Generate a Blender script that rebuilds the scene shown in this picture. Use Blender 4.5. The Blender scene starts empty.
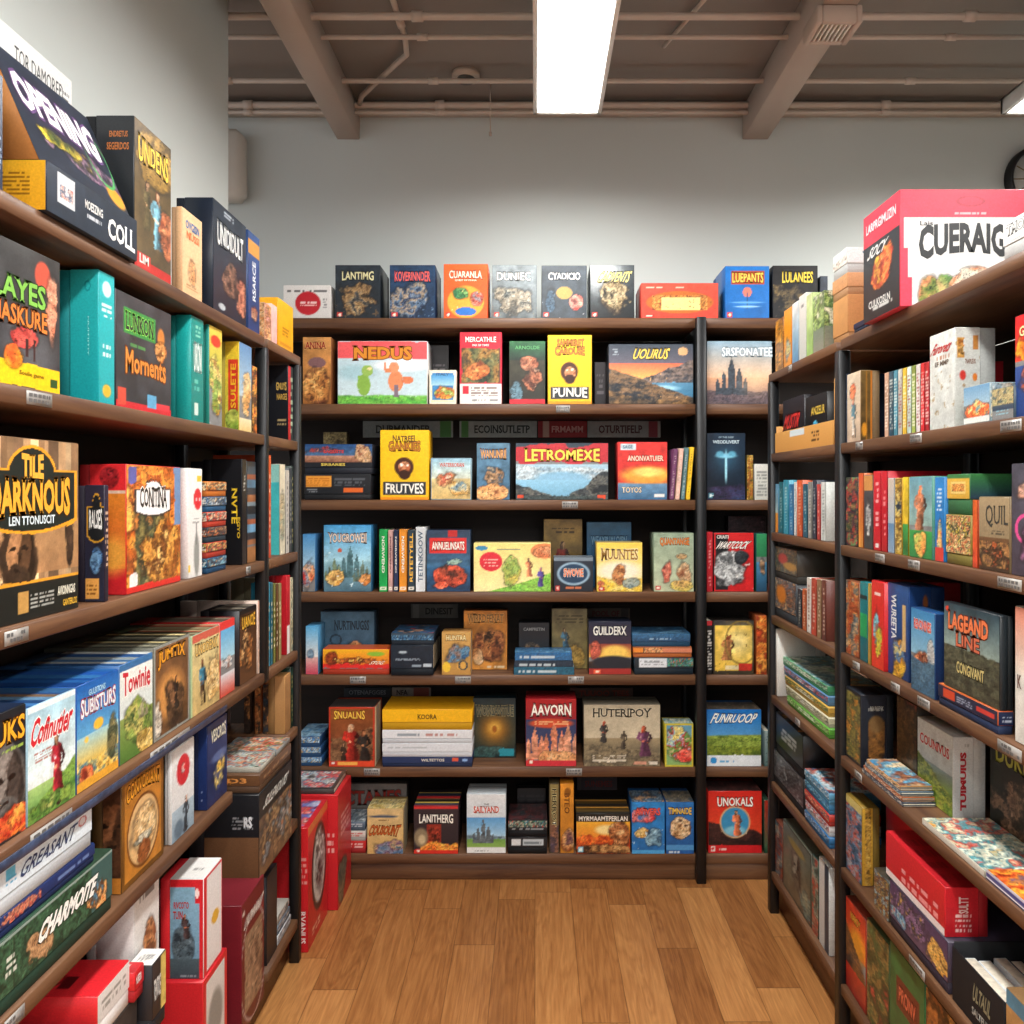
# Board game shop aisle: three shelving units full of boxed games under a fluorescent light.
import bpy, math, random
import numpy as np

F = 850.0          # focal length in pixels (image taken as 1024 x 1024)
CX, CY = 535.0, 489.0   # vanishing point of the aisle
EYE = 1.6
BACK_Y = 3.47      # front plane of the unit at the end of the aisle
LEFT_X, RIGHT_X = -0.80, 0.89   # front planes of the two side units
COL = bpy.context.scene.collection
POWER, AMBIENT, EXPO = 32.0, 1.05, 0.05
rnd = random.Random(7)


def srgb(h):
    a = np.array([int(h[i:i + 2], 16) for i in (0, 2, 4)]) / 255.0
    return a


def lin(a):
    a = np.asarray(a, float)
    return np.where(a <= 0.04045, a / 12.92, ((a + 0.055) / 1.055) ** 2.4)


# ------------------------------------------------------------------ materials
def new_mat(name):
    m = bpy.data.materials.new(name)
    m.use_nodes = True
    nt = m.node_tree
    b = nt.nodes['Principled BSDF']
    return m, nt, b


def card_mat(name, rough, grain=0.10, spec=0.35):
    """printed cardboard: colour from the mesh's own colour attribute, with fine procedural ink grain"""
    m, nt, b = new_mat(name)
    at = nt.nodes.new('ShaderNodeAttribute'); at.attribute_name = 'Col'
    tc = nt.nodes.new('ShaderNodeTexCoord')
    nz = nt.nodes.new('ShaderNodeTexNoise'); nz.inputs['Scale'].default_value = 260; nz.inputs['Detail'].default_value = 3
    nt.links.new(tc.outputs['Object'], nz.inputs['Vector'])
    mr = nt.nodes.new('ShaderNodeMapRange')
    mr.inputs['From Min'].default_value = 0.3; mr.inputs['From Max'].default_value = 0.7
    mr.inputs['To Min'].default_value = 1 - grain; mr.inputs['To Max'].default_value = 1 + grain
    nt.links.new(nz.outputs['Fac'], mr.inputs['Value'])
    mx = nt.nodes.new('ShaderNodeVectorMath'); mx.operation = 'SCALE'
    nt.links.new(at.outputs['Color'], mx.inputs[0]); nt.links.new(mr.outputs['Result'], mx.inputs['Scale'])
    nt.links.new(mx.outputs['Vector'], b.inputs['Base Color'])
    b.inputs['Roughness'].default_value = rough
    b.inputs['Specular IOR Level'].default_value = spec
    return m


def plain_mat(name, hexc, rough=0.5, metal=0.0, noise=0.08, scale=8.0, emit=0.0):
    m, nt, b = new_mat(name)
    c = lin(srgb(hexc))
    tc = nt.nodes.new('ShaderNodeTexCoord')
    nz = nt.nodes.new('ShaderNodeTexNoise'); nz.inputs['Scale'].default_value = scale; nz.inputs['Detail'].default_value = 4
    nt.links.new(tc.outputs['Object'], nz.inputs['Vector'])
    cr = nt.nodes.new('ShaderNodeValToRGB')
    cr.color_ramp.elements[0].position = 0.3; cr.color_ramp.elements[1].position = 0.7
    cr.color_ramp.elements[0].color = (*(c * (1 - noise)), 1); cr.color_ramp.elements[1].color = (*np.minimum(1, c * (1 + noise)), 1)
    nt.links.new(nz.outputs['Fac'], cr.inputs['Fac']); nt.links.new(cr.outputs['Color'], b.inputs['Base Color'])
    b.inputs['Roughness'].default_value = rough; b.inputs['Metallic'].default_value = metal
    if emit:
        b.inputs['Emission Color'].default_value = (1.0, 0.985, 0.95, 1); b.inputs['Emission Strength'].default_value = emit
    return m


def wood_mat(name, dark, light, axis, rough=0.45):
    """brown laminate with grain running along the given axis"""
    m, nt, b = new_mat(name)
    tc = nt.nodes.new('ShaderNodeTexCoord')
    mp = nt.nodes.new('ShaderNodeMapping')
    sc = [22.0, 22.0, 22.0]; sc[axis] = 1.3
    mp.inputs['Scale'].default_value = sc
    nz = nt.nodes.new('ShaderNodeTexNoise'); nz.inputs['Scale'].default_value = 1.6; nz.inputs['Detail'].default_value = 8; nz.inputs['Roughness'].default_value = 0.65
    nz.inputs['Distortion'].default_value = 0.6
    nt.links.new(tc.outputs['Object'], mp.inputs['Vector']); nt.links.new(mp.outputs['Vector'], nz.inputs['Vector'])
    cr = nt.nodes.new('ShaderNodeValToRGB')
    cr.color_ramp.elements[0].position = 0.32; cr.color_ramp.elements[1].position = 0.68
    cr.color_ramp.elements[0].color = (*lin(srgb(dark)), 1); cr.color_ramp.elements[1].color = (*lin(srgb(light)), 1)
    nt.links.new(nz.outputs['Fac'], cr.inputs['Fac']); nt.links.new(cr.outputs['Color'], b.inputs['Base Color'])
    b.inputs['Roughness'].default_value = rough; b.inputs['Specular IOR Level'].default_value = 0.3
    return m


def floor_mat():
    """oak planks along the aisle, each row with its own random joint offset, each plank its own tone"""
    m, nt, b = new_mat('oak_vinyl_planks')
    N = nt.nodes.new; Lk = nt.links.new
    def mth(op, a, bb=None):
        n = N('ShaderNodeMath'); n.operation = op
        for i, v in enumerate((a, bb)):
            if v is None: continue
            if isinstance(v, (int, float)): n.inputs[i].default_value = v
            else: Lk(v, n.inputs[i])
        return n.outputs[0]
    tc = N('ShaderNodeTexCoord'); sp = N('ShaderNodeSeparateXYZ'); Lk(tc.outputs['Object'], sp.inputs[0])
    W, LEN = .142, .86
    rx = mth('DIVIDE', sp.outputs['X'], W); row = mth('FLOOR', rx)
    wn = N('ShaderNodeTexWhiteNoise'); wn.noise_dimensions = '1D'; Lk(row, wn.inputs['W'])
    ry = mth('ADD', mth('DIVIDE', sp.outputs['Y'], LEN), mth('MULTIPLY', wn.outputs['Value'], 7.0)); pl = mth('FLOOR', ry)
    cb = N('ShaderNodeCombineXYZ'); Lk(row, cb.inputs[0]); Lk(pl, cb.inputs[1])
    w2 = N('ShaderNodeTexWhiteNoise'); w2.noise_dimensions = '2D'; Lk(cb.outputs[0], w2.inputs['Vector'])
    fx = mth('FRACT', rx); fy = mth('FRACT', ry)
    ex = mth('MINIMUM', fx, mth('SUBTRACT', 1.0, fx)); ey = mth('MINIMUM', fy, mth('SUBTRACT', 1.0, fy))
    seam = mth('MAXIMUM', mth('LESS_THAN', ex, .010), mth('LESS_THAN', ey, .0022))
    off = N('ShaderNodeVectorMath'); off.operation = 'SCALE'; off.inputs['Scale'].default_value = 9.7; Lk(w2.outputs['Color'], off.inputs[0])
    ad = N('ShaderNodeVectorMath'); ad.operation = 'ADD'; Lk(tc.outputs['Object'], ad.inputs[0]); Lk(off.outputs[0], ad.inputs[1])
    def noise(scale, vec, det, dist, rough=.6):
        mp = N('ShaderNodeMapping'); mp.inputs['Scale'].default_value = vec; Lk(ad.outputs[0], mp.inputs['Vector'])
        nz = N('ShaderNodeTexNoise'); nz.inputs['Scale'].default_value = scale; nz.inputs['Detail'].default_value = det
        nz.inputs['Distortion'].default_value = dist; nz.inputs['Roughness'].default_value = rough
        Lk(mp.outputs[0], nz.inputs['Vector']); return nz.outputs['Fac']
    big = noise(1.0, (9, .9, 1), 3, 1.2)
    rings = mth('FRACT', mth('MULTIPLY', big, 9.0)); rings = mth('ABSOLUTE', mth('SUBTRACT', rings, .5))
    fine = noise(2.0, (60, 2.2, 1), 6, .3, .7)
    g = mth('ADD', mth('MULTIPLY', rings, .34), mth('MULTIPLY', fine, .75))
    g = mth('ADD', g, mth('MULTIPLY', w2.outputs['Value'], .42))
    cr = N('ShaderNodeValToRGB'); e = cr.color_ramp.elements
    e[0].position = .30; e[1].position = 1.0
    e[0].color = (*lin(srgb('7f4c25')), 1); e[1].color = (*lin(srgb('d69a5c')), 1)
    k = e.new(.62); k.color = (*lin(srgb('ae7440')), 1)
    Lk(g, cr.inputs['Fac'])
    mx = N('ShaderNodeMix'); mx.data_type = 'RGBA'; Lk(mth('MULTIPLY', seam, .6), mx.inputs['Factor'])
    Lk(cr.outputs['Color'], mx.inputs['A']); mx.inputs['B'].default_value = (*lin(srgb('5a3517')), 1)
    Lk(mx.outputs['Result'], b.inputs['Base Color'])
    b.inputs['Roughness'].default_value = .42; b.inputs['Specular IOR Level'].default_value = .35
    return m


M = {
    'gloss': card_mat('printed_gloss_card', 0.33),
    'matte': card_mat('printed_matte_card', 0.6, 0.08, 0.25),
    'paper': plain_mat('page_edges', 'd9d0bd', 0.8, 0, 0.15, 90),
    'shelf_x': wood_mat('walnut_laminate_across', '4f3426', '745238', 0),
    'shelf_y': wood_mat('walnut_laminate_along', '4f3426', '745238', 1),
    'panel': wood_mat('dark_back_panel', '17110e', '241a15', 0, 0.6),
    'black': plain_mat('black_powder_coat', '15171a', 0.45, 0.2, 0.15, 30),
    'wall': plain_mat('pale_grey_paint', 'd0d6d3', 0.85, 0, 0.015, 3),
    'ceil': plain_mat('dark_taupe_ceiling_paint', '8a8078', 0.9, 0, 0.06, 2),
    'beam': plain_mat('taupe_beam_paint', 'b3a396', 0.8, 0, 0.04, 4),
    'pipe': plain_mat('taupe_pipe_paint', 'bcaea1', 0.6, 0, 0.05, 10),
    'whitemetal': plain_mat('white_metal', 'd8d8d4', 0.4, 0.1, 0.03, 10),
    'grey': plain_mat('dark_grey_plastic', '4a4744', 0.5, 0, 0.05, 10),
    'beige': plain_mat('beige_plastic', 'd2cdc4', 0.5, 0, 0.05, 10),
    'glow': plain_mat('lit_diffuser', 'ffffff', 0.5, 0, 0.0, 5, 9.0),
    'rail': plain_mat('blue_label_rail', '38425a', 0.3, 0, 0.5, 60),
    'tag': card_mat('price_tag_plastic', 0.3, 0.05, 0.5),
    'floor': floor_mat(),
}


# ------------------------------------------------------------------ mesh builder
class MB:
    def __init__(s):
        s.v, s.c, s.f, s.n = [], [], [], 0

    def add(s, verts, faces, col):
        verts = np.asarray(verts, float).reshape(-1, 3)
        k = len(verts)
        col = np.asarray(col, float)
        if col.ndim == 1:
            col = np.tile(col, (k, 1))
        s.v.append(verts); s.c.append(col)
        for fa in faces:
            s.f.append(np.asarray(fa, np.int64) + s.n)
        s.n += k

    def build(s, name, mat, parent=None, smooth=False):
        me = bpy.data.meshes.new(name)
        v = np.concatenate(s.v); c = np.concatenate(s.c)
        tot = np.concatenate([np.full(len(f), f.shape[1]) for f in s.f])
        idx = np.concatenate([f.ravel() for f in s.f])
        me.vertices.add(len(v)); me.vertices.foreach_set('co', v.astype(np.float32).ravel())
        me.loops.add(len(idx)); me.loops.foreach_set('vertex_index', idx.astype(np.int32))
        me.polygons.add(len(tot))
        me.polygons.foreach_set('loop_start', np.concatenate([[0], np.cumsum(tot)[:-1]]).astype(np.int32))
        me.update(calc_edges=True)
        at = me.color_attributes.new('Col', 'FLOAT_COLOR', 'POINT')
        rgba = np.ones((len(v), 4), np.float32); rgba[:, :3] = lin(np.clip(c, 0, 1))
        at.data.foreach_set('color', rgba.ravel())
        if smooth:
            me.polygons.foreach_set('use_smooth', np.ones(len(tot), bool))
        me.materials.append(mat)
        o = bpy.data.objects.new(name, me); COL.objects.link(o)
        if parent is not None:
            o.parent = parent
        return o


def _bev_topology():
    idx = {}
    V = []
    for sx in (-1, 1):
        for sy in (-1, 1):
            for sz in (-1, 1):
                for a in range(3):
                    idx[(sx, sy, sz, a)] = len(V); V.append((sx, sy, sz, a))
    quads, tris = [], []
    for a in range(3):
        o1, o2 = [i for i in range(3) if i != a]
        for s0 in (-1, 1):
            q = []
            for p, r in ((-1, -1), (1, -1), (1, 1), (-1, 1)):
                k = [0, 0, 0]; k[a] = s0; k[o1] = p; k[o2] = r
                q.append(idx[(*k, a)])
            quads.append(q)
        for p in (-1, 1):
            for r in (-1, 1):
                def g(t, ax):
                    k = [0, 0, 0]; k[a] = t; k[o1] = p; k[o2] = r
                    return idx[(*k, ax)]
                quads.append([g(-1, o1), g(1, o1), g(1, o2), g(-1, o2)])
    for sx in (-1, 1):
        for sy in (-1, 1):
            for sz in (-1, 1):
                tris.append([idx[(sx, sy, sz, a)] for a in range(3)])
    S = np.array([v[:3] for v in V], float); A = np.array([v[3] for v in V])
    P = S.copy()
    for i in range(len(V)):
        P[i] = S[i] * 0.8; P[i, A[i]] = S[i, A[i]]
    def fix(fs):
        out = []
        for f in fs:
            p = P[f]; n = np.cross(p[1] - p[0], p[2] - p[0])
            out.append(f if n @ p.mean(0) > 0 else f[::-1])
        return np.array(out)
    return S, A, fix(quads), fix(tris)


_BS, _BA, _BQ, _BT = _bev_topology()


def bevbox(mb, lo, hi, col=(.5, .5, .5), b=0.0015):
    lo = np.asarray(lo, float); hi = np.asarray(hi, float)
    h = (hi - lo) / 2; c = (hi + lo) / 2
    b = min(b, h.min() * 0.45)
    P = _BS * (h - b)
    for a in range(3):
        m = _BA == a
        P[m, a] = _BS[m, a] * h[a]
    mb.add(P + c, [_BQ, _BT], col)


def tube(mb, pts, r, seg=10, col=(.5, .5, .5)):
    pts = [np.asarray(p, float) for p in pts]
    rings = []
    for i, p in enumerate(pts):
        d = pts[min(i + 1, len(pts) - 1)] - pts[max(i - 1, 0)]
        d /= np.linalg.norm(d)
        up = np.array([0, 0, 1.0]) if abs(d[2]) < 0.9 else np.array([1.0, 0, 0])
        a = np.cross(d, up); a /= np.linalg.norm(a); bb = np.cross(a, d)
        t = np.linspace(0, 2 * math.pi, seg, endpoint=False)
        rings.append(p + r * (np.cos(t)[:, None] * a + np.sin(t)[:, None] * bb))
    n = len(rings)
    f = []
    for i in range(n - 1):
        for k in range(seg):
            k2 = (k + 1) % seg
            f.append([i * seg + k, i * seg + k2, (i + 1) * seg + k2, (i + 1) * seg + k])
    mb.add(np.concatenate(rings), [np.array(f), np.array([list(range(seg))[::-1]]), np.array([[(n - 1) * seg + k for k in range(seg)]])], col)


# ------------------------------------------------------------------ lettering
_TX = {}


def glyphs(s, bold, extra, serif=True):
    key = (s, bold, extra, serif)
    if key in _TX:
        return _TX[key]
    def raw(off):
        c = bpy.data.curves.new('t', 'FONT'); c.body = s; c.offset = off; c.resolution_u = 2
        o = bpy.data.objects.new('t', c); me = bpy.data.meshes.new_from_object(o)
        v = np.zeros(len(me.vertices) * 3); me.vertices.foreach_get('co', v)
        me.calc_loop_triangles()
        t = np.zeros(len(me.loop_triangles) * 3, np.int32); me.loop_triangles.foreach_get('vertices', t)
        bpy.data.objects.remove(o); bpy.data.curves.remove(c); bpy.data.meshes.remove(me)
        return v.reshape(-1, 3)[:, :2], t.reshape(-1, 3)
    def serifs(v, t, grow):
        # wedge serifs on every flat stroke end that lies on the base line or the cap line
        e = np.concatenate([t[:, [0, 1]], t[:, [1, 2]], t[:, [2, 0]]]); es = np.sort(e, 1)
        q, cnt = np.unique(es, axis=0, return_counts=True); q = q[cnt == 1]
        y = v[:, 1]; nv, nt = [], []
        flat = q[abs(y[q[:, 0]] - y[q[:, 1]]) < .004]
        if len(flat) == 0:
            return v, t
        ln = abs(v[flat[:, 0], 0] - v[flat[:, 1], 0]); flat = flat[(ln > .05) & (ln < .3)]
        if len(flat) == 0:
            return v, t
        ym = y[flat[:, 0]]; lo_, hi_ = ym.min(), ym.max()
        for (a, b) in flat:
            yy = y[a]
            up = 1 if abs(yy - lo_) < .02 else (-1 if abs(yy - hi_) < .02 else 0)
            if not up:
                continue
            x0, x1 = sorted((v[a, 0], v[b, 0])); k = len(v) + len(nv)
            g = .045 + grow; th = (.06 + grow) * up
            nv += [[x0 - g, yy - grow * up], [x1 + g, yy - grow * up], [x1 + .01, yy + th], [x0 - .01, yy + th]]
            nt += [[k, k + 1, k + 2], [k, k + 2, k + 3]]
        if not nv:
            return v, t
        nt = np.array(nt)
        allv = np.concatenate([v, np.array(nv)])
        p = allv[nt]; cr = (p[:, 1, 0] - p[:, 0, 0]) * (p[:, 2, 1] - p[:, 0, 1]) - (p[:, 1, 1] - p[:, 0, 1]) * (p[:, 2, 0] - p[:, 0, 0])
        nt[cr < 0] = nt[cr < 0][:, ::-1]
        return allv, np.concatenate([t, nt])
    v0, t0 = raw(bold)
    if serif:
        v0, t0 = serifs(v0, t0, 0.)
    lo, hi = v0.min(0), v0.max(0)
    if extra:
        v0, t0 = raw(bold + extra)
        if serif:
            v0, t0 = serifs(v0, t0, extra * .5)
    _TX[key] = ((v0 - lo) / (hi - lo), t0)
    return _TX[key]


def T(s, cu, cv, w, h, c, o=None, k=0.0, arc=0.0, rot=0, bold=0.025, ow=0.045, slant=0.0, sf=True):
    return dict(sf=sf, s=s, cu=cu, cv=cv, w=w, h=h, c=c, o=o, k=k, arc=arc, rot=rot, bold=bold, ow=ow, slant=slant)


def put_text(mb, t, org, U, V, N):
    """U, V: full edge vectors of the face; t in face fractions"""
    for layer in ((1, t['o']), (0, t['c'])):
        if layer[1] is None:
            continue
        v, f = glyphs(t['s'], t['bold'], t['ow'] if layer[0] else 0, t['sf'] and t['h'] > .075 and t['s'].upper() == t['s'])
        x, y = v[:, 0] - .5, v[:, 1] - .5
        y = y * (1 + t['k'] * (2 * x) ** 2) + t['arc'] * (1 - (2 * x) ** 2)
        x = x + t['slant'] * y
        x, y = x * t['w'], y * t['h']
        if t['rot']:
            x, y = (-y, x) if t['rot'] > 0 else (y, -x)
        p = org + np.outer(x + t['cu'], U) + np.outer(y + t['cv'], V) + N * (0.0007 if layer[0] else 0.0010)
        mb.add(p, [f], srgb(layer[1]))


# ------------------------------------------------------------------ painted art
BUSY = {'blob', 'ridge', 'pal', 'fig', 'castle', 'face', 'tree', 'specks'}


class Paint:
    def __init__(s, w, h, asp, seed):
        s.u, s.v = np.meshgrid(np.linspace(0, 1, w), np.linspace(0, 1, h))
        s.asp = asp; s.x = s.u * asp; s.r = np.random.default_rng(seed)
        s.c = np.ones((h, w, 3)) * 0.5
        s.b = np.zeros((h, w)); s.op = ''

    def n(s, sc, oct=3, sy=None, seed=None):
        r = s.r if seed is None else np.random.default_rng(seed)
        out = np.zeros_like(s.u); amp, tot = 1.0, 0.0
        for k in range(oct):
            fx = sc * 2 ** k; fy = (sy or sc) * 2 ** k
            X = s.x * fx; Y = s.v * fy
            g = r.random((int(Y.max()) + 3, int(X.max()) + 3))
            i, j = Y.astype(int), X.astype(int); a, b = Y - i, X - j
            a = a * a * (3 - 2 * a); b = b * b * (3 - 2 * b)
            out += amp * ((g[i, j] * (1 - b) + g[i, j + 1] * b) * (1 - a) + (g[i + 1, j] * (1 - b) + g[i + 1, j + 1] * b) * a)
            tot += amp; amp *= 0.55
        return out / tot

    def mix(s, m, col):
        m = np.clip(m, 0, 1)
        s.b = np.maximum(s.b, m) if s.op in BUSY else s.b * (1 - m)
        m = m[..., None]
        s.c = s.c * (1 - m) + col * m

    def lut(s, t, cols):
        P = np.array([srgb(c) for c in cols]); t = np.clip(t, 0, 0.9999) * (len(P) - 1)
        i = t.astype(int); a = (t - i)[..., None]
        return P[i] * (1 - a) + P[np.minimum(i + 1, len(P) - 1)] * a

    def grad(s, top, bot, v0=0., v1=1.):
        t = (s.v - v0) / (v1 - v0); m = ((t >= 0) & (t <= 1)).astype(float)
        s.mix(m, s.lut(t, [bot, top]))

    def hgrad(s, cols):
        s.c = s.lut(s.u, cols)

    def tex(s, amt=.25, sc=9., sy=None):
        s.c = s.c * (1 + amt * 2 * (s.n(sc, 4, sy) - .5))[..., None]

    def pal(s, cols, sc=5., u0=0., v0=0., u1=1., v1=1., sy=None, con=1.8):
        t = (s.n(sc, 5, sy) - .5) * con * 1.25 + .5
        m = ((s.u >= u0) & (s.u <= u1) & (s.v >= v0) & (s.v <= v1)).astype(float)
        s.mix(m, s.ink(t, cols))

    def ink(s, t, cols):
        # palette lookup with dark contour strokes and light flecks, like an inked illustration
        c = s.lut(t, cols)
        w = abs((t * 3.2) % 1 - .5)
        c = c * (1 - .5 * np.clip(1 - w / .09, 0, 1))[..., None]
        fl = np.clip((s.n(24, 2) - .7) * 9, 0, 1)[..., None] * .3
        return c * (1 - fl) + np.minimum(1, c * 1.6 + .18) * fl

    def band(s, v0, v1, c, wob=0.):
        e = (s.n(4, 3) - .5) * wob if wob else 0
        s.mix(((s.v + e >= v0) & (s.v + e <= v1)).astype(float), srgb(c))

    def rect(s, u0, v0, u1, v1, c, a=1.):
        s.mix(a * ((s.u >= u0) & (s.u <= u1) & (s.v >= v0) & (s.v <= v1)), srgb(c))

    def ell(s, cu, cv, ru, rv, c, soft=.06, a=1.):
        d = np.sqrt(((s.u - cu) / ru) ** 2 + ((s.v - cv) / rv) ** 2)
        s.mix(a * np.clip((1 - d) / soft + .5, 0, 1), srgb(c))

    def ring(s, cu, cv, ru, rv, w, c):
        d = np.sqrt(((s.u - cu) / ru) ** 2 + ((s.v - cv) / rv) ** 2)
        s.mix(np.clip((w - abs(d - 1)) / .04 + .5, 0, 1), srgb(c))

    def glow(s, cu, cv, r, c, a=1.):
        d = np.sqrt(((s.u - cu) * s.asp) ** 2 + (s.v - cv) ** 2)
        s.mix(a * np.exp(-(d / r) ** 2), srgb(c))

    def ridge(s, base, amp, cols, sc=3., slope=0., val=0.):
        t = s.n(sc, 5); line = base + amp * (t[int(len(t) / 2)][None, :] - .5) * 2 + slope * (s.u - .5) + val * abs(s.u - .5)
        m = np.clip((line - s.v) * 60, 0, 1)
        q = (s.n(7, 5, 13) - .5) * 1.7 + .5 + (s.v - line) * .9
        w = abs((q * 3.1) % 1 - .5)
        s.mix(m, s.lut(q, cols) * (1 - .35 * np.clip(1 - w / .1, 0, 1))[..., None])

    def blob(s, cu, cv, ru, rv, cols, rough=.55, sc=6., con=1.9):
        d = np.sqrt(((s.u - cu) / ru) ** 2 + ((s.v - cv) / rv) ** 2) + (s.n(sc * .55, 4) - .5) * 3.3 * rough + (s.n(2.2, 2) - .5) * 1.2 * rough
        t = (s.n(sc * 1.2, 5) - .5) * con * 1.05 + .34 + (s.v - cv) / rv * .16 - (s.u - cu) / ru * .08 + .3 * np.clip(1 - d, 0, 1)
        s.mix(.45 * np.clip((1.12 - d) * 6, 0, 1), np.array([.07, .06, .06]))
        s.mix(np.clip((1 - d) * 9, 0, 1), s.ink(t, cols))

    def fig(s, cu, base, h, coat, skin='d8a27c', hair='3a2418', legs=None, wd=1.):
        """standing person print: legs or long coat, bent arms, hands, head and hair"""
        y = (s.v - base) / h; x = (s.u - cu) * s.asp / h / wd
        x = x + (s.n(7, 2) - .5) * .05 + (s.r.random() - .5) * .14 * (y - .4)
        fold = 1 + (s.n(18, 3, 5) - .5) * .8 - .3 * np.clip(x / .1, -1, 1)
        def cap(x0, y0, x1, y1, r0, r1):
            dx, dy = x1 - x0, y1 - y0
            t = np.clip(((x - x0) * dx + (y - y0) * dy) / (dx * dx + dy * dy), 0, 1)
            return np.clip((r0 + (r1 - r0) * t - np.hypot(x - x0 - t * dx, y - y0 - t * dy)) / .014 + .5, 0, 1)
        def put(m, c, k=1.):
            s.mix(m, np.clip(srgb(c) * k * fold[..., None], 0, 1))
        if legs:
            put(cap(-.05, .46, -.07, .04, .062, .036), legs); put(cap(.05, .46, .08, .04, .062, .036), legs, .75)
            put(np.maximum(cap(-.07, .03, -.1, .02, .035, .03), cap(.08, .03, .11, .02, .035, .03)), '2a1c14')
        else:
            put(cap(0, .5, 0, .1, .085, .15) * (y > .0), coat, .85)
        put(cap(.1, .75, .17, .58, .04, .034), coat, .6); put(cap(.17, .58, .09, .46, .034, .03), coat, .6)
        put(np.maximum(cap(0, .5, 0, .74, .08, .1), cap(-.08, .76, .08, .76, .045, .045)), coat)
        put(cap(-.11, .76, -.16, .6, .042, .036), coat, .85); put(cap(-.16, .6, -.06, .5, .036, .03), coat, .85)
        put(np.maximum(cap(-.05, .49, -.03, .49, .025, .025), cap(.08, .45, .07, .44, .024, .022)), skin)
        put(np.maximum(cap(0, .93, 0, .89, .062, .058), cap(-.03, .88, -.04, .8, .04, .025)), hair)
        put(cap(.01, .8, .01, .86, .026, .03), skin, .8); put(cap(.012, .915, .012, .885, .043, .036), skin)

    def face(s, cu, cv, r, skin, hair, dark='1a0f0a'):
        """bearded head print: hair mass, face, brow shadows, nose, beard"""
        x = (s.u - cu) * s.asp / r; y = (s.v - cv) / r
        q = s.n(16, 3) - .5
        d = lambda a, b, p, w: ((x - a) / p) ** 2 + ((y - b) / w) ** 2 + q * .35
        s.mix(np.clip((1 - d(0, -.05, 1.0, 1.2)) * 5, 0, 1), srgb(hair) * 1.0)
        s.mix(np.clip((1 - d(.02, .08, .62, .82)) * 6, 0, 1), srgb(skin))
        s.mix(.6 * np.clip((1 - d(.4, .0, .4, .9)) * 3, 0, 1), srgb(dark))
        for e in (-.25, .27):
            s.mix(.9 * np.clip((1 - d(e, .2, .17, .08)) * 4, 0, 1), srgb(dark))
        s.mix(.55 * np.clip((1 - d(.06, -.06, .08, .2)) * 3, 0, 1), srgb(dark))
        s.mix(np.clip((1 - d(0, -.62, .55, .42)) * 4, 0, 1), srgb(hair))
        s.mix(.8 * np.clip((1 - d(0, -.42, .2, .06)) * 4, 0, 1), srgb(dark))

    def castle(s, cu, base, h, c):
        x = (s.u - cu) * s.asp / h; y = (s.v - base) / h
        m = np.zeros_like(x, bool)
        for a, w, hh in ((0, .09, .62), (-.2, .06, .42), (.2, .07, .46), (-.36, .05, .28), (.36, .05, .3)):
            m |= (abs(x - a) < w) & (y < hh) & (y > 0)
            m |= (abs(x - a) < (w * 1.15) * np.clip((hh * 1.6 - y) / (hh * .6), 0, 1)) & (y >= hh)
        m |= (abs(x) < .42) & (y > 0) & (y < .18)
        s.mix(m.astype(float), np.clip(srgb(c) * (1 + (s.n(12, 3) - .5) * .7)[..., None], 0, 1))

    def tree(s, cu, base, h, c='2f5a22', trunk='4a3018'):
        s.rect(cu - .02, base, cu + .02, base + h * .5, trunk)
        s.blob(cu, base + h * .68, h * .42 / s.asp, h * .38, [c, '88a040', c, '1d3a16'], .4)

    def lines(s, u0, v0, u1, v1, k, c, a=.9):
        """rows of small print"""
        t = (s.v - v0) / (v1 - v0) * k; g = s.n(38, 1, 1.0)
        word = s.r.random((k + 1, 64)); i = np.clip(t.astype(int), 0, k); j = np.clip(((s.u - u0) / (u1 - u0) * 18).astype(int), 0, 63)
        m = (t >= 0) & (t < k) & ((t % 1) < .55) & (s.u > u0) & (s.u < u1) & (word[i, j] > .28)
        s.mix(a * m, srgb(c))

    def stripes(s, cols, k, vert=True, jit=.5):
        e = s.u if vert else s.v
        w = s.r.random(k) + .6; ed = np.cumsum(w) / w.sum()
        i = np.clip(np.searchsorted(ed, e), 0, k - 1)
        P = np.array([srgb(cols[q % len(cols)]) for q in range(k)]) * (1 + jit * (s.r.random((k, 1)) - .5))
        s.c = np.clip(P[i], 0, 1)

    def specks(s, c, dens=.5, sc=22., v0=0., v1=1.):
        m = (s.n(sc, 2) > 1 - dens * .6) & (s.v >= v0) & (s.v <= v1)
        s.mix(.85 * m, srgb(c))

    def ray(s, cu, cv, cols, k=14):
        a = np.arctan2(s.v - cv, (s.u - cu) * s.asp)
        s.c = s.lut((np.sin(a * k) * .5 + .5) * .8 + (s.n(6, 3) - .5) * .6, cols)

    def logo(s, cu, cv, w, h, c1, c2):
        s.rect(cu - w / 2, cv - h / 2, cu + w / 2, cv + h / 2, c1)
        s.ell(cu, cv, w * .3, h * .3, c2)

    def border(s, w, c):
        e = np.minimum(np.minimum(s.u, 1 - s.u) * s.asp, np.minimum(s.v, 1 - s.v))
        s.mix((e < w).astype(float), srgb(c))

    def shield(s, cu, cv, w, h, c, edge):
        """arched name plate with a coloured rim"""
        for gw, cc in ((1.08, edge), (1.0, c)):
            x = (s.u - cu) / (w * .5 * gw); y = (s.v - cv) / (h * .5 * gw)
            top = .45 + .55 * np.clip(1 - (x / .5) ** 2, 0, 1) ** .6
            s.mix(((abs(x) < 1) & (y < top) & (y > -.75 - .25 * (1 - x * x))).astype(float), srgb(cc))


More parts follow.
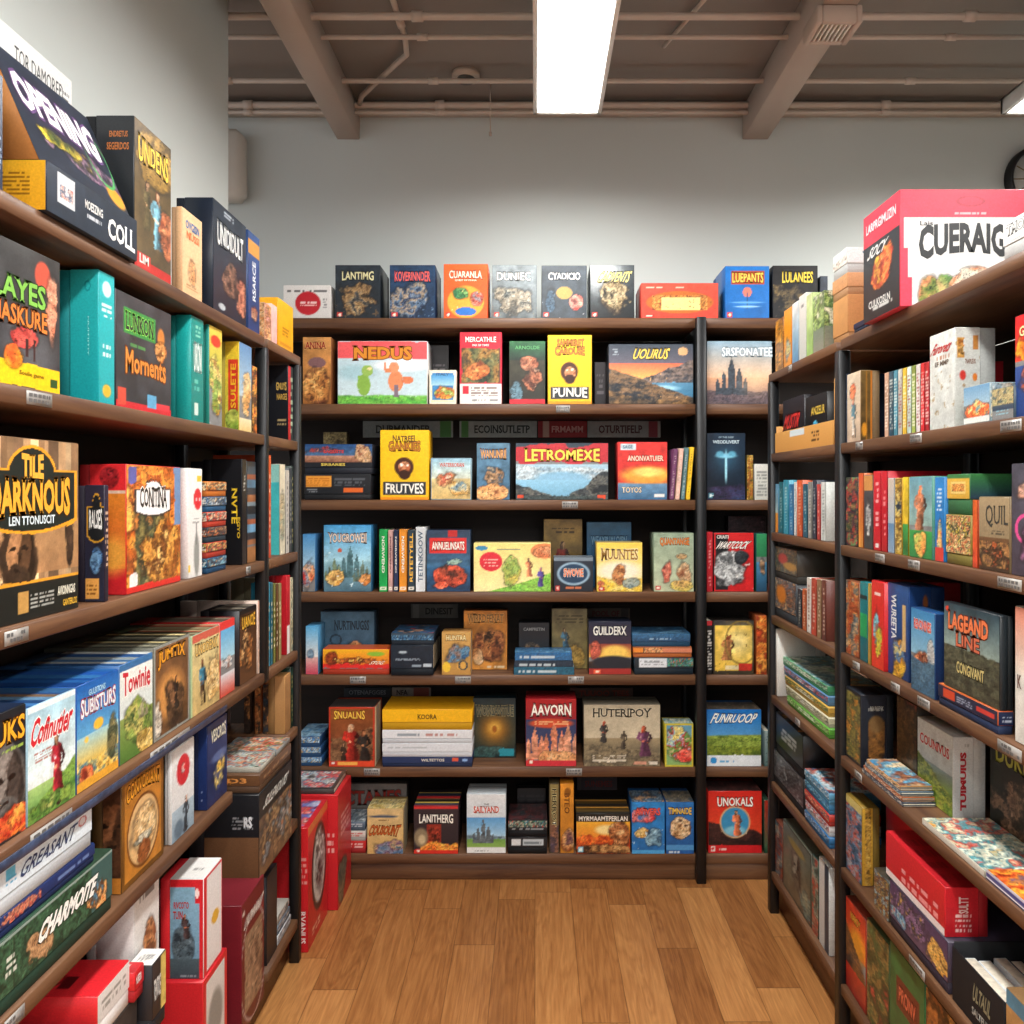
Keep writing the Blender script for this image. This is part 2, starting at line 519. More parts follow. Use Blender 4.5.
def art(ops, w, h, px, seed):
    """paint ops on a grid for a face of w x h metres shown at about px pixels per metre (two numbers)"""
    gw = int(np.clip(w * px[0] / 1.0, 6, 170)); gh = int(np.clip(h * px[1] / 1.0, 6, 190))
    p = Paint(gw, gh, w / h, seed)
    for o in ops:
        p.op = o[0]
        getattr(p, o[0])(*o[1:])
    if BUSY & {o[0] for o in ops}:
        # ragged brush edges: shift the picture a little along fine noise, then lay fine strokes of light and shade over it
        k = .012 * gh
        di = (p.n(14, 3) - .5) * 2 * k * 1.6; dj = (p.n(14, 3) - .5) * 2 * k * 1.6
        bm = p.b.copy()
        for _ in range(2):
            q = np.pad(bm, 1, mode='edge'); bm = np.maximum(bm, (q[:-2, 1:-1] + q[2:, 1:-1] + q[1:-1, :-2] + q[1:-1, 2:]) / 4)
        di *= bm; dj *= bm
        I, J = np.mgrid[0:gh, 0:gw]
        c = p.c[np.clip((I + di).round().astype(int), 0, gh - 1), np.clip((J + dj).round().astype(int), 0, gw - 1)]
        p.c = c
        wt = .22 + .78 * bm; s1 = (p.n(20, 3, 34) - .5) * wt; s2 = (p.n(44, 2) - .5) * wt
        mid = 1 - abs(p.c.mean(2) * 2 - 1) ** 2
        p.c = np.clip(p.c * (1 + .42 * s1 + .30 * s2)[..., None] + (mid * s2 * .05)[..., None], 0, 1)
    return p.c


# ------------------------------------------------------------------ things
SEED = [100]


def setp(o, label, cat, group=None):
    o['label'] = label; o['category'] = cat
    if group:
        o['group'] = group
    return o


def empty(name, loc, rz=0.0):
    o = bpy.data.objects.new(name, None); COL.objects.link(o)
    o.location = loc; o.rotation_euler = (0, 0, rz); o.empty_display_size = 0.05
    return o


def face_frame(lo, hi, side, m=0.0012):
    lo = np.array(lo) + 0; hi = np.array(hi) + 0
    X, Y, Z = np.eye(3)
    w, d, h = hi - lo
    if side == 'F':
        return lo + m * (X + Z), X * (w - 2 * m), Z * (h - 2 * m), -Y
    if side == 'E':
        return np.array([hi[0], lo[1], lo[2]]) + m * (Y + Z), Y * (d - 2 * m), Z * (h - 2 * m), X
    if side == 'W':
        return np.array([lo[0], hi[1], lo[2]]) + m * (Z - Y), -Y * (d - 2 * m), Z * (h - 2 * m), -X
    return np.array([lo[0], lo[1], hi[2]]) + m * (X + Y), X * (w - 2 * m), Y * (d - 2 * m), Z


def print_face(mb, lo, hi, side, ops, texts, px):
    o, U, V, N = face_frame(lo, hi, side)
    w, h = np.linalg.norm(U), np.linalg.norm(V)
    SEED[0] += 1
    if ops:
        c = art(ops, w, h, px, SEED[0])
        gh, gw = c.shape[:2]
        a, b = np.meshgrid(np.linspace(0, 1, gw), np.linspace(0, 1, gh))
        P = o + a.reshape(-1, 1) * U + b.reshape(-1, 1) * V + N * 0.0004
        i = (np.arange(gh - 1)[:, None] * gw + np.arange(gw - 1)[None, :]).ravel()
        mb.add(P, [np.stack([i, i + 1, i + gw + 1, i + gw], 1)], c.reshape(-1, 3))
    for t in texts or []:
        put_text(mb, t, o, U, V, N)


NAMES = {'box': ('board_game_box', 'game box'), 'book': ('paperback_book', 'book'), 'mag': ('game_magazine', 'magazine'), 'case': ('card_game_case', 'game box')}


def make(kind, cen, size, label, body, faces, px, cover, group=None, rz=0.0, mat='gloss', tray=None):
    """one boxed game (lid, tray) or book (cover, pages), standing on the centre of its base.
    faces: {side: (ops, texts)}; cover: the side the lid's face looks to"""
    w, d, h = size
    name, cat = NAMES[kind]
    root = setp(empty(name, cen, rz), label, cat, group)
    lo = np.array([-w / 2, -d / 2, 0.0]); hi = np.array([w / 2, d / 2, h])
    ax = {'F': (1, -1), 'E': (0, 1), 'W': (0, -1), 'T': (2, 1)}[cover]
    bc = srgb(body)
    if kind in ('book', 'mag'):
        th = 0.0016
        mb = MB()
        if ax[0] == 2:      # lying: covers below and above, spine on the aisle side
            b1 = hi.copy(); b1[2] = lo[2] + th; bevbox(mb, lo, b1, bc, .0004)
            b2 = lo.copy(); b2[2] = hi[2] - th; bevbox(mb, b2, hi, bc, .0004)
            s1 = hi.copy(); s1[1] = lo[1] + th; bevbox(mb, lo, s1, bc * .9, .0004)
            plo, phi = lo + np.array([.002, th, th]), hi - np.array([.003, .003, th])
        else:
            # thickness runs across the spine: along x for spines facing the camera, along y for those facing the aisle
            ta = 0 if ax[0] == 1 else 1
            b1 = hi.copy(); b1[ta] = lo[ta] + th; bevbox(mb, lo, b1, bc, .0004)
            b2 = lo.copy(); b2[ta] = hi[ta] - th; bevbox(mb, b2, hi, bc, .0004)
            s_lo, s_hi = lo.copy(), hi.copy()
            if ax[1] < 0:
                s_hi[ax[0]] = lo[ax[0]] + th
            else:
                s_lo[ax[0]] = hi[ax[0]] - th
            bevbox(mb, s_lo, s_hi, bc, .0004)
            plo, phi = lo.copy(), hi.copy(); plo[ta] += th; phi[ta] -= th; plo[2] += .003; phi[2] -= .003
            if ax[1] < 0:
                plo[ax[0]] += th; phi[ax[0]] -= .004
            else:
                phi[ax[0]] -= th; plo[ax[0]] += .004
        for sd, (ops, tx) in faces.items():
            print_face(mb, lo, hi, sd, ops, tx, px[sd])
        mb.build('cover', M[mat], root)
        pg = MB(); bevbox(pg, plo, phi, srgb('d8cfba'), .0003); pg.build('pages', M['paper'], root)
        return root
    fr = 0.62 if size[ax[0]] < 0.09 else 0.78
    cut = (hi - lo)[ax[0]] * fr
    llo, lhi, tlo, thi = lo.copy(), hi.copy(), lo.copy() + .0013, hi.copy() - .0013
    if ax[1] > 0:
        llo[ax[0]] = hi[ax[0]] - cut; thi[ax[0]] = llo[ax[0]]; tlo[ax[0]] = lo[ax[0]]
    else:
        lhi[ax[0]] = lo[ax[0]] + cut; tlo[ax[0]] = lhi[ax[0]]; thi[ax[0]] = hi[ax[0]]
    tlo[2] = max(tlo[2], 0) if ax[0] == 2 else 0.0
    mb = MB(); bevbox(mb, llo, lhi, bc, .0016)
    for sd, (ops, tx) in faces.items():
        print_face(mb, llo, lhi, sd, ops, tx, px[sd])
    mb.build('lid', M[mat], root)
    tb = MB(); bevbox(tb, tlo, thi, srgb(tray) if tray else bc * .8, .0012); tb.build('tray', M['matte'], root)
    return root


BZ = [EYE - (y - CY) * BACK_Y / F for y in (318, 404, 500, 592, 675, 767, 854)]
LZ = [2.05, 1.76, 1.388, 1.055, .80, .49, .15]
RZ = [2.035, 1.733, 1.437, 1.125, .825, .50, .16]
ORD = ['', 'second', 'third', 'fourth', 'fifth', 'sixth', 'bottom']


SEP = (', ', ' ')


def where(unit, lv):
    return f'atop the {unit} unit' if lv == 0 else f"{unit} unit, {ORD[lv]} shelf"


def grp(unit, lv, kind):
    k = {'box': 'boxed games', 'book': 'books', 'mag': 'magazines', 'case': 'boxed games'}[kind]
    return f'{k} {where(unit, lv)}'


def B(lv, pl, pr, pt, label, ops, texts=None, body='222222', dy=.007, dep=.18, pb=None, side=None, top=None, kind='box', rz=0.0, tray=None, mat='gloss', z0=None):
    """a thing on the end-of-aisle unit, its front spanning pixels pl..pr and rising to pt"""
    Y = BACK_Y + dy; k = Y / F
    x0, x1 = (pl - CX) * k + .0008, (pr - CX) * k - .0008
    zb = BZ[lv] + .0004 if pb is None else EYE - (pb - CY) * k + .0004
    if z0 is not None:
        zb = z0
    zt = EYE - (pt - CY) * k
    f = {}
    if ops or texts: f['F'] = (ops, texts)
    if side: f['E' if pl < CX else 'W'] = (side, None)
    if top: f['T'] = (top, None)
    s = 1 / k
    px = {'F': (s, s), 'E': (s * .5, s), 'W': (s * .5, s), 'T': (s, s * .35)}
    cover = 'T' if kind == 'flat' else 'F'
    kd = 'box' if kind == 'flat' else kind
    return make(kd, ((x0 + x1) / 2, Y + dep / 2, zb), (x1 - x0, dep, zt - zb), f'{label}{SEP[lv == 0]}{where("back", lv)}', body, f, px, cover, grp('back', lv, kd), rz, mat, tray)


def side_unit(unit, lv, pn, pf, pt, label, ops, texts, body, X, w, zb, pc, cam, top, kind, mat, tray, dz, zt, suffix):
    sg = -1 if unit == 'left' else 1
    Yn = F * abs(X) / abs(CX - pn); Yf = F * abs(X) / abs(CX - pf)
    Z = LZ if sg < 0 else RZ
    z0 = Z[lv] + .0004 if zb is None else zb
    z1 = EYE - (pt - CY) * Yn / F if zt is None else zt
    if pc is not None:
        w = abs((pc - CX) * Yn / F) - abs(X)
    Yn += .0006; Yf -= .0006
    # keep clear of the uprights: everything stands inside its own bay
    bays = ((.82, 2.513), (2.547, 2.862)) if sg < 0 else ((.96, 2.473), (2.517, 3.198))
    for q0, q1 in bays:
        if q0 - .05 < (Yn + Yf) / 2 < q1 + .03 and not (sg < 0 and lv >= 5):
            Yn, Yf = max(Yn, q0), min(Yf, q1)
            if Yf - Yn < .008:
                Yn = Yf - .012
    x0, x1 = (X - w, X) if sg < 0 else (X, X + w)
    f = {}
    a = 'E' if sg < 0 else 'W'
    if ops or texts: f[a] = (ops, texts)
    if cam: f['F'] = cam
    if top: f['T'] = (top, None)
    Ym = (Yn + Yf) / 2; s = F / Ym
    px = {a: (s * abs(X) / Ym, s), 'F': (F / Yn, F / Yn), 'T': (s, s * .4)}
    cover = 'T' if kind == 'flat' else a
    kd = 'box' if kind == 'flat' else kind
    return make(kd, ((x0 + x1) / 2, (Yn + Yf) / 2, z0), (w, Yf - Yn, z1 - z0), f'{label}{SEP[lv == 0]}{where(unit, lv)}' if suffix is None else f'{label}{suffix}', body, f, px, cover, grp(unit, lv, kd), 0.0, mat, tray)


def L(lv, pn, pf, pt, label, ops=None, texts=None, body='222222', X=-.815, w=.2, zb=None, pc=None, cam=None, top=None, kind='box', mat='gloss', tray=None, zt=None, suffix=None):
    return side_unit('left', lv, pn, pf, pt, label, ops, texts, body, X, w, zb, pc, cam, top, kind, mat, tray, 0, zt, suffix)


def R(lv, pn, pf, pt, label, ops=None, texts=None, body='222222', X=.905, w=.2, zb=None, pc=None, cam=None, top=None, kind='box', mat='gloss', tray=None, zt=None, suffix=None):
    return side_unit('right', lv, pn, pf, pt, label, ops, texts, body, X, w, zb, pc, cam, top, kind, mat, tray, 0, zt, suffix)


# ------------------------------------------------------------------ the room
def struct(name, boxes, mat, b=0.002):
    mb = MB()
    for lo, hi in boxes:
        bevbox(mb, lo, hi, (.5, .5, .5), b)
    o = mb.build(name, mat); o['kind'] = 'structure'
    return o


CEIL = 3.335
struct('floor', [((-4, -3, -.06), (3.4, 3.95, 0))], M['floor'], .001)
struct('ceiling', [((-4, -3, CEIL), (3.4, 3.95, CEIL + .06))], M['ceil'])
struct('wall_back', [((-4, 3.87, 0), (3.4, 3.95, CEIL))], M['wall'])
struct('wall_left', [((-1.25, -3, 0), (-1.084, 3.01, CEIL))], M['wall'], .006)
struct('wall_right', [((3.4, -3, -.06), (3.46, 3.95, CEIL + .06))], M['wall'])
struct('trim_1', [((-4, 3.80, CEIL - .045), (3.4, 3.87, CEIL))], M['pipe'], .004)
struct('ceiling_beam', [((-.90, -2.9, 3.19), (-.797, 3.869, CEIL))], M['beam'], .004)
struct('ceiling_beam', [((.943, -2.9, 3.19), (1.06, 3.869, CEIL))], M['beam'], .004)


def pipe_thing(name, parts, label, cat, mat, group=None):
    """parts: {part: [(points, radius), ...]} ; the first part is the run itself"""
    o0 = None
    for pn, runs in parts:
        mb = MB()
        for pts, r in runs:
            tube(mb, pts, r)
        o = mb.build(pn if o0 is not None else name, mat, o0, True)
        if o0 is None:
            o0 = setp(o, label, cat, group)
    return o0


G = 'painted pipes under the ceiling'
for y, z, r, lab in ((3.03, 3.285, .013, 'taupe ceiling pipe crossing above the bent conduit, frontmost run'),
                     (3.17, 3.285, .009, 'thin taupe ceiling pipe just behind the frontmost run'),
                     (3.51, 3.285, .010, 'thin taupe ceiling pipe crossing behind the round detector'),
                     (3.765, 3.300, .015, 'thick taupe pipe running along the top of the end wall'),
                     (3.765, 3.268, .009, 'slim conduit strapped under the thick pipe along the end wall')):
    cl = [([(x - .02, y, z), (x + .02, y, z)], r * 1.45) for x in (-1.27, -.42, 1.55, 2.4)]
    pipe_thing('ceiling_pipe', [('', [([(-3.9, y, z), (3.35, y, z)], r)])] + [('coupling', [c]) for c in cl], lab, 'pipe', M['pipe'], G)
pipe_thing('bent_conduit', [('', [([(-.48, 2.2, 3.31), (-.497, 2.955, 3.31), (-.492, 3.218, 3.31), (-.505, 3.345, 3.31), (-.56, 3.42, 3.31), (-.755, 3.70, 3.31), (-.775, 3.755, 3.30)], .011)]),
                            ('coupling', [([(-.494, 3.10, 3.31), (-.493, 3.14, 3.31)], .016)])], 'taupe conduit with a kinked bend under the ceiling', 'pipe', M['pipe'])
for x0, y0, x1, y1, lab in ((.31, 2.7, .19, 3.35, 'thin slanting brace rod on the ceiling beside the lit fixture'),
                            (.62, 2.9, .50, 3.30, 'thin slanting brace rod on the ceiling nearer the vented beam')):
    pipe_thing('brace_rod', [('', [([(x0, y0, 3.318), (x1, y1, 3.318)], .008)])], lab, 'rod', M['pipe'])
pipe_thing('hanging_wire', [('', [([(-.19, 3.62, 3.33), (-.19, 3.62, 3.12)], .0025)]), ('weight', [([(-.19, 3.62, 3.12), (-.19, 3.62, 3.105)], .006)])],
           'thin wire hanging from the ceiling left of the light', 'wire', M['pipe'])

# round detector on the ceiling
d = MB(); tube(d, [(-.288, 3.545, 3.312), (-.288, 3.545, 3.336)], .058, 28)
det = setp(d.build('smoke_detector', M['beam'], None), 'small round detector on the ceiling between beam and light', 'detector')
d = MB(); tube(d, [(-.288, 3.545, 3.300), (-.288, 3.545, 3.314)], .036, 24); d.build('sensor_cap', M['grey'], det)

# slatted vent under the right beam
v = empty('ceiling_vent', (1.0, 2.86, 3.15)); setp(v, 'square slatted vent fixed under the ceiling beam', 'vent')
m = MB()
for lo, hi in (((-.075, -.075, -.02), (-.055, .075, .039)), ((.055, -.075, -.02), (.075, .075, .039)), ((-.055, -.075, -.02), (.055, -.055, .039)), ((-.055, .055, -.02), (.055, .075, .039))):
    bevbox(m, lo, hi, (.5, .5, .5), .004)
m.build('housing', M['beam'], v)
m = MB(); bevbox(m, (-.055, -.055, .01), (.055, .055, .038)); m.build('backing', M['grey'], v)
m = MB()
for i in range(7):
    x = -.045 + i * .015
    bevbox(m, (x - .003, -.055, -.016), (x + .003, .055, .009), (.5, .5, .5), .0006)
m.build('grille', M['beige'], v)

# rounded box on the end wall, half hidden by the grey wall
s = empty('wall_speaker', (-1.46, 3.80, 2.89)); setp(s, 'rounded beige wall-mounted speaker box with a dark grille, partly behind grey wall', 'speaker')
m = MB(); bevbox(m, (-.16, -.05, 0), (.16, .069, .31), (.5, .5, .5), .03); m.build('housing', M['beige'], s)
m = MB(); bevbox(m, (-.13, -.058, .17), (.10, -.045, .285), (.5, .5, .5), .005); m.build('grille', M['grey'], s)

# round clock on the end wall above the right unit
cx, cz = 2.285, 3.005
c = empty('wall_clock', (cx, 3.865, cz)); setp(c, 'round wall clock with a thick black rim and spoke-like hour marks', 'clock')
m = MB()
R0, n = .143, 48
ang = np.linspace(0, 2 * math.pi, n, endpoint=False)
prof = [(.128, -.01), (.130, -.038), (.140, -.044), (.150, -.038), (.152, 0.003)]
P = np.concatenate([np.stack([r * np.cos(ang), np.full(n, y), r * np.sin(ang)], 1) for r, y in prof])
f = [[i * n + k, i * n + (k + 1) % n, (i + 1) * n + (k + 1) % n, (i + 1) * n + k] for i in range(len(prof) - 1) for k in range(n)]
m.add(P, [np.array(f)], (.5, .5, .5)); m.build('rim', M['black'], c, True)
m = MB(); tube(m, [(0, -.012, 0), (0, .003, 0)], .131, 48, srgb('b9bdb8')); m.build('dial', M['matte'], c)
m = MB()
for k in range(12):
    a = k * math.pi / 6
    tube(m, [(.055 * math.cos(a), -.0135, .055 * math.sin(a)), (.118 * math.cos(a), -.0135, .118 * math.sin(a))], .0022, 6, srgb('7b6a40'))
m.build('hour_marks', M['matte'], c)
for nm, a, l in (('hour_hand', 2.3, .065), ('minute_hand', .4, .1)):
    m = MB(); tube(m, [(0, -.018, 0), (l * math.cos(a), -.018, l * math.sin(a))], .003, 6); m.build(nm, M['black'], c)


# fluorescent fixtures: housing, lit diffuser; the lamp inside lights the room
def fixture(x0, y0, label, w=.26, l=1.22, power=34.0):
    z = 3.03
    o = empty('ceiling_light', (x0 + w / 2, y0 + l / 2, z)); setp(o, label, 'ceiling light', 'fluorescent ceiling lights')
    m = MB()
    hw, hl = w / 2, l / 2
    for lo, hi in (((-hw, -hl, 0), (-hw + .017, hl, .06)), ((hw - .017, -hl, 0), (hw, hl, .06)), ((-hw, -hl, 0), (hw, -hl + .017, .06)), ((-hw, hl - .017, 0), (hw, hl, .06)), ((-hw, -hl, .05), (hw, hl, .06))):
        bevbox(m, lo, hi, (.5, .5, .5), .002)
    m.build('housing', M['whitemetal'], o)
    m = MB(); bevbox(m, (-hw + .017, -hl + .017, .016), (hw - .017, hl - .017, .024), (1, 1, 1), .001); m.build('diffuser', M['glow'], o)
    for y in (-hl * .6, hl * .6):
        m = MB(); tube(m, [(0, y, .08), (0, y, CEIL - z)], .004, 6); m.build('suspension_rod', M['beam'], o)
    la = bpy.data.lights.new('tube_light', 'AREA'); la.shape = 'RECTANGLE'; la.size = w - .04; la.size_y = l - .04; la.energy = power
    la.color = (1.0, .985, .955); la.spread = math.radians(172)
    lo = bpy.data.objects.new('tube_light', la); COL.objects.link(lo); lo.parent = o; lo.location = (0, 0, .013)
    return o


fixture(-.007, 2.03, 'bright white fluorescent light over the aisle, far end before the end wall', power=POWER * .92)
fixture(1.78, 2.03, 'fluorescent light beyond the right unit, only its corner showing', power=POWER * 1.3)
fixture(-.007, .45, 'fluorescent light over the near end of the aisle', power=POWER * 1.0)
fixture(-.007, -1.1, 'fluorescent light over the aisle behind the viewer', power=POWER * 1.3)
fixture(1.78, -.4, 'fluorescent light over the shop floor behind the viewer', power=POWER * 1.2)
fixture(-.75, -2.4, 'fluorescent light beside the grey wall behind the viewer', power=POWER * 1.4)
fixture(.6, -2.4, 'fluorescent light at the shop front behind the viewer', power=POWER * 1.4)


# ------------------------------------------------------------------ shelving units
TAG_INK = srgb('5f5f5f')


def tag_on(board, org, U, V, N, k):
    """a little clear price strip with rows of print on a board's front edge"""
    org, U, V, N = (np.array(a, float) for a in (org, U, V, N))
    m = MB()
    q = [org, org + U, org + U + V, org + V]
    q2 = [p + N * .0012 for p in q]
    m.add(q + q2, [np.array([[4, 5, 6, 7], [0, 3, 2, 1], [0, 1, 5, 4], [1, 2, 6, 5], [2, 3, 7, 6], [3, 0, 4, 7]])], srgb('96928d'))
    r = random.Random(k)
    for row in range(2):
        x = .06
        while x < .88:
            w = r.uniform(.05, .16)
            if r.random() < .85:
                p = org + U * x + V * (.58 - .4 * row) + N * .0018
                m.add([p, p + U * min(w, .94 - x), p + U * min(w, .94 - x) + V * .26, p + V * .26], [np.array([[0, 1, 2, 3]])], TAG_INK)
            x += w + .04
    return m.build('price_tag', M['tag'], board)


def board(name, lo, hi, mat, parent):
    m = MB(); bevbox(m, lo, hi, (.5, .5, .5), .002)
    return m.build(name, mat, parent)


def post(lo, hi, parent):
    m = MB(); bevbox(m, lo, hi, (.1, .1, .1), .003)
    return m.build('upright', M['black'], parent)


bu = empty('shelving_unit', (0, BACK_Y + .17, 0)); setp(bu, 'wide brown shelving unit with black uprights across the end of the aisle', 'shelving', 'shelving units')
def rel(o, p):
    return tuple(np.array(p) - np.array(o.location))
bx0, bx1, bx2, bx3 = -1.36, .655, .694, 1.5
BT = .041
back_tags = {0: [(545, 6)], 1: [(556, 14)], 2: [(562, 16)], 4: [(350, 16), (455, 16), (568, 16)], 5: [(364, 16), (566, 16)]}
for i, z in enumerate(BZ):
    for a, b in ((bx0, bx1), (bx2, bx3)):
        o = board('shelf', rel(bu, (a, BACK_Y, z - BT)), rel(bu, (b, BACK_Y + .325, z)), M['shelf_x'], bu)
        if a == bx0:
            for px, w in back_tags.get(i, []) if i else []:
                x = (px - CX) * BACK_Y / F
                tag_on(o, rel(bu, (x, BACK_Y - .0003, z - BT + .006)), (w / 245, 0, 0), (0, 0, .029), (0, -1, 0), i * 100 + px)
for a, b in ((bx0, bx1), (bx2, bx3)):
    board('kickboard', rel(bu, (a, BACK_Y + .012, .0)), rel(bu, (b, BACK_Y + .03, BZ[6] - BT)), M['shelf_x'], bu)
    board('back_panel', rel(bu, (a, BACK_Y + .325, .0)), rel(bu, (b, BACK_Y + .34, BZ[0] - BT)), M['panel'], bu)
for y in (BACK_Y - .03, BACK_Y + .29):
    post(rel(bu, (bx1, y, 0)), rel(bu, (bx2, y + .05, BZ[0] - .0)), bu)
board('divider', rel(bu, (bx1 + .015, BACK_Y, .02)), rel(bu, (bx2 - .015, BACK_Y + .29, BZ[0] - .01)), M['black'], bu)
post(rel(bu, (bx0 - .03, BACK_Y, 0)), rel(bu, (bx0, BACK_Y + .04, BZ[0])), bu)


def side_shelving(x_front, x_back, z_list, segs, posts, th, label, tags):
    """segs: {level: [(y0, y1), ...]}"""
    sg = 1 if x_back > x_front else -1
    u = empty('shelving_unit', ((x_front + x_back) / 2, 1.9, 0)); setp(u, label, 'shelving', 'shelving units')
    for i, z in enumerate(z_list):
        for y0, y1 in segs.get(i, segs['all']):
            lo = (min(x_front, x_back), y0, z - th); hi = (max(x_front, x_back), y1, z)
            o = board('shelf', rel(u, lo), rel(u, hi), M['shelf_y'], u)
            for px, w in tags.get(i, []):
                yn = F * abs(x_front) / abs(px - CX)
                if y0 < yn < y1 - .06:
                    if sg < 0:
                        tag_on(o, rel(u, (x_front + .0003, yn, z - th + .004)), (0, w, 0), (0, 0, th - .008), (1, 0, 0), i * 99 + px)
                    else:
                        tag_on(o, rel(u, (x_front - .0003, yn + w, z - th + .004)), (0, -w, 0), (0, 0, th - .008), (-1, 0, 0), i * 99 + px)
    for (y0, y1, zl) in posts:
        for xa in (x_front, x_back - sg * .035):
            xs = sorted((xa - sg * .004, xa + sg * .03)) if xa == x_front else sorted((xa, xa + sg * .03))
            post(rel(u, (xs[0], y0, zl if xa == x_front else 0)), rel(u, (xs[1], y1, z_list[0] - th)), u)
    ya = min(s[0] for s in segs['all']); yb = max(s[1] for s in segs['all'])
    xs = sorted((x_back, x_back + sg * .01))
    board('back_panel', rel(u, (xs[0], ya, .02)), rel(u, (xs[1], yb, z_list[0] - th)), M['panel'], u)
    return u


YA, YB, YE = 2.515, 2.545, 2.90
lu = side_shelving(LEFT_X, -1.072, LZ, {'all': [(.75, YA), (YB, YE)], 4: [(.75, 2.25), (2.76, YE)], 5: [(.75, 1.83), (2.44, YE)]},
                   [(.78, .81, 0), (YA, YB, 1.026), (YE - .035, YE - .002, 0)], .03, 'brown shelving unit with black posts along the grey wall',
                   {1: [(26, .07)], 2: [(4, .06), (246, .035)], 3: [(30, .12), (150, .2)], 4: [(4, .05)], 0: []})
board('kickboard', rel(lu, (-.86, .75, 0)), rel(lu, (-.84, YE, .12)), M['shelf_y'], lu)
board('shelf_rail', rel(lu, (-.7995, .76, LZ[3] - .029)), rel(lu, (-.7965, 2.2, LZ[3] - .013)), M['rail'], lu)
RA, RB, RE = 2.475, 2.515, 3.24
ru = side_shelving(RIGHT_X, 1.30, RZ, {'all': [(.9, RA), (RB, RE)]}, [(.92, .95, 0), (RA, RB, 0), (RE - .04, RE - .002, 0)], .03,
                   'brown shelving unit with black posts on the side of the round clock',
                   {1: [(1022, .07), (922, .06), (863, .05)], 2: [(1022, .08), (920, .06), (885, .06)], 3: [(1022, .08), (930, .06), (900, .05), (860, .05)],
                    4: [(862, .05), (800, .05)], 5: [(1003, .06), (925, .08)], 0: [(792, .04)]})
board('kickboard', rel(ru, (.93, .9, 0)), rel(ru, (.95, RE, .13)), M['shelf_y'], ru)


# ------------------------------------------------------------------ cover recipes
def creature(t, b, cols, cv=.42, cu=.5, ru=.36, rv=.28, rough=.5):
    return [('grad', t, b), ('tex', .3, 8), ('blob', cu, cv, ru, rv, cols, rough), ('specks', cols[1], .35, 26, 0, .25)]


def land(t, b, far, near, water=None, hz=.45):
    o = [('grad', t, b, hz - .05, 1.), ('tex', .15, 5, 12), ('ridge', hz + .06, .16, far)]
    if water:
        o += [('grad', water[0], water[1], 0, hz - .06), ('tex', .2, 5, 22)]
    return o + [('ridge', hz - .22, .14, near, 4)]


SP = [('logo', .1, .06, .12, .08, 'c8342c', 'f0e0d0')]
PUB = lambda c='d8d4cc': [('lines', .6, .03, .92, .08, 1, c)]

# ================================================================== unit at the end of the aisle: top
B(0, 283, 331, 285, 'low white box with a red oval badge', [('grad', 'e2e0dd', 'cfcdca'), ('ell', .52, .45, .27, .36, 'b8202c'), ('lines', .08, .78, .92, .9, 1, '555555'), ('lines', .36, .38, .7, .52, 2, 'f0d8d4'), ('lines', .84, .3, .93, .62, 4, '888888')], None, 'd8d6d2', dep=.16)
B(0, 335, 380.5, 265, 'dark slate box with pale gold title over a brown beast', creature('2a333c', '20272e', ['1c1c1c', '6b5238', 'b08f62', '3a3f44', '2a2620'], .38) + SP, [T('LANTIMG', .5, .8, .72, .15, 'dcd6a8', '14181c', .25)], '1b2127', dep=.22)
B(0, 389.5, 435.5, 265, 'navy blue box with coral red title over stormy sea', creature('27405f', '1c3350', ['1d2b45', '5b7592', 'b49a7a', '24385a', '7c8ca0'], .42, .5, .42, .3) + SP, [T('KOVERINNDER', .5, .79, .8, .18, 'e0615e', '1b2c48', .2)], '1b2f4c', dep=.22)
B(0, 443.5, 488, 264, 'bright orange box with a green and blue cartoon island', [('grad', 'f0602a', 'ee5a26'), ('ell', .5, .3, .42, .3, 'f6a23c'), ('blob', .36, .46, .2, .14, ['2f6b45', '6d9a55', '244f38'], .35), ('ell', .5, .12, .24, .08, '2f6fc0'), ('blob', .76, .36, .13, .12, ['d8d0c4', 'b8402c', '8fb4c8'], .4), ('specks', 'fbd9a0', .2, 20, .1, .6)] + SP, [T('CUARANLA', .5, .81, .76, .13, 'f6e6cf', '8a2a18', .25), T('QUEST OF PINNA', .5, .7, .5, .04, 'f6e6cf')], 'e0531f', dep=.2)
B(0, 492, 537, 265, 'silver grey box with white title and stone creature', creature('8d979b', '646d70', ['55544e', '8d8270', 'b0a998', '454846', '757c7a'], .4, .52, .42, .3) + SP, [T('DUNIEC', .48, .79, .78, .15, 'ecece8', '2f3538', .2)], '59636a', dep=.22)
B(0, 541.5, 587, 265.5, 'charcoal box with white title and a small gold diamond', [('grad', '414a52', '37414a'), ('tex', .25, 7), ('ell', .5, .48, .18, .12, 'b89450'), ('blob', .76, .3, .13, .16, ['b33c34', 'e0a08c', '6b2a28'], .4), ('blob', .2, .3, .14, .22, ['4b6880', '33485a', '6a8090'], .4), ('specks', 'c8ccd0', .2, 24, 0, .3)] + SP, [T('CYADICIO', .5, .8, .72, .13, 'e8e8e6', '22282e', .2)], '2c353d', dep=.22)
B(0, 590, 634.5, 265, 'black box with pale light beam and gold title', [('grad', '2a3237', '14191c'), ('glow', .2, .9, .45, 'e8eef0'), ('blob', .58, .36, .34, .26, ['3b3126', '8d7a58', 'c8b48c', '26221c'], .5), ('tex', .2, 9)] + SP, [T('CADVENTS', .55, .78, .72, .19, 'e2d688', '1a1c1a', .2, slant=.15)], '171c20', dep=.22, side=[('grad', '2b343c', '12181c')])
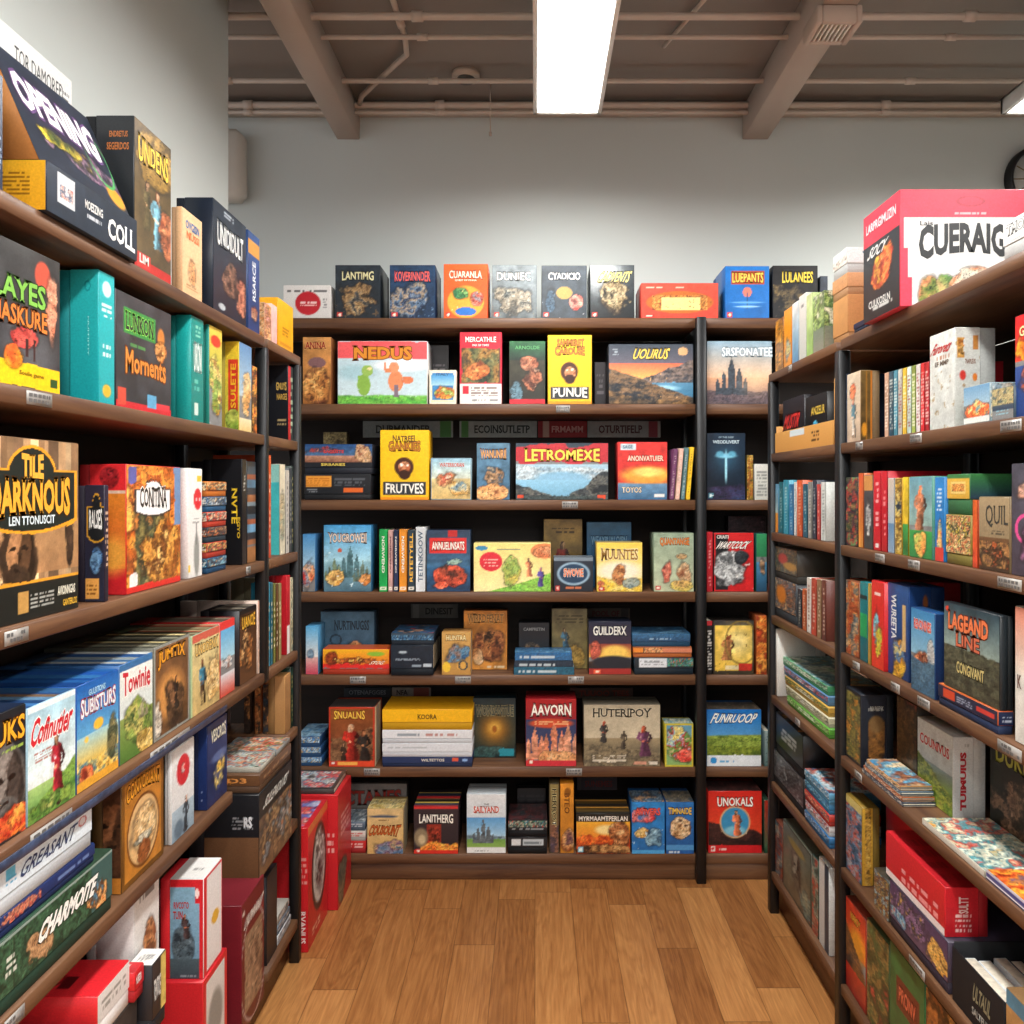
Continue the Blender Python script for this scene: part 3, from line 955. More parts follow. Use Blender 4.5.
B(0, 641, 718.5, 283, 'long low coral red box with a gold carved plaque', [('grad', 'd8503e', 'cc4434'), ('tex', .12, 8), ('lines', .06, .86, .55, .94, 1, 'f5d5c0'), ('ell', .5, .45, .44, .32, 'b5652c'), ('pal', ['9c5a2a', 'd89a4c', '7a3a20'], 12, .14, .24, .86, .64), ('rect', .26, .22, .76, .6, 'e6cf84'), ('specks', '6b4a24', .35, 18, .25, .58)] + SP, None, 'c8483a', dep=.2)
B(0, 725, 769.5, 266, 'bright blue box with orange-lettered title and red flower', [('grad', '1d70c0', '1a66b2'), ('tex', .12, 6), ('ell', .5, .5, .1, .1, 'd87a68'), ('rect', .49, .18, .51, .48, '2a4a70'), ('ell', .5, .3, .36, .02, '6aa8e0', .5), ('ell', .5, .22, .28, .02, '9ac8ee', .5), ('rect', .12, .66, .9, .9, 'b04a20')] + SP, [T('LUEPANTS', .51, .78, .72, .18, 'f3cf5a', '5a2414', .15)], '165a9e', dep=.24)
B(0, 772.5, 818, 265.5, 'black box with yellow title behind the leaflet boxes', creature('202022', '15161a', ['16161a', '4a4030', '8a7040']), [T('LULANEES', .55, .78, .7, .2, 'f0d24a', '1a1608', .15)], '15171b', dep=.2)
B(0, 820, 828, 276, 'dark narrow box beside the black yellow-titled box', [('grad', '3c4450', '262c36'), ('tex', .3, 10)], None, '2b313a')

# second shelf
B(1, 302.5, 331.5, 337, 'amber brown box with dark red title and desert scene', [('grad', 'c0884c', 'a86a34'), ('tex', .25, 6), ('ell', .5, .62, .32, .08, '7d5a5c'), ('blob', .5, .3, .42, .24, ['5c3320', 'b5763c', 'e0a860', '7d4a2a'], .5)], [T('ANINA', .45, .88, .76, .1, '8f2018', 'd8a868', .1)], '7a4a28')
B(1, 337.5, 427.5, 341, 'wide white and red box, green and orange monsters on grass', [('grad', 'b4d0da', 'c8dce2'), ('ell', .2, .5, .2, .12, 'a4c8d2', .6), ('ell', .72, .62, .3, .1, 'f4f6f6', .6), ('band', .72, 1, 'e85a5e', .06), ('ridge', .14, .02, ['4fa83e', '7cc250', '3d8f38']), ('ell', .29, .3, .075, .17, '86b04a'), ('ell', .33, .53, .065, .09, '94b858'), ('rect', .22, .4, .28, .45, '86b04a'), ('ell', .355, .56, .03, .02, 'e8d8a0'), ('ell', .65, .36, .085, .17, 'e08a5c'), ('ell', .63, .58, .055, .09, 'e2946a'), ('rect', .53, .5, .6, .56, 'e08a5c'), ('rect', .52, .53, .545, .66, 'e08a5c'), ('ell', .78, .38, .07, .06, 'd87a50'), ('rect', .635, .1, .68, .3, '7c6a78'), ('specks', 'b8ccd2', .3, 30, .2, .62)],
  [T('NEDUS', .5, .81, .66, .2, 'd98a2b', '7a4218', .1, bold=.04)], 'e6e4e2', dep=.16)
B(1, 429, 449, 345, 'plain dark grey box standing behind the little beach box', [('grad', '3c3a3c', '2c2b2d'), ('lines', .2, .6, .8, .72, 2, '7a7478')], None, '2b2a2c', dy=.19, dep=.08)
B(1, 429, 456.5, 370, 'little cream box with a blue beach scene', [('grad', 'e6e0cc', 'efe2b0'), ('rect', .1, .12, .9, .92, '3f86c0'), ('grad', '4f9ad2', 'a8d0dc', .55, .85), ('blob', .6, .3, .4, .2, ['e0b040', 'c85a30', '8fae4c', 'f0d890'], .4), ('border', .06, 'e6e0cc')], [T('ITALY', .5, .88, .5, .08, '3a5a80')], 'ddd6c0', dep=.1)
B(1, 459.5, 502, 332, 'tall red box with a cave painting and white lower band', [('grad', 'c8283a', 'c22438'), ('rect', .04, .3, .96, .78, '3c4432'), ('pal', ['2d3a2c', '6b6a40', 'a8783c', '3b3324'], 5, .05, .3, .95, .78), ('blob', .42, .46, .34, .12, ['b5572c', 'dc8c4c', '7a3820'], .4), ('band', 0, .28, 'e6e2dc'), ('rect', .06, .14, .2, .25, 'c8283a'), ('lines', .26, .1, .92, .25, 4, '7d6a64'), ('lines', .3, .03, .92, .08, 1, '888888')], [T('MERCATHLE', .5, .9, .74, .07, 'f4e4e0', '8a1424', .15), T('PAR OF TIMES', .5, .82, .4, .03, 'f4e4e0')], 'b8223a', dep=.14)
B(1, 509, 545.5, 341, 'dark green box with two bronze figures and red foot', [('grad', '2f6b42', '23352c', .7, 1.), ('grad', '3c3a2c', '2c2a24', 0., .7), ('blob', .55, .66, .24, .13, ['8d4c34', 'cf8a68', '5a2c20'], .35), ('blob', .6, .34, .3, .2, ['7c4030', 'c07a58', '44241c', 'd8a888'], .45), ('blob', .18, .2, .2, .2, ['6a8c9c', '3d5560'], .5), ('band', 0, .08, 'c82a34'), ('tex', .25, 9)], [T('ARNOLDE', .5, .9, .7, .06, '5aa868', '183020')], '24402e', dep=.13, mat='gloss')
YEL = lambda: [('grad', 'f0c41c', 'eeb818'), ('ell', .49, .47, .2, .14, '4a2616', .1), ('blob', .5, .46, .14, .1, ['b8643c', 'd89468', '8a4424'], .3), ('ell', .5, .36, .12, .07, '3a1c10', .15), ('ell', .44, .49, .03, .012, 'f4e8d8'), ('ell', .56, .49, .03, .012, 'f4e8d8'), ('rect', .05, .07, .95, .25, '2d3136'), ('band', 0, .035, 'f0901c')]
B(1, 547.5, 592, 335, 'tall yellow box with a bearded head above a dark band', YEL(), [T('SAMMERET', .52, .89, .62, .09, 'c07a28', '6b3a14', .3), T('CAROUSE', .5, .77, .68, .1, 'c07a28', '6b3a14', .3), T('PUNUE', .5, .16, .8, .14, 'f0ece0', None, .1, .08)], 'e8b016', dep=.14)
B(1, 594.5, 606, 362, 'dark narrow box tucked behind the yellow head box', [('grad', '3a3438', '241f22'), ('lines', .2, .3, .8, .8, 4, '6a6468')], None, '2a2528', dy=.15, dep=.1)
B(1, 608.5, 693.5, 344, 'wide slate box showing a mountain lake at sunset', [('grad', '3c4652', '6b6470', .6, 1.), ('grad', 'd86a4c', 'f0b060', .42, .68), ('ridge', .5, .1, ['39404a', '8d7a70', '272d36'], 3, .45), ('grad', '5a90b0', '2f6c94', .0, .36), ('ell', .62, .26, .2, .05, '9ccce0', .6), ('ridge', .36, .05, ['262b32', '8a6a4a', '3a4048'], 5, -.5), ('ridge', .06, .05, ['1f2328', '6b5238', 'b88c54'], 6, -.1, .2), ('ell', .88, .88, .06, .07, 'd8a878'), ('specks', 'e0b070', .22, 30, .1, .5), ('lines', .04, .82, .12, .94, 3, '9aa4ac')], [T('UOLIRUS', .5, .84, .42, .17, 'eac95c', '2a2418', .15, slant=.1)], '2a323c', dep=.16)
B(1, 706.5, 772, 341, 'pale sunset box with a dark cathedral spire', [('grad', '86a4b8', 'e8b890', .35, 1.), ('grad', 'e0aa84', '5b4d54', 0, .42), ('tex', .1, 5), ('ridge', .2, .08, ['4a4550', '6a5c60', '3a3640']), ('castle', .38, .14, .62, '3d4650'), ('glow', .75, .35, .2, 'f4d0a8', .5)], [T('SRSFONATEE', .62, .83, .78, .14, 'e4eaec', '6a8494', .1)], '5a6872', dep=.16)

# third shelf
TW = lambda: [('grad', '274a7c', '4c6d90', .5, 1.), ('grad', 'b88a70', '8c5a44', .2, .5), ('tex', .3, 9, 14), ('blob', .85, .6, .14, .4, ['b88a5c', 'd8b48c', '8a4c34'], .4), ('blob', .3, .75, .3, .14, ['b8403c', '32486a', 'd8785c'], .5), ('band', 0, .22, '23262c')]
B(2, 304, 371, 474, 'dark flat box with orange label strips, under the harbour-scene box', [('grad', '2a2c30', '202226'), ('rect', .02, .35, .4, .9, 'e0963c'), ('lines', .03, .4, .38, .84, 4, 'b86a1c'), ('rect', .6, .06, .88, .32, 'd8662c'), ('lines', .45, .4, .92, .85, 3, '5a5e64'), ('lines', .02, .08, .2, .28, 2, '8a8e94')], None, '202226', dep=.2, kind='flat')
B(2, 304.5, 372.5, 444, 'long box with a blue harbour scene, upper of two', TW(), [T('SIRBARIES', .42, .11, .36, .12, 'e0c85a'), T('SAGUSTE', .43, .68, .3, .14, 'd84c4c', '26324c')], '222833', dep=.2, pb=474, kind='flat', top=[('pal', ['2a3c58', '6a5a50', '3a4a60'], 5)])
B(2, 323, 347, 432, 'small patterned tan box behind the harbour-scene box', [('pal', ['6b5c3c', 'a89464', '40382a'], 14)], None, '5c5036', dy=.235, dep=.07)
B(2, 380, 429, 430, 'tall yellow box, bearded head over dark slanted title band', YEL(), [T('NATREEL', .5, .88, .5, .08, '6a4a28', None, .3), T('GANKIES', .5, .77, .66, .12, 'c07a28', '6b3a14', .3), T('FRUTVES', .5, .16, .8, .14, 'f0ece0', None, .15)], 'e0a815', dep=.14)
B(2, 430.5, 471.5, 458, 'small pale blue and sand box with galloping riders', [('grad', '9cc8dc', 'd8dcc8', .5, 1.), ('grad', 'd8c48c', 'c8a868', 0, .5), ('blob', .3, .45, .26, .22, ['8a5a34', 'd0a070', 'b84a34', 'e8d8b8'], .6), ('blob', .68, .3, .26, .18, ['c09048', 'e0c488', '6a8ca0'], .6), ('tex', .2, 10), ('border', .02, '6a8ca8')], [T('WATERRORAN', .52, .84, .62, .1, 'c04c3c', 'e8f0f0')], '9ab4bc', dep=.1)
B(2, 476.5, 510, 443, 'narrow blue-grey box with a winged rider over orange water', creature('5b8098', '3f6684', ['4c4034', 'b0845c', '384858', 'd8b890'], .48, .5, .3, .22) + [('blob', .5, .12, .5, .14, ['d8874c', 'f0b878', '8a4a2c'], .4)], [T('WANUNRII', .5, .81, .8, .15, 'd8a068', '5a3420', .25)], '3c5468', dep=.12)
B(2, 515.5, 608.5, 443, 'wide box with a snowy fjord and red-gold title', [('grad', '34404c', '48525c', .7, 1.), ('band', .64, .97, 'b8323a', .22), ('grad', 'a8c8d8', '7aa8c4', .3, .62), ('ridge', .58, .1, ['8aa4b4', 'd0dce0', '5a7484'], 2), ('ell', .5, .36, .3, .14, '86b4d0', .4), ('grad', '8ec0da', '6ea4c2', 0, .36), ('ridge', .0, .07, ['23282c', '6b6a62', '3a4044', '1c2226'], 4, .25, .85), ('ridge', .08, .05, ['1c2226', '4a5654', '2a3438'], 8), ('rect', .88, .03, .97, .09, 'd84a28'), ('rect', .02, .03, .08, .09, 'd84a28')], [T('LETROMEXE', .5, .79, .82, .2, 'f0cf52', '8a2018', .2, bold=.03)], '2a343e', dep=.15)
B(2, 617.5, 667.5, 442, 'red box with an orange sunset over blue sea', [('grad', 'd83a34', 'cc3430', .3, 1.), ('ell', .6, .42, .55, .16, 'f0a040', .5), ('ell', .62, .48, .3, .08, 'f8d070', .6), ('rect', .05, .86, .36, .98, 'c8d8e0'), ('grad', '6a92b4', '3c6488', 0, .27), ('tex', .2, 9, 14), ('rect', .74, .05, .95, .1, 'e4e4e0')], [T('ANONVATUIER', .56, .72, .74, .1, 'f4d8c0', '902018'), T('SAGE', .2, .92, .2, .06, '5a7890'), T('TOYOS', .28, .17, .4, .1, 'd8c8a8', '2a4868')], 'b83030', dep=.14)
for i, (a, b, c, sp) in enumerate(((669, 674, '6d3f62', 'plum purple'), (674.7, 679.7, 'd8b0a0', 'pale pink'), (680.4, 684.8, '5d7f84', 'grey teal'), (685.5, 690, 'f0c22c', 'bright yellow'))):
    bk = B(2, a, b, 449 - i * .6, f'slim {sp} leaning paperback beside the red sunset box', [('grad', c, c), ('tex', .18, 10), ('lines', .25, .08, .75, .9, 16, 'f0e8d8' if i != 3 else '8a5a14', .5)], None, c, dep=.15, kind='book')
    bk.rotation_euler = (0, math.radians(5.0), 0); bk.location.z += .0012
B(2, 706.5, 745.5, 433, 'dark blue box with a glowing winged sword', [('grad', '1b2b3c', '131d2a'), ('tex', .3, 6), ('glow', .5, .62, .2, '2f5a74', .8), ('ell', .5, .5, .035, .24, '9ad4e6', .5), ('ell', .5, .66, .26, .035, '7fc0d8', .6), ('ell', .34, .69, .1, .04, '5aa0bc', .6), ('ell', .66, .69, .1, .04, '5aa0bc', .6), ('ridge', .2, .1, ['141c28', '3a3050', '28486a']), ('logo', .1, .06, .12, .08, '4a8aa0', 'e0f0f0')], [T('WEODLIVERT', .5, .87, .7, .05, 'b8ccd4', None), T('OF THE DEEP', .5, .94, .4, .025, '8aa0ac')], '121b26', dep=.15)
B(2, 746.5, 753.5, 455, 'slim olive and orange spine beside the winged sword box', [('pal', ['3c3a20', 'b08a34', '8a4a24', 'd8c060'], 9)], None, '4c4424', kind='book')
B(2, 754.5, 769, 464, 'narrow white box with grey print beside an olive spine', [('grad', 'dcdcd4', 'c8c8c0'), ('lines', .1, .1, .9, .85, 8, '8a8c88')], None, 'd0d0ca', dy=.005, dep=.14)

# fourth shelf
B(3, 302.5, 315.5, 534, 'narrow box with blue sky and orange rocks', [('grad', '4a8cc4', 'a8c8d8', .4, 1.), ('blob', .5, .3, .6, .24, ['d8603c', 'e8a878', '7a8ca0', 'c83a30'], .5)], None, '3c6c98', dep=.12)
B(3, 323.5, 371.5, 525, 'sky blue box with a drowned gothic city', [('grad', '4a98cc', 'a4ccd8', .45, 1.), ('grad', '8ab4c0', '4c6c7c', 0, .45), ('castle', .56, .2, .5, '4a6a70'), ('castle', .22, .16, .36, '6b7c62'), ('castle', .82, .14, .34, '5c6a5c'), ('blob', .25, .2, .18, .1, ['d09040', 'f0c878', '8a5c34'], .5), ('blob', .88, .18, .14, .1, ['c87a3c', 'e8c088'], .5), ('ell', .34, .62, .05, .03, 'c85a3c'), ('specks', 'd8e8ec', .3, 24, .05, .6), ('tex', .2, 9)], [T('YOUGROWEII', .5, .81, .82, .13, 'd8c8b8', '5c3c34', .2)], '2f6a94', dep=.14)
for a, b, t, c, sp, ti in ((379, 387.5, 529.5, '1f9a4c', 'grass green paperback, first of the spine row', None), (388, 393, 530, 'c49a94', 'dusty pink paperback, second of the spine row', None), (393.4, 398.5, 530, '26304e', 'navy paperback, third of the spine row', None), (399, 407, 529.5, 'e8922c', 'orange paperback, fourth of the spine row', None), (407.5, 415, 530, '2a3a44', 'dark lettered paperback, fifth of the spine row', 'f0b848'), (415.5, 425.5, 527, 'd8dcde', 'white lettered paperback ending the spine row', '5a6a7a')):
    B(3, a, b, t, sp, [('grad', c, c), ('tex', .2, 9, 3)] + ([('logo', .5, .05, .8, .05, 'e8e0d0', c)] if c != 'd8dcde' else []), [T('RETETYELL' if 'dark' in sp else 'TETINKOOW', .5, .55, .8, .5, ti, None, rot=1)] if ti else [T('NORWEND', .5, .6, .6, .4, 'e8e4d8' if c != 'c49a94' else '6a3a44', None, rot=-1)], c, dep=.15, kind='book')
B(3, 426.5, 470.5, 530, 'navy box with red name plate and red sea rocks', [('grad', '2c3a4e', '3c6a8c', .3, 1.), ('grad', '34648c', '1f3c5c', 0, .4), ('tex', .3, 7, 14), ('rect', .06, .62, .92, .87, 'd0302c'), ('blob', .6, .24, .32, .16, ['8a3024', 'd8583c', '44241c'], .5), ('blob', .34, .1, .2, .07, ['e0583c', 'f0a080'], .4), ('blob', .6, .48, .24, .06, ['a8c0a8', '5c8a90'], .5), ('rect', .5, .9, .7, 1., 'b82a28')], [T('ANNUELINSATS', .49, .745, .76, .13, 'f2e8dc', '8a1814', .15)], '1f2c40', dep=.14)
B(3, 473.5, 551, 543, 'wide pale yellow box with red circle and green hill', [('grad', 'f0dc84', 'f2e4a4'), ('tex', .06, 5), ('ell', .22, .62, .15, .2, 'd8303c'), ('lines', .13, .52, .31, .7, 3, 'f4d0c0'), ('ridge', .16, .05, ['6cb83c', '9cd058', '4c9a34'], 1, .5), ('ell', .92, .84, .18, .16, 'e08a54'), ('blob', .92, .82, .12, .1, ['c86a40', 'e8a878'], .4), ('blob', .48, .45, .1, .28, ['c8b858', '8aae54', 'e8d080'], .6), ('fig', .72, .3, .4, 'e08a60'), ('fig', .87, .1, .4, '5c4c9a', 'd87a80', '3a6ab0'), ('lines', .3, .86, .62, .92, 1, '6a7a70'), ('ell', .1, .9, .08, .05, '3c8ab0')], None, 'e4d48c', dep=.14)
B(3, 553.5, 593.5, 557, 'small dark tin-like box with a chrome oval title', [('grad', '2a323e', '1d242e'), ('ell', .5, .52, .42, .34, '9ab8cc', .1), ('ell', .5, .52, .36, .28, '24405c', .1), ('lines', .3, .08, .7, .16, 1, 'd8784c'), ('logo', .1, .1, .1, .14, 'c83a34', 'e0d0c0'), ('band', .9, 1, '7a8894')], [T('SWOVIE', .5, .55, .5, .22, 'e8743c', 'e8e4dc', .1)], '1b222c', dep=.1, top=[('grad', '8a98a4', '5a6874')])
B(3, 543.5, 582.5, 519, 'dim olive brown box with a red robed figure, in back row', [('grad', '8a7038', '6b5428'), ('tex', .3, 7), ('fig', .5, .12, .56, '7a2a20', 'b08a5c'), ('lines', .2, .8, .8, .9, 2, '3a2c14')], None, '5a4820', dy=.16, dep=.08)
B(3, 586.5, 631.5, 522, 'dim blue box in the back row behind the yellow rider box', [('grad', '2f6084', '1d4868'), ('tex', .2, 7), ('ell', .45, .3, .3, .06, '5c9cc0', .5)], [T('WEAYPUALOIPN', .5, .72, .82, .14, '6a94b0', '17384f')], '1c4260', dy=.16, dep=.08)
B(3, 596.5, 642.5, 542.5, 'yellow and cream box with a rider among dunes', [('grad', 'f0cf54', 'f4e6b0'), ('ell', .5, .42, .5, .2, 'f6ecd0', .6), ('ridge', .28, .08, ['e8c040', 'f0d880', 'd8a030']), ('blob', .5, .35, .12, .2, ['a8643c', 'd8985c', '7a4428'], .4), ('blob', .72, .18, .16, .08, ['7a9090', 'c8c0a0'], .5), ('blob', .1, .16, .1, .06, ['b84c34', 'e0a060'], .4)] + SP, [T('MUUNTES', .5, .76, .82, .2, '9c7434', 'f6e8b8', .2)], 'd8b44c', dep=.13, top=[('grad', 'e4cf84', 'b8a468')])
B(3, 653.5, 694, 533, 'sage green box with red dancing creatures and orange title', [('grad', '94a890', 'b8c0a0'), ('tex', .2, 7), ('blob', .34, .3, .16, .2, ['a83a34', 'd87a60', '6a2424'], .5), ('blob', .78, .34, .2, .26, ['b88a5c', 'd8b88c', '8a5034'], .6), ('blob', .72, .6, .14, .05, ['a87c4c', 'c8a878'], .5), ('blob', .7, .1, .24, .08, ['c8b858', 'd8a868'], .4)] + SP, [T('QUANTANGE', .52, .85, .74, .13, 'd8803c', '7a3c1c', .2)], '7c8c78', dep=.13)
B(3, 706.5, 713, 532, 'slim crimson spine beside the red and grey rock box', [('grad', 'c82430', 'b01c28'), ('lines', .2, .1, .8, .9, 14, 'f0c8c0', .6)], None, 'b81e2a', kind='book', dep=.15)
B(3, 713.5, 754, 532.5, 'red box with grey boulders and white slanted title', [('grad', 'd02a2c', 'c42428'), ('rect', .04, .02, .36, .98, '202226'), ('blob', .45, .36, .44, .3, ['3a3c3e', '8c9092', 'd0d4d4', '5c6062'], .4), ('blob', .66, .58, .16, .1, ['1f2428', '5a646a'], .4), ('specks', 'e8e8e4', .3, 20, .02, .5), ('rect', .8, .02, .98, .2, 'd02a2c')], [T('WARTCOCK', .48, .79, .8, .13, 'f0ece4', '1c1c1e', .1, slant=.2), T('CRIAITI', .22, .93, .3, .06, 'e0dcd4')], '2a1c1e', dep=.14)
B(3, 756, 767, 533.5, 'narrow green and blue harbour box beside the boulder box', [('grad', '3c9a64', '2f7850', .6, 1.), ('grad', '4c8cb4', '2a4c68', 0, .5), ('blob', .6, .45, .4, .18, ['4c4034', 'c89870', '2f3c44'], .5)], None, '23504a', dep=.13)
B(3, 728, 766, 516, 'dark speckled box in the back row above the boulder box', [('pal', ['1e1a1c', '443034', '2a2426'], 16), ('lines', .1, .5, .9, .8, 2, '7a5c5c')], None, '221c1e', dy=.17, dep=.08)

# fifth shelf
B(4, 305.5, 318.5, 626, 'narrow box with blue sky fading to pink', [('grad', '5aa8d8', 'e8e0d8', .35, 1.), ('grad', 'd8b0a8', 'c8485c', 0, .35), ('blob', .4, .42, .3, .1, ['3a5a78', '8aa0b0'], .5)], None, '4a88b0', dep=.12)
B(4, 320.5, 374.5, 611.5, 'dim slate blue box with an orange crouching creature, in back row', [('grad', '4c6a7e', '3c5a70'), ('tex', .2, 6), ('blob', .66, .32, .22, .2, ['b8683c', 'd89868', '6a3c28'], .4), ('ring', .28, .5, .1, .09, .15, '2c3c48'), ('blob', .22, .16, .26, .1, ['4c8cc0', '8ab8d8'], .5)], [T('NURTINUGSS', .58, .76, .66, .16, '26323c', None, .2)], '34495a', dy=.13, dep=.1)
B(4, 322.5, 389.5, 649, 'low red and yellow box with desert skyline', [('grad', 'f0b428', 'e8702c', .1, 1.), ('band', 0, .24, 'd8302c', .2), ('blob', .12, .5, .1, .32, ['6a2c1c', 'b85028'], .3), ('blob', .5, .4, .36, .16, ['8a3a20', 'd07030', '5a2818', 'f0c060'], .5), ('ell', .8, .76, .13, .12, '8ab83c', .3)], [T('STOG', .82, .3, .2, .18, 'f4e4d0', '9a1c18', slant=.3)], 'd04428', dep=.1, kind='flat', top=[('grad', 'd86a30', 'b84a28')])
B(4, 390.5, 433.5, 645, 'dark blue-black deep box with white small print, below a picture-lidded box', [('grad', '1f2a36', '18222e'), ('tex', .2, 6), ('lines', .1, .34, .7, .44, 2, '8c98a4'), ('rect', .78, .06, .96, .2, 'b8c4cc'), ('rect', .5, .06, .72, .18, '8a98a4'), ('ell', .28, .7, .1, .06, 'b0bcc4', .5)], None, '17202a', dy=-.01, dep=.22, side=[('stripes', ['c8b89c', '5a4c40', 'a89878', '26221e'], 9)], kind='flat')
B(4, 391, 434, 633, 'shallow box with red and blue lid picture, atop the blue-black box', [('pal', ['26486c', '4a7ca0', '18283a', '8ab0c8'], 8), ('band', .75, 1, '3a4c5c')], None, '26303c', pb=645, dy=-.008, dep=.21, kind='flat', top=[('pal', ['b83c34', '26486c', '3c6c94', '1f2c3a', 'd8a080'], 4)])
B(4, 441.5, 471, 632, 'small tan box with a blue map and a yellow grin', [('grad', 'c89c58', 'b88a48'), ('blob', .5, .5, .42, .22, ['2f5c84', '5c8cac', '8a6a5c', '24405c'], .4), ('ell', .16, .18, .14, .12, 'e8c03c'), ('ell', .72, .2, .2, .1, 'd8a44c'), ('ring', .74, .22, .14, .1, .2, '3c4448')], [T('HUNTRA', .5, .87, .72, .12, 'e8d8a0', '7a4c20', .2)], 'a87c44', dep=.1, dy=.0, side=[('stripes', ['d8ccb0', '8a7a5c'], 6)])
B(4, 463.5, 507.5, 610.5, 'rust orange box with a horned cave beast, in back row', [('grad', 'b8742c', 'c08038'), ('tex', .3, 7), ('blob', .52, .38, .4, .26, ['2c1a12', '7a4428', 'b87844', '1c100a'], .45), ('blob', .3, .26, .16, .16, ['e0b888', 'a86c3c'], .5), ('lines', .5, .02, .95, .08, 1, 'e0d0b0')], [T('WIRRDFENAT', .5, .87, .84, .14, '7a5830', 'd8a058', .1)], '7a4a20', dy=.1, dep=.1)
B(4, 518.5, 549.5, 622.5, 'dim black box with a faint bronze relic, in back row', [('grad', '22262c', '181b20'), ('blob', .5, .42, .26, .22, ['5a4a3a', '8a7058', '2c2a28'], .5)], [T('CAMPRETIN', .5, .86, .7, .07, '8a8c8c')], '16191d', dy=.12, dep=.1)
for i, (a, b, c) in enumerate(((667, 675, '1f5a72'), (660.5, 667, '243444'), (652.5, 660.5, '2c6494'))):
    nm = ('lowest', 'middle', 'topmost')[i]
    B(4, 513.5 + i * .6, 574.5 - i * 1.2, a, f'thin blue book lying flat, {nm} of three in the small pile', [('grad', c, c), ('tex', .35, 9, 30), ('lines', .08, .2, .7, .8, 1, 'c8d4d8')], None, c, dy=.002, dep=.11, pb=b if i else None, kind='mag', top=[('pal', ['4a86b4', '2c5c88', '7ab0d0'], 5)] if i == 2 else None)
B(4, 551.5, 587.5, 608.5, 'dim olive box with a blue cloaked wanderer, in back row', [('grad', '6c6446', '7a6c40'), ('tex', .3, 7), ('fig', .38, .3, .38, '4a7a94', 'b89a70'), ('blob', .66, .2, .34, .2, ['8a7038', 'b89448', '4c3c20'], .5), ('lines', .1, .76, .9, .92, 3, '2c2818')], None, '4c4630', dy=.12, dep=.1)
B(4, 588.5, 631.5, 621.5, 'dark indigo box with a burning sunset valley', [('grad', '20263a', '3a2c3c', .55, 1.), ('grad', '8a3c34', 'f0b848', .32, .58), ('ell', .62, .42, .32, .13, 'f4cc60', .5), ('ridge', .3, .08, ['1d2028', '4a3428', '8a5c3c'], 3), ('ell', .58, .22, .5, .13, '20242e', .25), ('blob', .16, .46, .12, .2, ['7a3028', 'c8604c'], .5), ('band', 0, .1, '9c2c28'), ('logo', .2, .05, .16, .08, 'e0583c', 'f0d8c0')], [T('GUILDERX', .5, .83, .8, .17, 'e4e4dc', '141824', .1)], '1d2130', dep=.13)
for i, (a, b, c, nm) in enumerate(((657.5, 675, '20303c', 'dark box with white label panel, lowest of three'), (647, 657.5, 'd8783c', 'orange-edged box, middle of three'), (633.5, 647, '2c5678', 'slate blue box, topmost of three'))):
    ops = ([('grad', '28343e', '1c262e'), ('rect', .08, .1, .55, .9, 'd8dce0'), ('lines', .1, .3, .5, .8, 3, '8a9094'), ('pal', ['c8503c', '3c8c9c', '4c7c40', '2c4c6c'], 10, .56, .12, 1., .9)], [('grad', '3a2c28', '2a2224'), ('rect', 0, .1, .16, .9, 'e88a34'), ('pal', ['d8783c', 'e8b078', '5c3c34'], 10, .18, .2, .5, .8), ('rect', .5, .2, 1., .85, 'd08060')], [('grad', '3a6c94', '26486a'), ('tex', .4, 8, 20), ('lines', .3, .3, .7, .5, 1, 'a8c4d8')])[i]
    B(4, 634 - i, 693.6 - i * 1.5, a, f'{nm} at the right', ops, None, c, pb=b if i else None, dep=.17, dy=.004, kind='flat', top=[('pal', ['3a6c94', '1f3c58', '6a98b8'], 5)] if i == 2 else None)
B(4, 706.5, 712.5, 620.5, 'slim black spine with white print beside a golden dancer box', [('grad', '1c1c20', '16161a'), ('lines', .15, .08, .85, .85, 14, 'dcd8d0'), ('band', .92, 1, 'b82c34')], None, '16161a', kind='book', dep=.15)
B(4, 713, 754, 620.5, 'gold box with a robed dancer in a red-cornered frame', [('grad', '2c2c30', '3a3428'), ('rect', .05, .06, .95, .92, 'e0b848'), ('glow', .6, .6, .3, 'f0dc90'), ('fig', .35, .25, .5, 'b87a4c', 'a85c3c', '7a3420', None, 1.3), ('ring', .7, .6, .4, .4, .04, '8a7438'), ('rect', .62, .06, .95, .2, 'b83428'), ('rect', .3, .08, .62, .16, 'e8d8a8'), ('tex', .25, 9), ('specks', '7a5a24', .25, 26)], None, '241f1c', dep=.13)
B(4, 756, 767, 615.5, 'narrow orange and red scorched box beside the gold dancer box', [('pal', ['c8642c', 'e8a048', '8a3420', 'd8542c'], 7)], None, '8a4424', dep=.13)

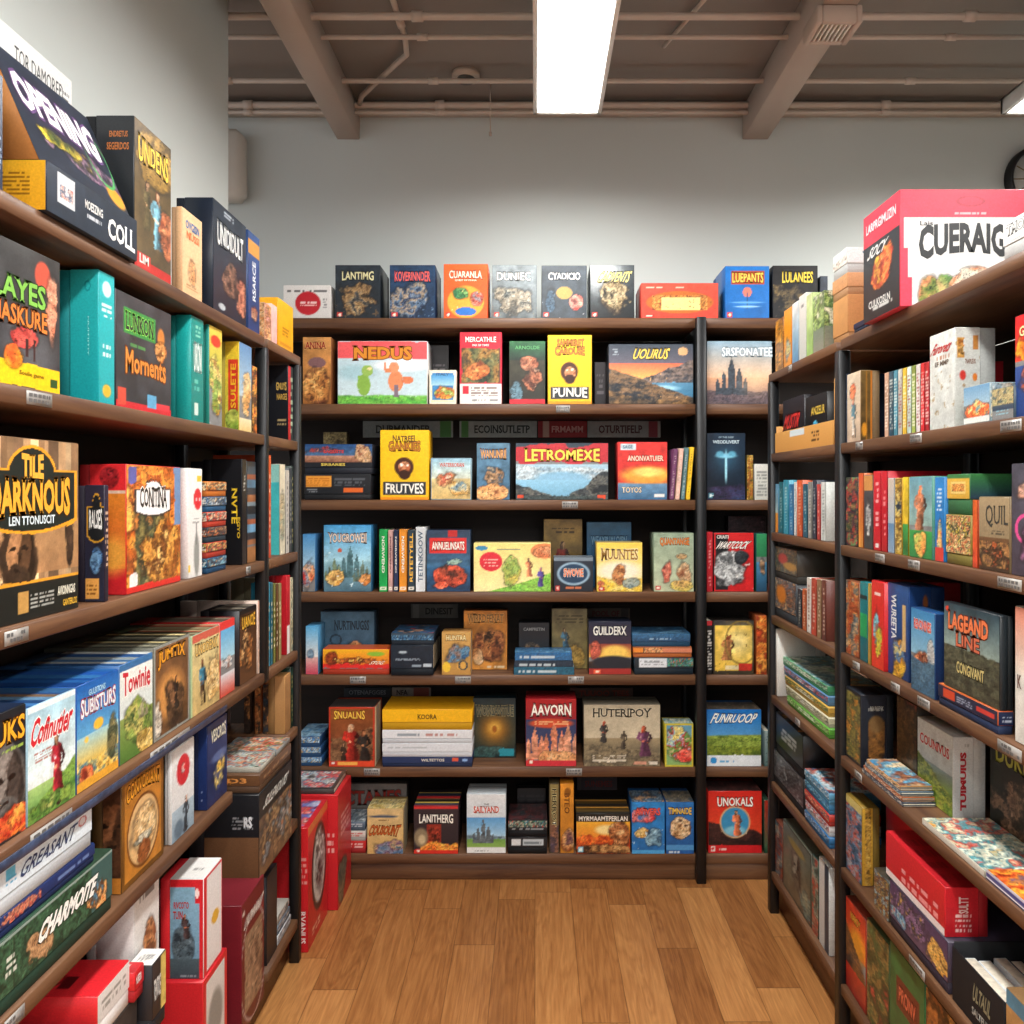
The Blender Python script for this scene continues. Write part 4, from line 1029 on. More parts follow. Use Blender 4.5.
# sixth shelf
for i, (a, b) in enumerate(((757, 767), (747, 757), (737, 747))):
    nm = ('lowest', 'middle', 'topmost')[i]
    B(5, 293 + i, 322 - i, a, f'small blue patterned card box, {nm} of three at the shelf end', [('pal', ['2c5c94', '5c94c4', 'c8d4d8', '24486c', 'd8b060'], 8, 0, 0, 1, 1, 26)], None, '2c5480', pb=b if i else None, dep=.2, dy=.01, kind='flat', top=[('pal', ['3c78ac', 'a8c8d8', '2c5480'], 6)] if i == 2 else None)
B(5, 328.5, 375, 707, 'red-brown box with two cloaked travellers, gold title', [('grad', '8a4c24', '7a4430'), ('tex', .25, 6), ('ridge', .55, .12, ['5a3824', '8a6444', '402818'], 3, .2), ('fig', .5, .1, .62, 'a82c20', 'd8a880', 'c8a888', None, 1.25), ('fig', .78, .1, .52, '2c2824', 'b87c54', '5c2c18', None, 1.2), ('fig', .32, .1, .3, '3c2c20'), ('border', .03, 'b83a24'), ('band', 0, .09, 'd8482c'), ('rect', .2, .02, .62, .07, 'e8a84c')] + SP, [T('SNUALNS', .45, .87, .68, .12, 'e8bc4c', '6a2414', .3)], 'a83c24', dy=.0, dep=.17, side=[('stripes', ['d8c8a8', 'c0a888', 'e0d4c0'], 5)], top=[('grad', '4a4440', '2c2826')])
for i, (a, b, c, nm) in enumerate(((757, 767, '24365c', 'navy flat box with small orange logo, lowest'), (743.5, 757, 'd8dce0', 'white flat box, just above the navy one'), (730, 743.5, 'e0e2e4', 'white flat box, just below the yellow one'), (709.5, 730, 'f0b41c', 'yellow flat box, topmost'))):
    tx = [T('WILTETTOS', .56, .5, .26, .5, 'dcd8cc'), None, None, T('KOORA', .5, .42, .22, .4, '5a3c10', None, .1)][i]
    ops = [('grad', c, c), ('tex', .05, 5)] + ([('rect', .78, .25, .85, .8, 'd8583c'), ('ell', .92, .5, .03, .3, '8ab0e0')], [('lines', .04, .35, .5, .65, 1, 'a8b0b4')], [('lines', .16, .3, .42, .7, 1, '8c98a0'), ('lines', .48, .3, .84, .7, 1, 'b88078')], [])[i]
    B(5, 382, 472.5, a, f'{nm} of the wide pile', ops, [tx] if tx else None, c, pb=b if i else None, dy=.0, dep=.22, kind='flat', tray='c8ccd0' if i in (1, 2) else None, top=[('grad', 'f0b41c', 'c88c14')] if i == 3 else None)
B(5, 473, 516, 698, 'dark teal box with a glowing orange orb, set back', [('grad', '1d343c', '22302c'), ('tex', .3, 7), ('glow', .5, .48, .26, 'c87c20', .95), ('glow', .5, .5, .1, 'f4cc60'), ('ell', .5, .48, .06, .06, 'a8601c', .4), ('blob', .5, .08, .5, .1, ['1a2c2c', '3c5c58', '20403c'], .4), ('rect', .62, .03, .96, .14, '2c94a4')], [T('WONSANTUE', .5, .79, .9, .16, '3a4440', 'a8a078', .15)], '16262c', dy=.12, dep=.12)
B(5, 525.5, 576.5, 699, 'scarlet and navy box with rust stone towers', [('grad', 'a81c20', '8c1c28', .68, 1.), ('grad', '26345c', '3a4464', .2, .7), ('ell', .5, .64, .44, .07, 'c84c2c', .3), ('lines', .18, .62, .84, .68, 2, 'f0c890'), ('castle', .18, .1, .5, 'd89070'), ('castle', .56, .1, .58, 'c87c5c'), ('castle', .84, .1, .54, 'd89878'), ('blob', .64, .12, .4, .1, ['b87044', 'e8b078'], .4), ('band', 0, .08, 'c8303c')] + SP, [T('AAVORN', .5, .84, .82, .16, 'f4ece0', '5c0c14', .3)], '8a1a20', dep=.15)
B(5, 583.5, 660.5, 704.5, 'wide beige box with two red-haired travellers on a plain', [('grad', 'a89c84', 'c8bca0', .4, 1.), ('grad', '9c8c6c', '3a3834', 0, .45), ('tex', .15, 6), ('ridge', .3, .06, ['5c5444', '8a7c60', '4a4438'], 2, -.15), ('fig', .26, .38, .36, '3c3c3c', 'b8583c', 'a8402c'), ('fig', .8, .16, .5, '6c3c5c', 'c86c4c', 'a83c24', None, 1.3), ('fig', .52, .28, .3, '4a4238', '5a4c3c', '3a3028'), ('lines', .12, .08, .56, .2, 3, 'd8d0bc'), ('rect', .66, .03, .82, .08, 'c89078'), ('rect', .86, .03, .97, .07, 'd8d0c0')], [T('HUTERIPOY', .5, .87, .78, .13, '3a3830', 'd0c6ac', .15)], '5a5448', dep=.14)
B(5, 664.5, 693.6, 723.5, 'small lime and blue box with a red-coated rider', [('grad', '5c94b8', '8ab060'), ('blob', .5, .45, .4, .36, ['d8b48c', '4c8c3c', 'c83c34', '8ac0d8', 'e8d078'], .6), ('blob', .7, .25, .3, .2, ['d83c34', 'e89078'], .4), ('border', .04, 'c8b83c')], None, 'a89c30', dy=.0, dep=.1, top=[('pal', ['c8c0a0', '5c8c9c'], 6)])
B(5, 706.5, 761.5, 709.5, 'blue sky box with green rolling hills, white foot', [('grad', '1c6cb8', '5c9cd0', .5, 1.), ('ridge', .56, .03, ['6c8434', '98ac4c', '506c28'], 2), ('ridge', .38, .06, ['4c6424', '8a9838', '38501c'], 3), ('band', 0, .19, 'dfe6ea'), ('ell', .12, .1, .06, .06, '2c8cd0'), ('lines', .24, .06, .5, .14, 1, '5ca8d8')], [T('FUNRUOOP', .5, .85, .82, .16, 'e8ece4', '14488a', .2, slant=.1)], '2460a0', dep=.16, top=[('pal', ['3c3834', '6a5c4c'], 7)])
B(5, 764, 770, 731, 'narrow pale spine at the end by the black post', [('grad', '9cb0b0', '5c7878'), ('lines', .2, .1, .8, .9, 10, '3c4c50')], None, '6a8080', kind='book', dep=.12)

# bottom shelf
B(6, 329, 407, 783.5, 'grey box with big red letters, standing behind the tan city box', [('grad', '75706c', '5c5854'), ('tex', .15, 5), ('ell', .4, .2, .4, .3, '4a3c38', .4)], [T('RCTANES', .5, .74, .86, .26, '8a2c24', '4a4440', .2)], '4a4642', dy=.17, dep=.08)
for i, (a, b) in enumerate(((841, 854), (831, 841), (822, 831))):
    nm = ('red card box, lowest', 'white and red card box, middle', 'grey-blue card box, topmost')[i]
    B(6, 340 + i * .5, 366 - i * .3, a, f'{nm} by tan city box', [('grad', ('c83030', 'd8d4cc', '6a7c8c')[i],) * 1 + (('c83030', 'c8b8b0', '4c6070')[i],), ('lines', .1, .2, .9, .8, 2, ('f0d8d0', 'c03830', 'd0d8dc')[i])] if False else [('grad', ('c83030', 'd8d4cc', '6a7c8c')[i], ('b82828', 'c8c0b8', '4c6070')[i]), ('lines', .1, .2, .9, .8, 2, ('f0d8d0', 'c03830', 'd0d8dc')[i])], None, ('b82c2c', 'c8c4bc', '5a6c7c')[i], pb=b if i else None, dep=.14, kind='flat', top=[('pal', ['8a98a0', '4c5c68', 'c8d0d0'], 6)] if i == 2 else None)
B(6, 367, 403.5, 808.5, 'tan box with a domed little city and rust title', [('grad', 'd8bc84', 'cca868'), ('tex', .12, 6), ('ell', .45, .83, .4, .03, '4c5a6c', .4), ('blob', .6, .16, .42, .18, ['4c6a8c', '8a94a0', '6c4c6c', 'c8a878', '2f5a74'], .5), ('lines', .3, .74, .6, .78, 1, '7a5c34')], [T('COUSOUNT', .48, .52, .84, .2, 'c05c24', '6a2c10', .3, slant=.1)], 'b8985c', dy=.0, dep=.14, side=[('grad', 'd8cdb0', 'b8a888')], top=[('pal', ['d8c070', 'e8d8a0', 'b89848'], 5)])
B(6, 413.5, 458.5, 806, 'dark box with a red pillar and orange flames', [('grad', '382c30', '2c2428'), ('rect', .3, .2, .62, .62, '8c2c20'), ('pal', ['6a1c18', 'a83c28', '401410'], 9, .32, .12, .6, .58), ('blob', .62, .12, .44, .14, ['e8702c', 'f4b048', 'b8341c'], .6), ('ell', .16, .34, .16, .2, '8c7c60', .3), ('ell', .18, .3, .08, .1, 'c8b48c', .4), ('band', .94, 1, 'c83030'), ('band', 0, .07, 'd03428')] + SP, [T('LANITHERG', .5, .74, .78, .18, 'f0ece0', '241c1e', .15)], '2c2226', dy=.0, dep=.2, top=[('stripes', ['c03030', '2c3848', 'c8a848', '34302c', '5c4c34'], 8, False)])
B(6, 466.5, 506, 794, 'white box with a stone tower in a blue meadow', [('grad', 'dfe2e2', 'd0d8dc', .6, 1.), ('grad', '5c9cd0', 'a8cce0', .28, .6), ('ridge', .3, .05, ['5c7484', '8a9ca4', '46606c']), ('grad', '6c9848', '8aac54', .1, .24), ('castle', .42, .16, .44, '5c6468'), ('band', 0, .09, 'e4e6e4'), ('lines', .2, .02, .6, .07, 1, '8a8c8c')], [T('SAILYAND', .5, .74, .66, .11, 'c8402c', 'f0ece8', .1), T('THE', .5, .83, .14, .03, '555555')], 'c0c8cc', dep=.13)
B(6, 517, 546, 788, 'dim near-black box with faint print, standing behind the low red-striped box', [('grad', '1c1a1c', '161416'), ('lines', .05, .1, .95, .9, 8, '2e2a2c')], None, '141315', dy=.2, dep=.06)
B(6, 507.5, 547.5, 837, 'black flat box with a white label, under the red-striped box', [('grad', '1e2024', '14161a'), ('rect', .08, .15, .32, .85, 'd0d4d4'), ('rect', .38, .2, .9, .8, 'b8c0c4'), ('lines', .4, .3, .86, .7, 1, '6a7478')], None, '15171a', dep=.18, kind='flat', dy=.0)
B(6, 508, 547.5, 820, 'low black box with red and teal stripes, upper of two', [('grad', '1c2024', '15181c'), ('pal', ['b82c2c', '2c6c5c', 'c8b8a0', '1c2024', '4c94a8'], 9, 0, .3, 1, .95), ('lines', .1, .05, .9, .25, 1, 'a8aeb0')], None, '181a1e', pb=837, dep=.18, kind='flat', dy=.0, top=[('pal', ['2c3034', '5c2c2c', '1c1e20'], 6)])
B(6, 549, 559.5, 783.5, 'tall narrow box with a lettered olive and brown spine', [('grad', '8a7a48', '5c3c2c'), ('pal', ['4c342c', '8a5c44', '2c2c44'], 6, 0, 0, 1, .4), ('border', .012, '3c3424')], [T('HERROT', .5, .66, .55, .45, '2c2414', 'd0c48c', rot=-1)], '463c28', dep=.16)
B(6, 560, 574, 783.5, 'tall narrow amber box beside the olive spine', [('grad', 'd0882c', 'c07a28'), ('tex', .15, 6), ('blob', .5, .2, .5, .18, ['7a3c1c', 'e0a86c', '4c2c3c'], .5), ('ell', .55, .88, .25, .06, '8a5418', .3)], [T('BTEO', .5, .72, .3, .4, '6a3c10', None, rot=-1)], 'a8681c', dep=.16)
B(6, 576, 630.5, 813.5, 'wide black box with fiery orange dunes', [('grad', '26241f', '2c2620', .8, 1.), ('grad', 'e8a834', 'd8702c', .15, .8), ('ell', .55, .6, .2, .12, 'f4d890', .5), ('ridge', .45, .16, ['8a3018', 'd85c24', 'f09040'], 3), ('blob', .78, .4, .18, .34, ['4c2c1c', 'a86438', 'e8c088'], .5), ('blob', .5, .1, .55, .12, ['2c1c14', '8a5c34', 'c89860'], .4), ('logo', .08, .1, .1, .14, '8ac0d0', 'e0ece8')], [T('MYRMAAMTPERLAN', .5, .88, .92, .13, 'e4dcd0', '14120e')], '1c1a17', dy=.0, dep=.2, top=[('stripes', ['2c2a26', '8a6a34', '1c1a18', 'b88438', '3c342c'], 9, False)])
B(6, 631.5, 665, 802, 'tall sky blue box with red balloon-style title', [('grad', '2c80c0', '2668a8'), ('tex', .2, 7), ('blob', .35, .74, .42, .16, ['c83c44', 'e07a74', '3c6ca8'], .4), ('blob', .3, .4, .24, .12, ['c89448', 'e8c880', '6a4c2c'], .5), ('blob', .7, .3, .24, .16, ['3c5c74', '8ab0c0', '24405c'], .5), ('specks', 'c8dce4', .3, 22, 0, .5), ('band', 0, .06, '4c9cd0')], [T('AVIVERS', .48, .82, .78, .12, 'e85c50', '7a1c28', .2)], '1f5c98', dy=.0, dep=.17, top=[('pal', ['3c5c7c', '8a98a0', '24384c', 'c89870'], 5)])
B(6, 665.8, 694.2, 802, 'tall blue box with a rocky brown globe', [('grad', '2a6cac', '1f5490'), ('tex', .2, 7), ('blob', .48, .48, .34, .2, ['6a4428', 'c89c6c', 'e8d0a8', '4c2c1c'], .3, 9), ('band', .08, .16, '4c8cc0'), ('lines', .1, .02, .5, .07, 1, 'd8e0e4')], [T('TIMNAIDE', .5, .83, .84, .12, 'e8c05c', '4c2c14', .2)], '1c4c84', dy=.0, dep=.17, top=[('pal', ['4c4c4c', '8a7c64', '24384c'], 5)])
B(6, 708, 762, 791, 'red box with a round sea window and black foothills', [('grad', 'd02c24', 'e0502c', .15, 1.), ('ridge', .42, .1, ['2a1c1c', '4c2c28', '1c1414'], 3, -.2), ('ell', .5, .5, .29, .26, 'd8a878'), ('ell', .5, .5, .26, .235, '3c8cb8', .08), ('ell', .5, .36, .2, .08, '7ab8cc', .4), ('fig', .54, .28, .42, 'd8744c', 'e8b48c'), ('ridge', .2, .05, ['201818', '3c2420']), ('band', 0, .13, 'c82428'), ('logo', .08, .07, .08, .08, 'e8d8d0', 'c82428'), ('lines', .2, .04, .4, .1, 1, 'e8d0c8')], [T('UNOKALS', .5, .83, .68, .14, 'f4ece4', '7a100c', .2)], 'b8241c', dep=.16, top=[('pal', ['2c2424', '5c3430'], 7)])
B(6, 764, 770, 800, 'narrow dark green and red box beside the round sea window box', [('grad', 'c83c2c', '2c5c44'), ('tex', .3, 7)], None, '2c4838', dep=.12)

# printed strips and cards fixed to the dark back panel
def strip(pl, pr, pt, pb, label, col, ops, texts, lv):
    Y = BACK_Y + .318; k = Y / F
    x0, x1 = (pl - CX) * k, (pr - CX) * k; z0, z1 = EYE - (pb - CY) * k, EYE - (pt - CY) * k
    m = MB(); lo, hi = np.array([-(x1 - x0) / 2, -.003, 0]), np.array([(x1 - x0) / 2, .0068, z1 - z0])
    bevbox(m, lo, hi, srgb(col), .0008)
    print_face(m, lo, hi, 'F', ops, texts, (1 / k, 1 / k))
    o = m.build('shelf_sign', M['matte']); o.location = ((x0 + x1) / 2, Y, z0)
    setp(o, f'{label}{SEP[lv == 0]}{where("back", lv)}', 'sign', 'printed strips on the dark back panel')


SG = lambda c, e, u0, u1: [('grad', c, c), ('tex', .08, 5), ('rect', u0, .0, u1, 1., e)]
strip(363, 453, 421, 437.5, 'grey sign strip with a green end, behind the yellow box', '8a8c88', SG('8f918c', '4c7a40', .86, .98), [T('DUBMANDEP', .44, .5, .6, .5, '3a3c3a', None)], 2)
strip(459.5, 537, 421, 437.5, 'grey sign strip with green start and dark lettering', '8a8c88', SG('979a95', '4c7a40', .02, .12), [T('ECOINSUTLETP', .55, .5, .72, .5, '2c302e', None)], 2)
strip(538, 587, 421, 437.5, 'red sign strip with pale lettering', '8c2428', SG('8f2a2c', 'b89080', .1, .22), [T('FRMAMM', .6, .5, .66, .4, 'c89088', None)], 2)
strip(587.5, 660.5, 421, 437.5, 'grey sign strip with maroon lettering and red badge', '8a8c88', SG('8c8a86', '7a3038', .84, .96), [T('OTURTIFELP', .45, .5, .6, .5, '4a2a2c', None)], 2)
strip(411, 458, 604, 618, 'faint grey sign card above the tan map box', '4a4a48', SG('55544f', '6c6a64', .04, .16), [T('DINESIT', .6, .5, .6, .5, '22221f', None)], 4)
strip(588, 630, 608, 619, 'faint sign card with dark red lettering above the sunset valley box', '4c4440', SG('55483f', '3c3430', .8, .96), [T('POOL OF', .42, .5, .66, .55, '5a2424', None)], 4)
strip(344, 391, 687.5, 697, 'dark sign card with faint grey lettering', '24282c', SG('2a2e32', '34383c', .0, .1), [T('OTENAFGGES', .5, .5, .8, .5, '6a6e72', None)], 5)
strip(392, 431, 687.5, 697, 'pale sign card with a red corner beside the dark sign card', '8a7c70', SG('857a70', '7a4034', .55, .95), [T('NFA', .26, .5, .3, .6, '3a302c', None)], 5)
strip(570, 633, 688, 698, 'brown sign card with red block lettering', '5c4038', SG('5a443c', '6a4c44', .0, .08), [T('TUUOO TEES', .54, .5, .8, .6, '8a3c30', None)], 5)
strip(577, 617, 777, 790, 'dim sign card with dark red lettering', '3c3230', SG('42383a', '4c4240', .0, .08), [T('SUNEMES', .54, .5, .7, .5, '6a2c2c', None)], 6)


# ================================================================== left unit: top
L(0, -70, 3, 20, 'dark navy box at the near end beside the slanted display', [('grad', '1c2a44', '16223a'), ('tex', .2, 6), ('lines', .6, .2, .98, .5, 6, '8a9ab0')], None, '16223a', w=.15)
L(0, -100, 72, -70, 'tall white box with thin black capitals, behind the slanted display', [('grad', 'e4e3e0', 'dcdbd8'), ('lines', .9, .84, .98, .93, 3, '555555')], [T('TOR DAMORED', .76, .9, .34, .075, '3c3c3c', None, .05, bold=.0)], 'dcdbd8', X=-1.0, w=.07)

# counter display: a low tray with a big slanted header panel
cd = empty('counter_display', (-.79, 1.53, LZ[0])); setp(cd, 'dark cardboard counter display with big white letters on its slanted panel', 'display box', None)
y0, y1 = -.156, .157
m = MB(); bevbox(m, (-.13, y0, .0005), (0, y1, .083), srgb('1d2634'), .002)
print_face(m, np.array([-.13, y0, .0005]), np.array([0, y1, .083]), 'E', [('grad', '27303e', '1a2432'), ('tex', .2, 5), ('rect', .1, .3, .27, .92, 'c4c8cc'), ('pal', ['b84c44', 'd8b0a0', '4c5c78', 'e8e0dc'], 7, .12, .42, .25, .7), ('lines', .4, .35, .56, .5, 1, 'c8ccd0')], [T('MOESZING', .47, .62, .2, .2, 'dcdcd8'), T('COLL', .8, .42, .34, .5, 'f0f0ec', None, .1, bold=.03)], (560, 620))
print_face(m, np.array([-.13, y0, .0005]), np.array([0, y1, .083]), 'F', [('grad', 'e0a828', 'd89a20'), ('lines', .2, .3, .8, .8, 6, '8a5c14')], None, (620, 620))
m.build('tray', M['gloss'], cd)
m = MB()
P = np.array([[-.012, y0, .083], [-.012, y1, .083], [-.105, y1 - .01, .29], [-.105, y0 + .01, .29]]); Q = P + np.array([[-.03, 0, 0]] * 4)
m.add(np.concatenate([P, Q]), [np.array([[0, 1, 2, 3], [7, 6, 5, 4], [0, 3, 7, 4], [1, 5, 6, 2], [2, 6, 7, 3], [0, 4, 5, 1]])], srgb('3a2f2a'))
o0, U0, V0 = P[0], P[1] - P[0], P[3] - P[0]
N0 = np.cross(U0, V0); N0 /= np.linalg.norm(N0)
c = art([('grad', '2e3644', '1e2634'), ('tex', .25, 5), ('blob', .62, .3, .3, .1, ['5c3c5c', '8a6c7c', '2c2c3c', 'c8a83c'], .7), ('ell', .9, .16, .1, .1, 'e0962c', .3), ('blob', .4, .36, .16, .07, ['e0c83c', 'a89430', '4c5c2c'], .6), ('ring', .86, .5, .14, .26, .06, '4ca85c'), ('ell', .5, .62, .4, .22, '3c2c44', .8, .6)], .31, .22, (560, 620), 5)
gh, gw = c.shape[:2]; a_, b_ = np.meshgrid(np.linspace(0, 1, gw), np.linspace(0, 1, gh))
i_ = (np.arange(gh - 1)[:, None] * gw + np.arange(gw - 1)[None, :]).ravel()
m.add(o0 + a_.reshape(-1, 1) * U0 + b_.reshape(-1, 1) * V0 + N0 * .0006, [np.stack([i_, i_ + 1, i_ + gw + 1, i_ + gw], 1)], c.reshape(-1, 3))
put_text(m, T('OPENING', .5, .66, .84, .3, 'f4f2ee', '6a4c7c', .15, -.0, bold=.045, ow=.06, sf=False), o0 + N0 * .0004, U0, V0, N0)
m.build('header_panel', M['gloss'], cd)
m = MB()
P = np.array([[-.012, y0 - .001, .083], [-.105, y0 + .009, .29], [-.15, y0 + .009, .29], [-.13, y0 - .001, .083]]); Q = P + np.array([[0, .004, 0]] * 4)
m.add(np.concatenate([P, Q]), [np.array([[0, 1, 2, 3], [7, 6, 5, 4], [0, 4, 5, 1], [1, 5, 6, 2], [2, 6, 7, 3], [3, 7, 4, 0]])], srgb('9a6430'))
m.build('end_flap', M['matte'], cd)

L(0, 134, 171, 115, 'tall black fantasy box with gold title and robed figures', [('grad', '6a5430', '5a4c34'), ('tex', .35, 6), ('blob', .5, .82, .6, .18, ['8a6a30', 'b8924c', '4c3c20'], .3), ('fig', .62, .2, .42, '6a98a8', 'd8a880', '5c3420', None, 1.2), ('blob', .88, .34, .22, .16, ['8a4028', 'c87c50', '5c2818'], .4), ('fig', .32, .3, .34, '5a5034', 'b8906c'), ('band', 0, .08, 'b82c28'), ('rect', .06, .03, .4, .12, 'c83c34')], [T('UNDENS', .5, .82, .84, .15, 'f0c84c', '3c2810', .25), T('LIM', .24, .085, .24, .06, 'f0e8e0')], '25282c', pc=85, cam=([('grad', '2c3034', '1c2024')], [T('ENDRETUS', .6, .88, .5, .04, 'b8703c', None), T('SEGERDOS', .58, .8, .6, .05, 'b8703c', None)]))
L(0, 182, 202, 206, 'narrow peach box with a blue and orange title', [('grad', 'e4bc90', 'dcb084'), ('tex', .06, 6), ('blob', .5, .3, .2, .16, ['b8804c', 'd8a070', '8a5c34'], .3), ('lines', .2, .1, .8, .16, 2, 'a87c54')], [T('OVGISN', .5, .84, .7, .1, '2c6ca8', None), T('NUSSI', .52, .72, .66, .09, 'e06c34', None)], 'dcb084', pc=171)
L(0, 213, 246, 197, 'large midnight blue box with silver title and faint faces', [('grad', '222c3a', '1a2230'), ('tex', .25, 6), ('blob', .5, .36, .22, .14, ['4c3a34', '8a6450', '2c2424'], .4), ('blob', .88, .3, .2, .24, ['8a4c3c', 'c88468', '3c2424'], .5), ('lines', .3, .92, .62, .98, 2, 'a8b0b8'), ('ell', .25, .08, .1, .03, 'a8b0b4', .3)], [T('UNIDIDULT', .5, .73, .8, .2, 'dcdedc', '141a24', .15)], '1b2432', pc=176)
L(0, 248, 262, 229, 'narrow royal blue box with a white vertical title', [('grad', '2c4c84', '243c6c'), ('tex', .15, 7), ('band', .78, .92, 'c88c3c'), ('blob', .5, .2, .4, .1, ['8a4c3c', 'c8a080'], .4)], [T('RSARCE', .5, .52, .4, .3, 'dfe4e8', None, rot=1)], '24406f', w=.1)
L(0, 264.5, 271, 302, 'small orange-pink illustrated box, front of the far end', [('pal', ['c88048', 'e8b888', '8a5030', 'd89a90'], 8)], None, 'c89880', w=.16, cam=([('pal', ['c87c44', 'e8c090', '8a5430'], 7)], None))
L(0, 271.5, 277, 303, 'slim pale pink box sandwiched between orange and yellow boxes', [('grad', 'e0b8b0', 'd8a8a0'), ('tex', .1, 8)], None, 'dcb4aa', w=.16)
yb = L(0, 278, 299, 297, 'golden yellow box with folded flaps at the far end', [('grad', 'eeb020', 'e4a01c'), ('tex', .08, 5), ('lines', .3, .3, .7, .5, 3, 'a86c14'), ('rect', .1, .08, .9, .14, 'c88414')], None, 'e8a81c', w=.2, cam=([('grad', 'f0b428', 'e0981c'), ('rect', .3, 0, .36, 1, 'b87a14')], None))
m = MB(); bevbox(m, (-.08, -.05, .0), (.09, -.047, .03), srgb('f0b830'), .001)
fl = m.build('flap', M['matte'], yb); fl.location = (0, 0, [c_ for c_ in yb.children if c_.name.startswith('lid')][0].data.vertices[0].co.z * 0 + .104); fl.rotation_euler = (.5, 0, 0)

# second shelf
L(1, -28, 60, 221, 'large charcoal box with green title, red squid and yellow foot', [('grad', '3c3c3c', '34353a'), ('tex', .3, 5), ('ell', .78, .84, .1, .11, 'c8503c', .2), ('blob', .9, .55, .1, .24, ['c87050', 'e0a080', '8a3c2c'], .4), ('ell', .62, .25, .3, .2, '6a6c70', .8, .6), ('blob', .56, .36, .18, .09, ['a83030', 'd85c50', '6a1c1c'], .25), ('rect', .56, .22, .6, .36, '3c2424'), ('rect', .66, .2, .69, .36, '3c2424'), ('band', 0, .17, 'f0c01c', .05), ('blob', .42, .2, .1, .08, ['e8a020', 'd85c28'], .3), ('rect', .87, .04, .97, .1, '2c4c24')], [T('LAYES', .5, .68, .62, .16, '7cb84c', '1c3414', .1), T('MASKURE', .5, .5, .66, .14, 'd87a34', '3c1c10', .1), T('Soulie game', .64, .1, .3, .04, '8a6a10', None)], '35363a')
L(1, 98.4, 114.5, 269, 'large bright teal box with a plain broad front and white emblems', [('grad', '2ab0b4', '1e9ca2'), ('ell', .5, .88, .28, .06, 'e4f0ee', .3), ('lines', .2, .66, .8, .78, 3, 'dcecea'), ('lines', .25, .36, .75, .48, 2, 'dcecea'), ('ell', .5, .1, .28, .05, 'd8a838', .3)], None, '1fa6ab', pc=52, cam=([('grad', '2cb4b6', '1a9aa0'), ('ring', .62, .88, .1, .035, .2, '168a90')], [T('NUITIITIY', .66, .5, .3, .05, '8adcd8', None, rot=-1)]))
L(1, 115.5, 171, 288, 'charcoal square box with green plate and orange drip lettering', [('grad', '3f4044', '35373c'), ('tex', .3, 6), ('ell', .8, .72, .07, .1, 'c87c3c', .3), ('blob', .82, .6, .1, .1, ['a8602c', 'e0a060', '6a3c1c'], .4), ('rect', .12, .66, .68, .88, '3c8c44'), ('band', 0, .06, 'c42c34'), ('rect', .02, .02, .16, .17, 'c84c3c'), ('rect', .54, .04, .7, .16, '5c9cc0'), ('rect', .7, .04, .98, .1, 'd83c44'), ('lines', .2, .56, .5, .6, 1, '4c8c4c')], [T('LUNKON', .4, .77, .5, .15, '2c3430', '8ad05c', .1), T('Mornents', .52, .42, .74, .18, 'd8863c', '6a3414', .3)], '34363a')
L(1, 191, 203.5, 314.5, 'second teal box, slimmer and beside a yellow-green box', [('grad', '148c84', '107870'), ('lines', .2, .82, .8, .94, 3, '8ad0b8'), ('lines', .2, .3, .7, .44, 2, '5cb8a8'), ('rect', .3, .06, .6, .18, 'c8dcd0')], [T('URONI', .5, .62, .66, .3, 'e4efe8', None, rot=0)], '1ba09c', pc=166)
L(1, 209, 222, 324, 'narrow yellow-green box with a red oval and field scene', [('grad', 'e0c450', 'a8b048', .4, 1.), ('blob', .5, .35, .5, .3, ['c88c34', '6a8c3c', 'e0c870', '8a5c2c'], .6), ('ell', .5, .86, .4, .06, 'c8402c', .2)], None, '2a8c80', pc=202)
L(1, 239, 251.5, 341, 'yellow box with red lettered panel and a blue side', [('grad', '5c8cb8', 'a8b8c0', .4, 1.), ('blob', .5, .4, .4, .3, ['c88c4c', 'e8c890', '6a4c34'], .5), ('grad', 'e8d8b0', 'd8b878', 0, .15)], None, 'd8c04c', pc=216, cam=([('grad', 'f0c834', 'c8cc50'), ('rect', .2, .2, .95, .8, 'd84028'), ('tex', .15, 8), ('blob', .6, .12, .4, .1, ['8aa840', 'd8d068'], .5)], [T('SULETE', .6, .5, .5, .4, 'f0b830', None, rot=1)]))
L(1, 252, 257, 365, 'slim orange and black box just before the black post', [('pal', ['c86c28', '2c2420', 'e8a040', '8a2c20'], 9)], None, '3a2a20', w=.1)
L(1, 288, 299.5, 365, 'black box with gold script and crimson spine, beyond the post', [('grad', 'c8242c', 'b01c24'), ('rect', .45, 0, 1, 1, '2c3430'), ('lines', .5, .1, .95, .9, 8, 'a8c0a0')], None, '1a1c22', pc=250, cam=([('grad', '1e2026', '16181d'), ('lines', .62, .2, .95, .3, 2, 'b8a070')], [T('GNUYS', .78, .72, .36, .1, 'd8b45c', None, .2), T('NARGES', .8, .58, .36, .08, 'c8a450', None, .2)]))

